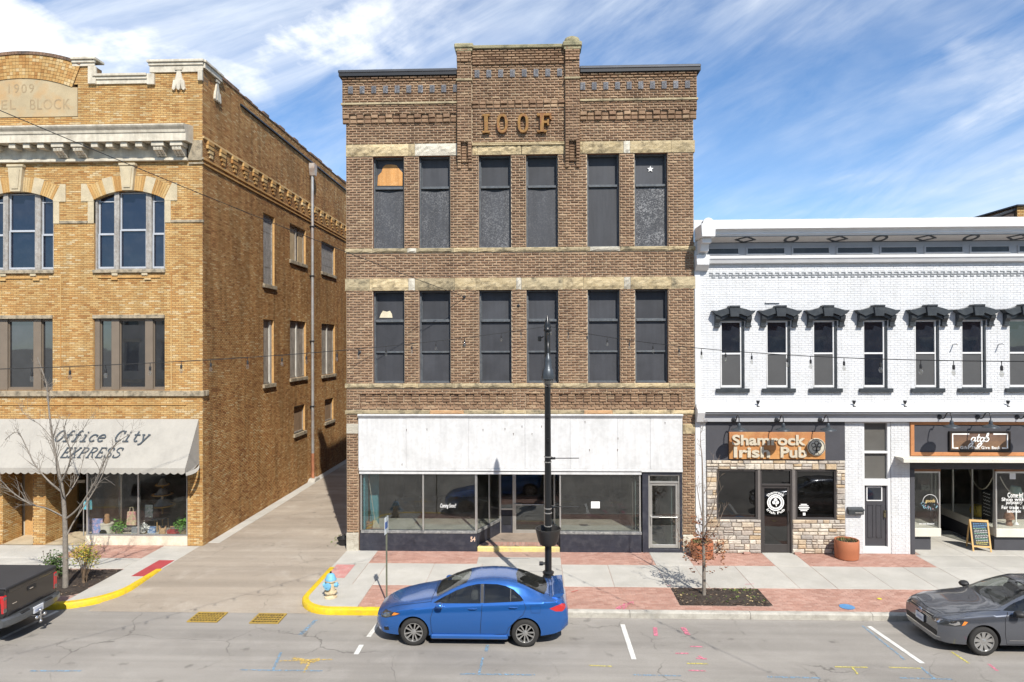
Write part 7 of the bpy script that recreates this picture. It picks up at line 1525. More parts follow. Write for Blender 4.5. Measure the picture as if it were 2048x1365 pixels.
    patch(bvh, [(-.5, .50), (.5, .50), (.42, .62), (-.42, .62)], 'x', -1, .005, .05).build('grille', m_plast, t); patch(bvh, [(-.45, .30), (.45, .30), (.5, .44), (-.5, .44)], 'x', -1, .005, .05).build('lower_grille', m_plast, t); patch(bvh, [(-.17, .62), (.17, .62), (.17, .74), (-.17, .74)], 'x', 1, .006, .05).build('licence_plate', m_plate, t)
    for s in (-1, 1):
        for hx, hz in ((1.38, .885), (2.32, .925)):
            h = bvh.ray_cast(Vector((hx, s*3, hz)), Vector((0, -s, 0)))[0]; mb = MB(); mb.tube([(hx-.10, h.y+s*.005, hz), (hx-.06, h.y+s*.035, hz+.005), (hx+.06, h.y+s*.035, hz+.005), (hx+.10, h.y+s*.005, hz)], .014, 8); mb.build('door_handle', m_blue, t, 40)
        mb = MB(); mb.lathe([(0, -.10), (.05, -.095), (.085, -.04), (.09, .03), (.075, .07), (0, .075)], 16, (0, 0, 0), 'x'); mb.xf(Matrix.Translation((.62, s*.955, .985)) @ Matrix.Diagonal((.85, 1.05, .72, 1))); mb.tube([(.62, s*.86, .95), (.62, s*.95, .965)], .03, 8); mo = mb.build('mirror', m_blue, t, 40)
        MB().bbox(.682, .688, min(s*.89, s*1.02), max(s*.89, s*1.02), .945, 1.03, .002).build('mirror_glass', m_chrome, mo)
        sk = MB(); sk.bbox(.40, 2.20, min(s*.80, s*.888), max(s*.80, s*.888), .175, .285, .03); sk.build('side_skirt', m_blue, t)
        wheel(t, 0, s*.765, .318, s); wheel(t, 2.6, s*.765, .318, s)
    sp = MB(); sp.prism([(3.24, 1.135), (3.33, 1.165), (3.49, 1.182), (3.51, 1.167), (3.38, 1.14)], -.64, .64); 
    for s in (-1, 1): sp.prism([(3.22, 1.08), (3.42, 1.08), (3.508, 1.179), (3.27, 1.145)], min(s*.585, s*.645), max(s*.585, s*.645))
    sp.build('spoiler', m_blue, t, 30)
    ub = MB(); ub.box(-.6, 3.2, -.62, .62, .16, .3); ub.build('underbody', m_plast, t); return t
bc = blue_car(); place(bc, -2.87, 16.68)

# --- dark grey saloon at the right edge
def grey_car():
    P = dict(x0=-.90, x1=3.74, floor=.965, cabin=(.66, 3.05), side_glass=GSG, top_glass=GTG, axles=(0, 2.65), r=.322, arch=.37,
        zt=curve([(-1.2, .66), (-.90, .70), (-.85, .77), (-.7, .83), (-.3, .93), (0, .98), (.35, 1.02), (.52, 1.05), (.85, 1.21), (1.2, 1.355), (1.5, 1.43), (1.9, 1.45), (2.3, 1.44), (2.6, 1.38), (2.9, 1.26), (3.15, 1.15), (3.3, 1.12), (3.6, 1.11), (3.70, 1.05), (3.74, .95), (4, .9)]),
        zs=curve([(-1.2, .60), (-.90, .66), (-.75, .75), (-.4, .84), (0, .885), (.5, .925), (1.2, .95), (2.0, .98), (2.7, 1.01), (3.2, 1.03), (3.6, 1.01), (3.74, .92), (4, .8)]),
        zb=curve([(-1.2, .28), (-.90, .24), (-.8, .19), (-.5, .185), (3.0, .2), (3.4, .25), (3.65, .34), (3.74, .42), (4, .42)]),
        w=curve([(-1.2, .5), (-.90, .66), (-.80, .745), (-.65, .82), (-.4, .865), (0, .885), (1.2, .89), (2.6, .89), (3.2, .87), (3.5, .83), (3.68, .76), (3.74, .68), (4, .5)]),
        wt=curve([(-1.2, .45), (-.90, .56), (-.6, .66), (0, .72), (.45, .73), (.8, .68), (1.2, .61), (1.6, .58), (2.2, .575), (2.6, .58), (3.0, .63), (3.3, .68), (3.6, .66), (3.74, .55), (4, .4)]))
    me, bvh = car_body(P); t = thing('parked_car', 'dark grey four-door sedan with chrome grille cut by the right edge of the picture', 'car'); me.materials[0] = m_grey; link('body', me, t); seats(t, 1.46, 2.4, P['floor'])
    S = lambda name, poly, m, off=.004, step=.05: [patch(bvh, poly, 'y', s, off, step).build(name, m, t, 60) for s in (-1, 1)]
    [S('side_window', grown(p, .006), m_tint, .003) for p in GSG]; S('window_post', thickline([(1.645, 1.0), (1.635, 1.36)], .07), m_plast, .005)
    for ln in ([(.56, .96), (.46, .85), (.45, .5), (.50, .27), (1.55, .265)], [(1.645, .98), (1.62, .7), (1.58, .28)], [(2.70, 1.0), (2.66, .8), (2.4, .56), (2.22, .40), (2.16, .28)]): S('door_gap', thickline(ln, .010), m_seam, .003, .04)
    S('headlight', [(-.84, .70), (-.70, .765), (-.42, .785), (-.33, .76), (-.40, .68), (-.56, .645), (-.82, .63)], m_hld, .006, .03); S('reflector', [(-.72, .68), (-.66, .745), (-.52, .75), (-.50, .69), (-.60, .66)], m_chrome, .009, .03); S('indicator', [(-.42, .765), (-.345, .755), (-.41, .685), (-.475, .67)], m_amb, .008, .03)
    for s in (-1, 1): patch(bvh, [(s*.46, .645), (s*.72, .64), (s*.76, .70), (s*.72, .765), (s*.46, .715)], 'x', -1, .006, .03).build('headlight', m_hld, t, 60); patch(bvh, [(s*.54, .665), (s*.66, .665), (s*.68, .74), (s*.56, .72)], 'x', -1, .010, .03).build('reflector', m_chrome, t, 60)
    S('tail_light', [(3.3, .86), (3.5, .97), (3.68, .97), (3.70, .84), (3.5, .80)], m_redl, .006, .03); S('sill_line', thickline([(.55, .36), (2.1, .36)], .012), m_chrome, .004)
    patch(bvh, grown(GTG[0], .006), 'z', 1, .003, .06).build('windscreen', m_wscr, t, 60); patch(bvh, grown(GTG[1], .006), 'z', 1, .003, .06).build('rear_window', m_tint, t, 60)
    for ln in ([(-.68, -.56), (-.2, -.68), (.44, -.74)], [(-.68, .56), (-.2, .68), (.44, .74)], [(-.72, -.5), (-.80, 0), (-.72, .5)]): patch(bvh, thickline(ln, .010), 'z', 1, .003, .05).build('bonnet_gap', m_seam, t)
    for ln in ([(.50, -.45), (.62, -.1), (.66, .05)], [(.50, .05), (.62, .3), (.66, .5)]): patch(bvh, thickline(ln, .018), 'z', 1, .012, .05).build('wiper', m_plast, t)
    g = patch(bvh, [(-.46, .655), (.46, .655), (.47, .735), (.42, .75), (-.42, .75), (-.47, .735)], 'x', -1, .004, .04).build('grille', m_plast, t)
    for k in range(3): patch(bvh, thickline([(-.45, .672+.032*k), (0, .670+.032*k), (.45, .672+.032*k)], .009), 'x', -1, .012, .05).build('grille_bar', m_chrome, g)
    hx = bvh.ray_cast(Vector((-8, 0, .70)), Vector((1, 0, 0)))[0].x; fb = lambda u, v, d: (hx-.012-d, -u, v); em = MB(); em.ribbon(ell(0, .705, .058, .058, 0, 360, 28)[:-1], .012, fb, .012, closed=True); em.ribbon([(-.028, .752), (0, .708), (.028, .752)], .011, fb, .012); em.ribbon([(-.047, .725), (-.025, .66), (0, .70), (.025, .66), (.047, .725)], .011, fb, .012); em.build('emblem', m_chrome, g)
    MB().lathe([(0, 0), (.058, 0)], 24, (hx-.01, 0, .705), 'x').build('emblem_disc', m_plast, g)
    patch(bvh, [(-.62, .36), (.62, .36), (.70, .42), (.60, .47), (-.60, .47), (-.70, .42)], 'x', -1, .004, .05).build('lower_grille', m_plast, t); patch(bvh, thickline([(-.68, .345), (0, .335), (.68, .345)], .016), 'x', -1, .01, .05).build('bumper_strip', m_chrome, t)
    hx2 = bvh.ray_cast(Vector((-8, 0, .53)), Vector((1, 0, 0)))[0].x; pl = MB().bbox(hx2-.045, hx2-.02, -.155, .155, .475, .63, .003).build('licence_plate', m_plate, t); MB().box(hx2-.047, hx2-.045, -.11, .11, .52, .575).build('plate_print', mat('faint plate print', (.36, .40, .52)), pl); MB().box(hx2-.018, hx2+.04, -.17, .17, .465, .64).build('plate_holder', m_plast, t)
    for s in (-1, 1):
        for hx_, hz in ((1.42, .87), (2.40, .90)): h = bvh.ray_cast(Vector((hx_, s*3, hz)), Vector((0, -s, 0)))[0]; MB().tube([(hx_-.10, h.y+s*.005, hz), (hx_-.06, h.y+s*.035, hz), (hx_+.06, h.y+s*.035, hz), (hx_+.10, h.y+s*.005, hz)], .014, 8).build('door_handle', m_grey, t, 40)
        mb = MB(); mb.lathe([(0, -.11), (.05, -.10), (.085, -.04), (.09, .03), (.075, .07), (0, .075)], 16, (0, 0, 0), 'x'); mb.xf(Matrix.Translation((.70, s*.985, .99)) @ Matrix.Diagonal((1, 1.3, .85, 1))); mb.tube([(.70, s*.87, .95), (.70, s*.95, .965)], .03, 8); mb.build('mirror', m_plast, t, 40)
        wheel(t, 0, s*.775, .322, s, spokes=9, style=1); wheel(t, 2.65, s*.775, .322, s, spokes=9, style=1)
    MB().box(-.6, 3.3, -.62, .62, .16, .3).build('underbody', m_plast, t); return t
gc = grey_car(); place(gc, 9.99, 16.52)

# --- black pickup, tail towards the alley
def pickup():
    t = thing('pickup_truck', 'black pickup truck tail with tonneau cover and silver hitch balls', 'pickup truck'); W2_ = .93; top = 1.33
    b = MB(); L_ = -5.3
    for s in (-1, 1): # bed side: a shaped panel run forward
        sec = [(.70, .42), (.86, .44), (.925, .60), (.94, .80), (.935, 1.02), (.905, 1.16), (.895, top), (.80, top), (.80, .6)]
        n = 7; xs = [0, -.12, -.5, -.95, -1.25, -1.65, -1.9]
        vs = []; 
        for i, x in enumerate(xs): vs += [(x, s*(y-(.05 if i == 0 else 0)), z) for y, z in sec]
        m = len(sec); b.add(vs, [(i*m+k, i*m+(k+1) % m, (i+1)*m+(k+1) % m, (i+1)*m+k) for i in range(n-1) for k in range(m)]+[tuple(range(m)), tuple((n-1)*m+k for k in range(m))])
    b.box(-1.9, -.02, -.80, .80, .55, .65); b.build('bed', m_blackp, t, 35)
    tg = MB(); tg.bbox(-.05, .015, -.775, .775, .64, top-.01, .015); tg.bbox(.0, .03, -.74, .74, top-.10, top-.012, .012); tg.bbox(.0, .026, -.70, .70, .70, .76, .01); tgo = tg.build('tailgate', m_blackp, t, 30)
    hd = MB(); hd.bbox(.012, .035, -.14, .14, 1.06, 1.16, .012); ho = hd.build('tailgate_handle', m_plast, tgo); MB().bbox(.034, .05, -.10, .02, 1.09, 1.125, .006).build('handle_pull', m_chrome, ho); MB().bbox(.0155, .022, -.62, -.48, .92, .945, .002).build('badge', m_chrome, tgo)
    cv = MB(); cv.bbox(-1.88, .03, -.85, .85, top+.003, top+.045, .015); cv.build('tonneau_cover', mat('black vinyl cover', (.035, .035, .038), .6, var=.1, fvar=.06), t); MB().bbox(.005, .04, -.84, .84, top-.035, top+.02, .01).build('cover_seal', m_plast, t)
    for s in (-1, 1):
        y0, y1 = sorted((s*.775, s*.90)); q = MB(); q.bbox(-.10, .02, y0, y1, .78, 1.20, .02); q.bbox(-.25, -.05, min(s*.88, s*.935), max(s*.88, s*.935), .86, 1.16, .02); tl = q.build('tail_light', m_redl, t); r = MB(); r.bbox(-.05, .028, y0+.015, y1-.015, .80, .90, .01); r.bbox(-.05, .028, y0+.015, y1-.015, 1.10, 1.17, .01); r.build('clear_lens', m_hl, tl)
    bm = MB(); m_bump = mat('dark chrome bumper', (.16, .17, .18), .3, .7, var=.1)
    n = 13
    for i in range(n+1):
        y = -.95+1.9*i/n; e = abs(y)/.95; xo = .17-.14*e**4; bm.v += [(xo-.02, y, .48), (xo+.015, y, .52), (xo+.02, y, .64), (xo-.03, y, .685), (-.1, y, .685), (-.1, y, .48)]
    bm.f = [(i*6+k, i*6+(k+1) % 6, (i+1)*6+(k+1) % 6, (i+1)*6+k) for i in range(n) for k in range(6)]+[tuple(range(6)), tuple(n*6+k for k in range(6))]; bm.m = [0]*len(bm.f); bo = bm.build('bumper', m_bump, t, 35)
    MB().bbox(.17, .20, -.16, .16, .515, .67, .004).build('licence_plate', m_plate, bo); MB().box(.2, .203, -.12, .12, .55, .60).build('plate_print', MATS['faint plate print'], bo)
    for s in (-1, 1): MB().bbox(.1, .175, min(s*.25, s*.52), max(s*.25, s*.52), .655, .69, .008).build('bumper_step', m_plast, bo)
    h = MB(); h.tube([(-.2, 0, .42), (.24, 0, .42)], .03, 8); h.tube([(.24, 0, .30), (.24, 0, .52)], .022, 8); h.tube([(.24, -.10, .42), (.24, .10, .42)], .02, 8)
    for dy, dz in ((0, .13), (0, -.13), (-.13, 0), (.13, 0)):
        rr = .045; prof = [(rr*math.sin(math.pi*k/10), rr*-math.cos(math.pi*k/10)) for k in range(11)]; prof[0] = (0, -rr); prof[-1] = (0, rr); h.lathe(prof, 14, (.24, dy, .42+dz))
    h.build('hitch_balls', m_chrome, t, 50)
    cb = MB(); sec = lambda x, w, z0, z1, wr: [(x, -w, z0), (x, w, z0), (x, wr, z1), (x, -wr, z1)]
    pts = sec(-1.95, .90, .5, 1.12, .92)+sec(-3.75, .90, .5, 1.12, .92); cb.add(pts, [(0, 1, 2, 3), (7, 6, 5, 4), (0, 4, 5, 1), (1, 5, 6, 2), (2, 6, 7, 3), (3, 7, 4, 0)]); cb.add([(-1.98, -.90, 1.12), (-1.98, .90, 1.12), (-3.9, .90, 1.12), (-3.9, -.90, 1.12), (-2.25, -.68, 1.76), (-2.25, .68, 1.76), (-3.2, .68, 1.77), (-3.2, -.68, 1.77)], [(0, 1, 5, 4), (1, 2, 6, 5), (2, 3, 7, 6), (3, 0, 4, 7), (4, 5, 6, 7), (0, 3, 2, 1)]); cb.add([(-3.75, -.9, .5), (-3.75, .9, .5), (-5.2, .86, .5), (-5.2, -.86, .5), (-3.75, -.9, 1.12), (-3.75, .9, 1.12), (-5.15, .78, 1.02), (-5.15, -.78, 1.02)], [(0, 1, 5, 4), (1, 2, 6, 5), (2, 3, 7, 6), (3, 0, 4, 7), (4, 5, 6, 7), (0, 3, 2, 1)]); cb.build('cab', m_blackp, t, 30)
    for s in (-1, 1): MB().add([(-2.2, s*.895, 1.17), (-3.6, s*.895, 1.17), (-3.12, s*.705, 1.70), (-2.35, s*.705, 1.70)], [(0, 1, 2, 3)]).build('side_window', m_cglass, t)
    MB().add([(-2.02, -.78, 1.2), (-2.02, .78, 1.2), (-2.235, .63, 1.70), (-2.235, -.63, 1.70)], [(0, 1, 2, 3)]).build('rear_window', m_cglass, t)
    for s in (-1, 1):
        for ax in (-1.12, -4.35): wheel(t, ax, s*.80, .385, s, .25, 6, 1)
        MB().lathe([(.45, s*.84), (.45, s*.955), (.42, s*.96)], 30, (-1.12, 0, .40), 'y', a0=0, a1=math.pi).build('wheel_arch', m_plast, t, 40)
    MB().box(-5, -.1, -.4, .4, .38, .52).build('chassis', m_plast, t); return t
pk = pickup(); place(pk, -12.38, 16.33)
# ================================================================== street furniture, trees, wires, small things
m_post = mat('black gloss post', (.012, .013, .014), .28, var=.1, fvar=.04, spec=.5)
LPX, LPY = .31, 18.32
sl = thing('street_lamp', 'black street lamp post with pendant globe, basket and banner arms behind the blue car', 'street lamp', (LPX, LPY, SW))
b = MB(); b.lathe([(.26, SW), (.26, SW+.05), (.235, SW+.07), (.225, SW+.16), (.20, SW+.19), (.185, SW+.34), (.165, SW+.52), (.14, SW+.66), (.125, SW+.72), (.15, SW+.735), (.155, SW+.77), (.13, SW+.79), (.105, SW+.81)], 24, (LPX, LPY, 0))
for k in range(14): a = 2*math.pi*k/14; b.tube([(LPX+.19*math.cos(a), LPY+.19*math.sin(a), SW+.2), (LPX+.135*math.cos(a), LPY+.135*math.sin(a), SW+.68)], .012, 5)
b.build('base', m_post, sl, 40)
MB().lathe([(.093, SW+.80), (.088, 3), (.081, 6), (.076, 7.38)], 20, (LPX, LPY, 0)).build('post', m_post, sl, 40)
MB().lathe([(.092, 7.36), (.1, 7.38), (.1, 7.42), (.085, 7.44), (.088, 7.5), (.075, 7.58), (.05, 7.66), (.018, 7.74), (.0, 7.79)], 18, (LPX, LPY, 0)).build('finial', m_post, sl, 50)
LY = LPY-.85
ar = MB(); ar.tube([(LPX, LPY, 7.05), (LPX, LPY-.15, 7.2), (LPX, LPY-.4, 7.3), (LPX, LPY-.65, 7.22), (LPX, LPY-.82, 7.0), (LPX, LY, 6.78)], .028, 8); ar.tube([(LPX, LPY-.05, 6.7), (LPX, LPY-.25, 6.85), (LPX, LPY-.4, 7.08), (LPX, LPY-.48, 7.27)], .016, 6); ar.build('arm', m_post, sl, 50)
hd = MB(); hd.lathe([(.02, 6.80), (.035, 6.76), (.05, 6.72), (.085, 6.66), (.10, 6.58), (.10, 6.42), (.115, 6.40), (.15, 6.33), (.165, 6.2), (.165, 6.15), (.19, 6.135), (.185, 6.12), (.15, 6.12)], 24, (LPX, LY, 0)); hd.build('lamp_head', m_lamp, sl, 45)
gm = glassmat('clear acrylic globe', (.72, .72, .70), 1.5, .08, .12); MB().lathe([(.15, 6.12), (.145, 6.06), (.12, 5.99), (.08, 5.945), (.03, 5.925), (0, 5.92)], 24, (LPX, LY, 0)).build('globe', gm, sl, 60)
bk = MB(); bz = 1.66; bk.lathe([(.10, bz), (.22, bz), (.27, bz+.10), (.33, bz+.36), (.345, bz+.40), (.345, bz+.43), (.325, bz+.43), (.31, bz+.36), (.25, bz+.12), (.10, bz+.08)], 30, (LPX, LPY, 0)); bk.build('basket', mat('grey-black resin', (.030, .028, .026), .5, var=.15), sl, 40)
for z in (2.15, 3.86, 4.0, 2.62, 2.5): MB().lathe([(.097, z-.012), (.104, z-.012), (.104, z+.012), (.097, z+.012)], 20, (LPX, LPY, 0)).build('strap', m_alu, sl)
for py in (917, 1014):
    z = oy(1110, py, LPY)[1]; q = MB(); q.tube([(LPX+.08, LPY, z), (oy(1158, py, LPY)[0], LPY, z+.005)], .012, 8); q.bbox(LPX+.07, LPX+.2, LPY-.03, LPY+.03, z-.03, z+.03, .006); q.build('banner_arm', m_post, sl, 50)
for dz in (4.45, 5.1, 5.92): q = MB(); q.bbox(LPX-.03, LPX+.03, LPY-.12, LPY-.08, dz-.05, dz+.05, .008); q.build('hand_hole_cover', m_post, sl)
q = MB(); q.tube([(LPX, LPY, 1.15), (LPX-.16, LPY-.02, 1.15)], .035, 8); q.lathe([(.0, -.05), (.055, -.05), (.055, .05), (.0, .06)], 12, (LPX-.19, LPY-.02, 1.15), 'x'); q.build('outlet', m_post, sl, 40)
q = MB(); q.tube([(LPX-.1, LPY, 7.22), (LPX-.17, LPY, 7.18)], .02, 6); q.bbox(LPX-.26, LPX-.16, LPY-.05, LPY+.05, 7.09, 7.23, .02); q.build('photocell', m_post, sl)

# parking sign
m_gal = mat('galvanised post', (.17, .18, .13), .55, .4, var=.15); X, Y = -4.0, 18.12
ps = thing('street_sign', 'narrow blue and white parking sign on a thin green post', 'sign', (X, Y, SW))
q = MB(); q.prism([(X-.022, Y-.012), (X+.022, Y-.012), (X+.022, Y), (X+.01, Y+.016), (X-.01, Y+.016), (X-.022, Y)], SW, 2.45, lambda x, z, y: (x, z, y)); q.build('post', m_gal, ps)
def psg(u, v, d): a = R(84); return (X+u*math.cos(a)+d*math.sin(a)+.0, Y-.03+u*math.sin(a)-d*math.cos(a), v)
mb = MB(); mb.prism([(-.15, 1.98), (.15, 1.98), (.15, 2.43), (-.15, 2.43)], 0, .004, lambda x, z, y: psg(x, z, y)); mb.build('plate', mat('sign white', (.66, .70, .72), .4, var=.04), ps)
mb = MB(); mb.prism([(-.11, 2.12), (.11, 2.12), (.11, 2.30), (-.11, 2.30)], .0045, .006, lambda x, z, y: psg(x, z, y)); mb.prism([(-.11, 2.12), (.11, 2.12), (.11, 2.30), (-.11, 2.30)], -.002, -.0005, lambda x, z, y: psg(x, z, y)); mb.build('blue_panel', mat('sign blue', (.02, .10, .38), .4), ps)

# fire hydrant
HX, HY = -5.6, 18.42; hy = thing('fire_hydrant', 'fire hydrant with light blue bonnet and caps on a cream barrel', 'hydrant', (HX, HY, SW)); m_hb = mat('pale blue hydrant paint', (.17, .42, .62), .5, var=.12, fvar=.08); m_hc = mat('cream hydrant paint', (.62, .53, .36), .6, var=.15, fvar=.08, tint=(.40, .25, .12), tscale=9, tamt=.6)
q = MB(); q.lathe([(.17, SW), (.17, SW+.035), (.12, SW+.045), (.115, SW+.12), (.165, SW+.13), (.165, SW+.165), (.115, SW+.18), (.115, SW+.42), (.15, SW+.44), (.15, SW+.47), (.125, SW+.475)], 22, (HX, HY, 0))
for k in range(8): a = 2*math.pi*k/8; q.lathe([(.014, SW+.12), (.014, SW+.18)], 6, (HX+.148*math.cos(a), HY+.148*math.sin(a), 0))
q.build('barrel', m_hc, hy, 40); q = MB(); q.lathe([(.15, SW+.47), (.155, SW+.50), (.13, SW+.53), (.12, SW+.58), (.09, SW+.63), (.045, SW+.655), (.0, SW+.66)], 22, (HX, HY, 0)); q.build('bonnet', m_hb, hy, 50); q = MB(); q.lathe([(.03, SW+.65), (.026, SW+.70), (.0, SW+.705)], 5, (HX, HY, 0)); q.build('operating_nut', m_dark, hy)
for dx, dy in ((-1, 0), (1, 0), (-.25, -1)):
    d = Vector((dx, dy, 0)).normalized(); r = .055 if dy == 0 else .078; ob = MB(); pts = [Vector((HX, HY, SW+.34))+d*e for e in (.10, .15, .151, .19, .20)]; ob.tube(pts, [r, r, r*1.25, r*1.2, r*.5], 14); ob.tube([Vector((HX, HY, SW+.34))+d*.2, Vector((HX, HY, SW+.34))+d*.225], .02, 5); ob.build('cap', m_hb, hy, 40)

# terracotta pots
def pot(X, Y, label, r, h, grp, plants=0):
    t = thing('plant_pot', label, 'plant pot', (X, Y, SW), grp); q = MB(); q.lathe([(r*.86, SW), (r*.95, SW+.02), (r, SW+h*.5), (r, SW+h-.02), (r*.97, SW+h), (r*.90, SW+h-.01), (r*.88, SW+h-.06), (0, SW+h-.05)], 30, (X, Y, 0)); q.build('pot', mat('terracotta resin', (.37, .13, .062), .55, var=.1, scale=3, fvar=.05), t, 40); MB().lathe([(0, SW+h-.045), (r*.86, SW+h-.05)], 24, (X, Y, 0)).build('soil', m_soil, t)
    rn = random.Random(int(X*7)); g = MB()
    for _ in range(160):
        a, rr = rn.uniform(0, 6.28), r*.8*math.sqrt(rn.random()); x, y = X+rr*math.cos(a), Y+rr*math.sin(a); l = rn.uniform(.04, .12); a2 = rn.uniform(0, 6.28); dx, dy = math.cos(a2)*l*.6, math.sin(a2)*l*.6; w = .012
        g.add([(x-w*math.sin(a2), y+w*math.cos(a2), SW+h-.05), (x+w*math.sin(a2), y-w*math.cos(a2), SW+h-.05), (x+dx, y+dy, SW+h-.05+l)], [(0, 1, 2)], rn.choice([0, 0, 1]))
    g.build('low_plants', [mat('olive leaf', (.14, .15, .045), .7, island=.3), mat('brown leaf', (.16, .085, .04), .8, island=.3)], t, fix=False, kind='stuff')
pot(5.32, 22.22, 'terracotta pot half hidden behind the small leafy street tree', .36, .52, 'terracotta pots along the pub front'); pot(9.9, 22.2, 'terracotta pot with low green plants beneath the mailbox', .37, .60, 'terracotta pots along the pub front')
bx, by = -6.63, 23.3; bp = thing('plant_pot', 'empty black plastic pot at the alley corner of the brown building', 'plant pot', (bx, by, SW)); q = MB(); q.lathe([(.15, .148), (.19, .3), (.21, .36), (.225, .36), (.225, .40), (.2, .40), (.16, .2), (0, .18)], 22, (bx, by, 0)); q.build('pot', m_plast, bp, 40); MB().lathe([(.0, .20), (.165, .2)], 16, (bx, by, .03)).build('soil', m_soil, bp)
# loose bricks by the pub door
for k, px in enumerate((1493, 1594)): x = oz(px, 1108, SW)[0]; tag(MB().bbox(x-.11, x+.11, YW-.16, YW-.07, SW, SW+.065, .005).build('loose_brick', m_pav), 'loose red brick lying on the paving %s of the pub door' % ('on the brown building side', 'on the mailbox side')[k], 'brick')

# A-frame chalkboard
AX, AY = 14.68, 22.95; af = thing('chalkboard_sign', 'wooden A-frame chalkboard with coloured chalk lines outside the gift shop', 'sign', (AX, AY, SW)); m_pine = mat('varnished pine', (.58, .36, .14), .5, var=.12, fvar=.06)
ang = R(-11); ca, sa = math.cos(ang), math.sin(ang); H_ = .98; run = .26
def af_pt(u, v, d, back=False):  # u across, v up the leg, d out of the board
    s = 1 if back else -1; k = v/H_; yy = s*run*(1-k)+s*d; return (AX+u*ca-yy*sa, AY+.3+u*sa+yy*ca, SW+v)
for back in (False, True):
    f = MB(); fn = lambda x, z, y: af_pt(x, z, y, back)
    for a, b_, c, d in ((-.28, -.235, 0, H_), (.235, .28, 0, H_), (-.235, .235, H_-.06, H_), (-.235, .235, .13, .18)): f.prism([(a, c), (b_, c), (b_, d), (a, d)], 0, .022, fn)
    f.build('frame', m_pine, af); MB().prism([(-.235, .18), (.235, .18), (.235, H_-.06), (-.235, H_-.06)], .006, .012, fn).build('board', mat('chalkboard slate', (.022, .028, .032), .7, var=.2), af)
cl = [('blue chalk', (.16, .35, .62)), ('white chalk', (.7, .7, .68)), ('green chalk', (.35, .6, .42)), ('yellow chalk', (.72, .62, .2))]; rn = random.Random(3)
for i in range(13):
    v = .86-i*.052; q = MB(); u = -.19+rn.uniform(0, .05)
    while u < .18: # hand lettering too small to read
        w = rn.uniform(.02, .07); n = 5; q.ribbon([(u+w*j/n, v+.012*math.sin(j*2.4+i)) for j in range(n+1)], .012, lambda x, z, y: af_pt(x, z, .013+y), .001); u += w+.02
    nm, c = cl[0] if i < 3 else cl[3] if i > 10 else cl[1] if i % 3 else cl[2]; q.build('chalk_line', mat(nm, c, .9, var=.1), af, fix=False)

# --- trees
m_bark = mat('pale grey bark', (.22, .195, .165), .9, var=.2, scale=9, fine=50, fvar=.2, bump=.6, bscale=40)
def limb_tree(Y, limbs, seed, twig_r, dens, bend=.5, reach=(.25, .8)):
    """limbs traced as (px, py, depth offset) polylines in the tree's own plane; random twigs grow off them"""
    rn = random.Random(seed); mb = MB(); ends = []
    def twig(p, d, l, r, lev):
        pts = [p]; q = p.copy(); dd = d.copy()
        for _ in range(4): dd = (dd+Vector((rn.uniform(-1, 1), rn.uniform(-1, 1), rn.uniform(-.4, .8)))*.16).normalized(); q = q+dd*l/4; pts.append(q.copy())
        mb.tube(pts, [max(twig_r, r*(1-.16*i)) for i in range(5)], 4 if r < .012 else 6, cap=False); ends.append(q)
        if lev > 0:
            for _ in range(rn.choice([1, 2, 3])):
                i = rn.choice([1, 2, 3]); sd = dd.cross(Vector((rn.uniform(-1, 1), rn.uniform(-1, 1), rn.uniform(-1, 1)))).normalized(); twig(pts[i], (dd*.7+sd*.7).normalized(), l*rn.uniform(.4, .65), r*.6, lev-1)
    for pts, r0, r1, nt in limbs:
        P = []
        for px, py, dy in pts: x, z = oy(px, py, Y+dy); P.append(Vector((x, Y+dy, z)))
        Q = []
        for i in range(len(P)-1):
            p0, p1, p2, p3 = [P[max(0, min(len(P)-1, i+k))] for k in (-1, 0, 1, 2)]
            for s_ in range(5): u = s_/5; Q.append(.5*((2*p1)+(-p0+p2)*u+(2*p0-5*p1+4*p2-p3)*u*u+(-p0+3*p1-3*p2+p3)*u**3))
        Q.append(P[-1]); n = len(Q); mb.tube(Q, [r0+(r1-r0)*i/(n-1) for i in range(n)], 9 if r0 > .03 else 6, cap=False)
        for _ in range(int(nt*dens)):
            i = rn.randrange(max(1, n//5), n); d = (Q[min(i, n-1)]-Q[max(0, i-1)]).normalized(); sd = d.cross(Vector((rn.uniform(-1, 1), rn.uniform(-1, 1), rn.uniform(-1, 1)))).normalized()
            twig(Q[i], (d*rn.uniform(.5, 1)+sd*bend+Vector((0, 0, .25))).normalized(), rn.uniform(*reach)*(1.15-.5*i/n), max(twig_r, (r0+(r1-r0)*i/n)*.42), 1)
    return mb, ends
tx, ty = oz(131, 1176, SW); t1 = thing('street_tree', 'bare grey street tree in front of the cream awning', 'tree', (tx, ty, SW))
tr, _ = limb_tree(ty, [([(131, 1180, 0), (131, 1120, 0), (130, 1050, 0), (127, 1000, 0), (121, 960, .02)], .080, .046, 0)], 1, .004, 0); tr.build('trunk', m_bark, t1, 60)
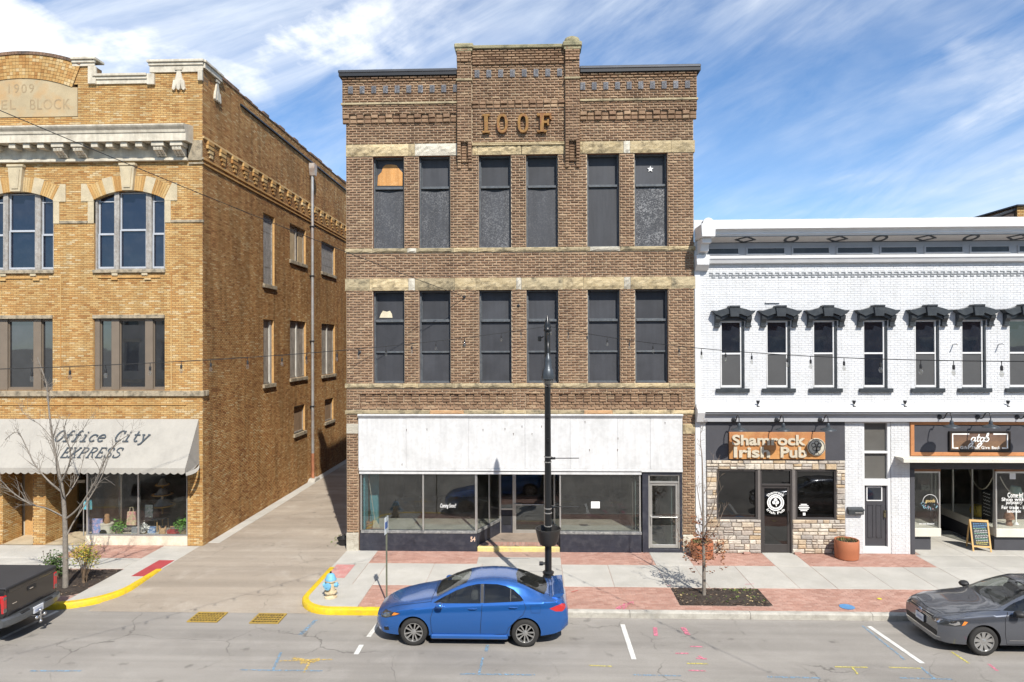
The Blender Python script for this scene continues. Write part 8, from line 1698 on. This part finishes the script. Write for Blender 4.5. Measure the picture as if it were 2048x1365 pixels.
br, _ = limb_tree(ty, [([(121, 962, .02), (113, 920, .05), (104, 870, .05), (97, 810, .1), (93, 770, .1), (75, 715, .15)], 0.0393, .010, 21),
    ([(130, 1040, 0), (158, 1015, -.1), (190, 965, -.25), (213, 915, -.3), (235, 885, -.35), (262, 868, -.4)], 0.0309, .008, 19), ([(134, 1070, 0), (150, 1040, .15), (180, 995, .35), (205, 950, .5), (218, 905, .6)], 0.0253, .008, 13),
    ([(129, 1035, 0), (95, 1018, -.2), (60, 1008, -.4), (25, 985, -.5), (2, 962, -.6), (-25, 945, -.7)], 0.0253, .010, 18), ([(124, 985, 0), (95, 960, .2), (70, 930, .3), (55, 900, .35), (35, 865, .4), (10, 880, .5)], 0.0253, .008, 19),
    ([(122, 965, 0), (138, 930, -.15), (140, 900, -.2), (128, 865, -.3), (134, 838, -.35)], 0.0253, .008, 15), ([(106, 880, .05), (80, 850, .3), (60, 838, .4), (42, 820, .5)], 0.0112, .006, 9), ([(137, 905, -.2), (160, 870, -.4), (178, 838, -.5)], 0.0112, .005, 10), ([(126, 995, 0), (120, 970, -.5), (112, 930, -.9), (118, 890, -1.2)], 0.0197, .007, 13), ([(127, 1000, 0), (145, 975, .5), (160, 945, .9), (170, 900, 1.2)], 0.0197, .007, 12)], 12, .0028, 1.0)
br.build('crown', m_bark, t1, 60)
t2x, t2y = oz(1408, 1191, SW); t2 = thing('street_tree', 'slim young street tree with dead brown leaves in the mulch bed', 'tree', (t2x, t2y, SW))
tr, _ = limb_tree(t2y, [([(1408, 1194, 0), (1408, 1140, 0), (1407, 1080, 0), (1406, 1010, 0), (1405, 950, 0)], .055, .022, 0)], 1, .003, 0); tr.build('trunk', m_bark, t2, 60)
br, ends = limb_tree(t2y, [([(1405, 952, 0), (1404, 915, 0), (1401, 885, .02), (1402, 846, .03)], .02, .004, 9), ([(1407, 1060, 0), (1425, 1022, -.1), (1432, 985, -.15), (1438, 945, -.2)], .018, .004, 10), ([(1407, 1090, 0), (1430, 1060, .1), (1448, 1020, .2), (1452, 1012, .2)], .016, .004, 8), ([(1407, 1085, 0), (1388, 1050, .1), (1372, 1025, .2), (1350, 1045, .3)], .014, .003, 6),
    ([(1406, 1045, 0), (1398, 1000, -.1), (1393, 970, -.2)], .014, .004, 7), ([(1408, 1105, 0), (1432, 1098, -.2), (1458, 1078, -.3)], .014, .004, 7), ([(1408, 1110, 0), (1385, 1100, -.2), (1362, 1080, -.2), (1352, 1050, -.2)], .014, .004, 7), ([(1407, 1080, 0), (1412, 1060, -.4), (1415, 1020, -.6)], .014, .004, 7), ([(1407, 1085, 0), (1402, 1065, .4), (1396, 1030, .6)], .014, .004, 7), ([(1406, 990, 0), (1420, 965, .1), (1428, 930, .1)], .012, .003, 6)], 5, .0032, .9, .6, (.15, .5))
br.build('crown', mat('brown twig bark', (.20, .155, .12), .9, var=.2, fvar=.2), t2, 60)
lf = MB(); rn = random.Random(77); m_lv = [mat('dead leaf brown', (.24, .105, .05), .8, island=.35, spec=.3), mat('dead leaf dark', (.13, .055, .03), .8, island=.35, spec=.3)]
def leaf(mb, p, l, rn, mi):
    a = rn.uniform(0, 6.28); d = Vector((math.cos(a), math.sin(a), rn.uniform(-.8, .5))).normalized(); s = d.cross(Vector((rn.uniform(-1, 1), rn.uniform(-1, 1), 1))).normalized()*l*.32; up = d.cross(s).normalized()*l*.15
    mb.add([tuple(p), tuple(p+d*l*.5+s+up), tuple(p+d*l), tuple(p+d*l*.5-s+up)], [(0, 1, 2), (0, 2, 3)], mi)
zc_ = oy(1408, 1102, t2y)[1]
for _ in range(62):
    a, rr = rn.uniform(0, 6.28), .62*math.sqrt(rn.random()); c = Vector((t2x+rr*math.cos(a), t2y+rr*math.sin(a), zc_+rn.gauss(0, .22)+.1*rr))
    if rn.random() < .2: c = Vector((t2x+rn.gauss(0, .15), t2y+rn.gauss(0, .15), zc_+rn.uniform(.25, .95)))
    for _ in range(rn.choice([6, 9, 13])): leaf(lf, c+Vector((rn.gauss(0, .06), rn.gauss(0, .06), rn.gauss(0, .05))), rn.uniform(.06, .11), rn, rn.choice([0, 0, 1]))
lf.build('leaves', m_lv, t2, fix=False, kind='stuff')
# shrubs in the left bed
def shrub(X, Y, label, rx, rz, z0, cols, seed, n=1500, ll=.05):
    t = thing('shrub', label, 'shrub', (X, Y, SW)); rn = random.Random(seed); st = MB(); cl_ = []
    for k in range(16): a = rn.uniform(0, 6.28); e = Vector((X+rx*.75*math.cos(a)*rn.random(), Y+rx*.75*math.sin(a)*rn.random(), SW+z0+rz*rn.uniform(.6, 1.7))); st.tube([(X+rn.uniform(-.08, .08), Y+rn.uniform(-.08, .08), SW-.02), ((X+e.x)/2+.03, (Y+e.y)/2, SW+(e.z-SW)*.55), tuple(e)], [.012, .008, .004], 5); cl_.append((e, rn.uniform(.12, .22)))
    st.build('stems', mat('shrub stem', (.16, .11, .07), .9), t, fix=False); g = MB()
    for _ in range(n):
        e, r = rn.choice(cl_); p = e+Vector((rn.gauss(0, 1), rn.gauss(0, 1), rn.gauss(0, .8)))*r*.62; leaf(g, p, rn.uniform(ll*.7, ll*1.4), rn, rn.choice(range(len(cols))))
    g.build('foliage', cols, t, fix=False, kind='stuff')
cy_ = [mat('yellow-green leaf', (.34, .30, .025), .6, island=.3), mat('ochre leaf', (.40, .27, .03), .6, island=.3), mat('fresh green leaf', (.14, .19, .03), .6, island=.3)]; cg = [mat('deep green needle', (.045, .085, .025), .7, island=.4), mat('mid green needle', (.08, .13, .03), .7, island=.4)]
sx_, sy_ = oz(167, 1166, SW); shrub(sx_, sy_, 'yellow-green shrub with bare stems beside the bare tree', .48, .40, .32, cy_, 3, 1100); sx_, sy_ = oz(112, 1158, SW); shrub(sx_, sy_, 'dark green conifer shrub between the pickup truck and bare tree', .30, .30, .12, cg, 4, 900, .06)
sk = thing('seed_stalks', 'thin dead flower stalks with dark seed heads behind the truck bed', 'plant', (-14.0, 20.2, SW)); rn = random.Random(8)
for k in range(9):
    x0, y0 = oz(100+rn.uniform(-8, 10), 1150, SW); q = MB(); hgt = rn.uniform(.45, .75); q.tube([(x0, y0, SW), (x0+rn.uniform(-.12, .12), y0, SW+hgt*.6), (x0+rn.uniform(-.25, .2), y0, SW+hgt)], .005, 4); e = q.v[-1]; q.lathe([(0, -.02), (.022, 0), (0, .025)], 8, e); q.build('stalk', mat('dead stalk', (.09, .06, .045), .9), sk)
# tufts in the tree pit
tf = MB(); rn = random.Random(14)
for cx, cy, n, s in ((4.1, 18.75, 60, .18), (5.75, 19.15, 160, .25), (5.3, 18.5, 60, .3), (5.95, 18.5, 80, .25)):
    for _ in range(n):
        x, y = cx+rn.gauss(0, s), cy+rn.gauss(0, s*.5)
        if PIT[0]+.05 < x < PIT[1]-.05 and PIT[2]+.05 < y < PIT[3]-.05: leaf(tf, Vector((x, y, SW+.01)), rn.uniform(.05, .13), rn, rn.choice([0, 0, 1]))
tf.build('weeds', [mat('weed green', (.10, .14, .03), .8, island=.4), mat('straw blade', (.34, .26, .13), .9, island=.3)], walk, fix=False, kind='stuff')
wd = MB()
for _ in range(140): x, y = -6.9+rn.gauss(0, .18), 23.9+rn.gauss(0, .4); leaf(wd, Vector((x, y, .15)), rn.uniform(.05, .1), rn, 0)
wd.build('weeds', MATS['weed green'], alley, fix=False, kind='stuff')

# --- wires and festoon lights
m_wire = mat('black cable', (.02, .02, .02), .6, var=0, fvar=0)
def catenary(a, b, sag, n=48): a, b = Vector(a), Vector(b); return [a.lerp(b, i/n)-Vector((0, 0, sag*4*(i/n)*(1-i/n))) for i in range(n+1)]
e = oy(928, 594, YM-.08); s = oy(-420, 42, 11.0); w = catenary((s[0], 11.0, s[1]), (e[0], YM-.08, e[1]), .12); uw = thing('utility_wire', 'black service wire slanting across the yellow building to the brown facade', 'wire', (e[0], YM-.08, e[1])); MB().tube(w, .010, 6).build('cable', m_wire, uw); MB().lathe([(.03, 0), (.05, -.03), (.03, -.06), (.045, -.09)], 10, (e[0], YM, e[1]), 'y').build('insulator', m_dark, uw)
gb = glassmat('clear bulb glass', (.86, .86, .84), 1.5, .02, .1)
def festoon(label, A, B_, sag, pxs):
    t = thing('string_lights', label, 'string lights', A); P = catenary(A, B_, sag, 80); MB().tube(P, .007, 5).build('cable', m_wire, t)
    def at(px):
        best = min(P, key=lambda p: abs(1024+FPX*((p-CAMP).dot(CR))/((p-CAMP).dot(CF))-px)); return best
    for px in pxs:
        p = at(px); q = MB(); q.tube([p, p-Vector((0, 0, .07))], .006, 5); q.lathe([(.015, -.06), (.019, -.075), (.019, -.125), (.013, -.13)], 10, p); so = q.build('socket', m_plast, t, 40); k = MB(); k.lathe([(.011, -.125), (.024, -.155), (.028, -.18), (.02, -.21), (0, -.222)], 12, p); k.build('bulb', gb, so, 60)
pz = 7.42
A = (LPX-.09, LPY-.02, oy(1082, 654, LPY)[1]); l_ = oy(-330, 747, 8.9); r_ = oy(2330, 722, 8.3)
festoon('string lights running left from the lamp post across the yellow building', A, (l_[0], 8.9, l_[1]), .22, [1038, 998, 929, 868, 822, 771, 720, 672, 615, 560, 497, 430, 362, 292, 219, 142, 59])
festoon('string lights running right from the lamp post across the white building', (LPX+.09, LPY-.02, A[2]), (r_[0], 8.3, r_[1]), .28, [1102, 1139, 1178, 1218, 1261, 1307, 1354, 1403, 1454, 1509, 1568, 1629, 1694, 1763, 1837, 1915, 2000])
# wall anchors on the brown facade
for k, (px, py) in enumerate(((1037, 612), (929, 690), (720, 705))): x, z = oy(px, py, YM); MB().lathe([(.04, -.01), (.05, -.05), (.02, -.07)], 10, (x, YM, z), 'y').build('wall_anchor', m_dark, IB)

# --- goods in the yellow building's window
zd = zsl-.1; Yd = YL+.36
def gx(px): return oy(px, 1060, Yd)[0]
def goods(name, label, cat, px): return thing(name, label, cat, (gx(px), Yd, zd), None)
g = goods('art_print', 'blue and pink flower print standing at the door end of the shop window', 'picture', 194); x = gx(194); MB().bbox(x-.19, x+.19, Yd, Yd+.03, zd, zd+.55, .004).build('panel', mat('painted flowers', (.16, .25, .52), .6, var=.3, scale=9, fvar=.3, tint=(.72, .45, .50), tscale=7, tamt=1.0), g); MB().bbox(x-.2, x+.2, Yd+.03, Yd+.05, zd, zd+.56, .004).build('backing', m_dark, g)
g = goods('wooden_pail', 'white wooden slatted pail with a yellow label in the shop window', 'pail', 214); x = gx(214)
for k in range(14): a = 2*math.pi*k/14; q = MB(); q.bbox(-.045, .045, -.01, .01, 0, .36, .004); q.xf(Matrix.Translation((x+.19*math.cos(a), Yd+.19*math.sin(a), zd)) @ Matrix.Rotation(a+math.pi/2, 4, 'Z')); q.build('slat', mat('whitewashed wood', (.62, .58, .48), .7), g)
MB().lathe([(.21, zd+.36), (.22, zd+.37), (.21, zd+.40), (0, zd+.40)], 20, (x, Yd, 0)).build('lid', MATS['whitewashed wood'], g, 40); MB().lathe([(0, 0), (.11, 0)], 20, (x, Yd-.215, zd+.12), 'y', sx=1.2).build('label_disc', mat('mustard label', (.55, .40, .05)), g)
g = goods('owl_figure', 'brown carved owl figure standing on the wooden pail', 'figurine', 213); q = MB(); q.lathe([(.08, 0), (.10, .05), (.085, .16), (.07, .2), (.085, .26), (.06, .31), (0, .33)], 16, (x, Yd, zd+.40)); q.build('body', mat('carved brown', (.30, .17, .08), .8, var=.3, scale=12), g, 50)
def potted(px, label, s, cols=None):
    x = gx(px); t = goods('potted_plant', label, 'plant', px); MB().lathe([(.07*s, zd), (.10*s, zd+.14*s), (.11*s, zd+.15*s), (.0, zd+.14*s)], 14, (x, Yd, 0)).build('pot', mat('small tan pot', (.36, .27, .17), .7), t, 40); f = MB(); rn = random.Random(px)
    for _ in range(240): p = Vector((x+rn.gauss(0, .08*s), Yd+rn.gauss(0, .08*s), zd+.28*s+rn.gauss(0, .08*s))); leaf(f, p, rn.uniform(.05, .11)*s, rn, 0)
    f.build('foliage', cols or mat('bright leaf', (.10, .25, .03), .5, island=.3), t, fix=False, kind='stuff')
potted(239, 'bright green potted plant beside the white pail in the shop window', 1.15); potted(366, 'bright green potted plant at the brick pier end of the shop window', 1.3); potted(288, 'white flowering potted plant beside the window mullion', .9, mat('white petals', (.7, .7, .68), .6, island=.1))
g = goods('tote_bag', 'flowered tote bag hanging against the window mullion', 'bag', 262); x = gx(262); MB().prism([(x-.17, zd+.33), (x+.17, zd+.33), (x+.14, zd+.80), (x-.13, zd+.80)], Yd, Yd+.06).build('bag', mat('floral cloth', (.50, .42, .26), .8, var=.4, scale=14, fvar=.3, tint=(.55, .13, .22), tscale=8, tamt=.9), g); MB().tube([(x-.07, Yd+.03, zd+.80), (x-.05, Yd+.03, zd+.95), (x+.05, Yd+.03, zd+.95), (x+.07, Yd+.03, zd+.80)], .01, 6).build('strap', mat('cream strap', (.6, .52, .36)), g)
for px, w, h, nm, lab, col, tint in ((268, .2, .26, 'grey_slate', 'grey slate plaque with white base beside the tote bag', (.22, .23, .25), None), (302, .26, .27, 'blue_box', 'blue and white patterned box in the shop window', (.10, .18, .36), (.65, .7, .75))):
    x = gx(px); t = goods(nm, lab, nm.split('_')[1], px); q = MB(); q.bbox(x-w/2, x+w/2, Yd, Yd+.12, zd, zd+h, .01); q.build('body', mat(nm, col, .6, var=.2, tint=tint, tscale=9, tamt=.9), t); MB().bbox(x-w/2-.005, x+w/2+.005, Yd-.005, Yd+.125, zd, zd+.05, .004).build('base', m_paper, t)
g = goods('side_table', 'round dark side table on thin legs behind the framed print', 'table', 312); x = oy(312, 1040, YL+1.1)[0]; yt = YL+1.1; MB().lathe([(.48, zd+.42), (.48, zd+.45), (0, zd+.455)], 28, (x, yt, 0)).build('table_top', m_dark, g)
for k in range(4): a = .6+k*math.pi/2; MB().tube([(x+.4*math.cos(a), yt+.4*math.sin(a), zd), (x+.38*math.cos(a), yt+.38*math.sin(a), zd+.42)], .015, 6).build('leg', m_pine, g)
g = thing('framed_print', 'green and white framed print standing on the dark side table', 'picture', (x, yt, zd+.46)); xx = oy(298, 1020, yt-.25)[0]; f = MB(); z0 = zd+.46; 
for a, b_, c, d in ((xx-.17, xx+.17, z0, z0+.03), (xx-.17, xx+.17, z0+.47, z0+.5), (xx-.17, xx-.14, z0+.03, z0+.47), (xx+.14, xx+.17, z0+.03, z0+.47)): f.bbox(a, b_, yt-.26, yt-.235, c, d, .003)
f.build('frame', m_dark, g); MB().box(xx-.14, xx+.14, yt-.25, yt-.245, z0+.03, z0+.47).build('print', mat('leafy print', (.62, .66, .60), .6, var=.1, tint=(.10, .25, .14), tscale=11, tamt=1.0), g)
g = goods('fox_figure', 'tan carved fox head figure on the shop window floor', 'figurine', 325); x = gx(325); q = MB(); q.lathe([(.11, 0), (.12, .08), (.10, .16), (.07, .22), (0, .24)], 14, (x, Yd, zd)); 
for s_ in (-1, 1): q.prism([(x+s_*.03, zd+.2), (x+s_*.12, zd+.18), (x+s_*.13, zd+.33)], Yd-.02, Yd+.03)
q.build('body', mat('tan carving', (.40, .25, .13), .8, var=.25, scale=10), g, 50)
g = goods('red_trug', 'red wooden trug with an arched handle in the shop window', 'basket', 349); x = gx(349); q = MB(); q.prism([(x-.28, zd+.16), (x-.24, zd), (x+.24, zd), (x+.28, zd+.16)], Yd-.02, Yd+.22); q.build('tray', mat('red painted wood', (.32, .04, .035), .6), g); MB().tube([(x-.22, Yd+.1, zd+.15), (x-.2, Yd+.1, zd+.26), (x+.1, Yd+.1, zd+.27), (x+.14, Yd+.1, zd+.15)], .018, 8).build('handle', mat('tan bent wood', (.42, .26, .12)), g, 50)
g = goods('price_sign', 'small teal notice on a clear stand by the shop door', 'sign', 183); x = gx(183); MB().bbox(x-.15, x+.15, Yd-.2, Yd-.19, zd+.92, zd+1.26, .003).build('card', mat('teal card', (.09, .36, .44), .6, tint=(.5, .7, .72), tscale=14, tamt=.7), g); MB().bbox(x-.17, x-.14, Yd-.2, Yd-.17, zd, zd+1.26, .004).build('stand', m_alu, g)
g = goods('tiered_stand', 'tiered wooden stand of hats at the back of the shop window', 'display stand', 322); xs_ = oy(325, 1010, YL+1.5)[0]; ys = YL+1.5; MB().tube([(xs_, ys, zd), (xs_, ys, zd+1.5)], .03, 8).build('post', m_pine, g)
for k, (r, z) in enumerate(((.45, .75), (.36, 1.15), (.25, 1.5))): MB().lathe([(r, zd+z), (r, zd+z+.03), (0, zd+z+.03)], 20, (xs_, ys, 0)).build('tier', m_pine, g); MB().lathe([(r*.75, zd+z+.03), (r*.5, zd+z+.1), (r*.3, zd+z+.22), (0, zd+z+.24)], 16, (xs_, ys, 0)).build('hat', mat('grey felt', (.34, .33, .31), .9, var=.2), g, 50)
# --- goods in the gift shop window
zq = zs1+.01; yq = YG+.4
def qx(px): return oy(px, 1040, yq)[0]
g = thing('table_lamp', 'white table lamp with pale green shade in the gift shop window', 'lamp', (qx(2036), yq+.1, zq)); x = qx(2036); MB().lathe([(.09, zq), (.07, zq+.03), (.02, zq+.1), (.035, zq+.4), (.015, zq+.75), (.015, zq+1.0)], 14, (x, yq+.1, 0)).build('base', m_paper, g, 50); MB().lathe([(.22, zq+.95), (.14, zq+1.28), (.135, zq+1.28), (.215, zq+.95)], 20, (x, yq+.1, 0)).build('shade', mat('pale green cloth', (.33, .45, .36), .8), g, 50)
g = thing('bunting', 'cream bead garland looped behind the gift shop glass', 'garland', (qx(2010), yq, zt-.3)); x0, x1 = oy(1992, 960, yq)[0], oy(2060, 960, yq)[0]; MB().tube(catenary((x0, yq-.2, zt-.35), (x1, yq-.2, zt-.35), .62, 24), .018, 6).build('beads', mat('cream beads', (.55, .50, .40)), g, 50)
yv = 24.3; g = thing('bunting', 'cream bead garland looped in the side glass of the gift shop entrance', 'garland', (QX+.3, yv, zt-.3)); MB().tube(catenary((QX+.25, 23.5, zt-.3), (QX+.25, 24.9, zt-.3), .65, 24), .018, 6).build('beads', MATS['cream beads'], g, 50)
g = thing('yellow_basket', 'round yellow basket in the side window of the gift shop', 'basket', (QX+.35, 24.35, zq)); rr = .24; MB().lathe([(.12, zq), (.22, zq+.1), (.25, zq+.22), (.22, zq+.34), (.12, zq+.42), (0, zq+.42)], 20, (QX+.4, 24.6, 0)).build('basket', mat('yellow wicker', (.50, .36, .05), .7, var=.2, scale=20), g, 60); MB().tube([(QX+.2, 24.35, zq+.2), (QX+.15, 24.35, zq+.45), (QX+.4, 24.35, zq+.5)], .01, 6).build('handle', m_dark, g, 60)
g = thing('chalkboard', 'small black chalkboard leaning in the side window of the gift shop', 'sign', (QX+.35, 23.6, zq)); q = MB(); q.bbox(QX+.3, QX+.33, 23.7, 24.25, zq, zq+1.1, .01); q.build('board', mat('black board', (.015, .015, .016), .7), g); k = MB(); rn = random.Random(4)
for i in range(7): k.ribbon([(23.78+.06*j, zq+.95-.12*i+.02*math.sin(3*j+i)) for j in range(7)], .018, lambda u, v, d: (QX+.298-d, u, v), .002)
k.build('chalk_line', m_wtext, g, fix=False)
g = thing('cake_stand', 'brown wooden stand with a bell-shaped cover in the gift shop window', 'stand', (qx(2020), yq, zq)); x = qx(2018); MB().lathe([(.11, zq), (.08, zq+.14), (.1, zq+.2), (.17, zq+.22), (.13, zq+.38), (.06, zq+.5), (0, zq+.52)], 16, (x, yq, 0)).build('stand', mat('rust brown clay', (.26, .13, .075), .7, var=.2), g, 50)
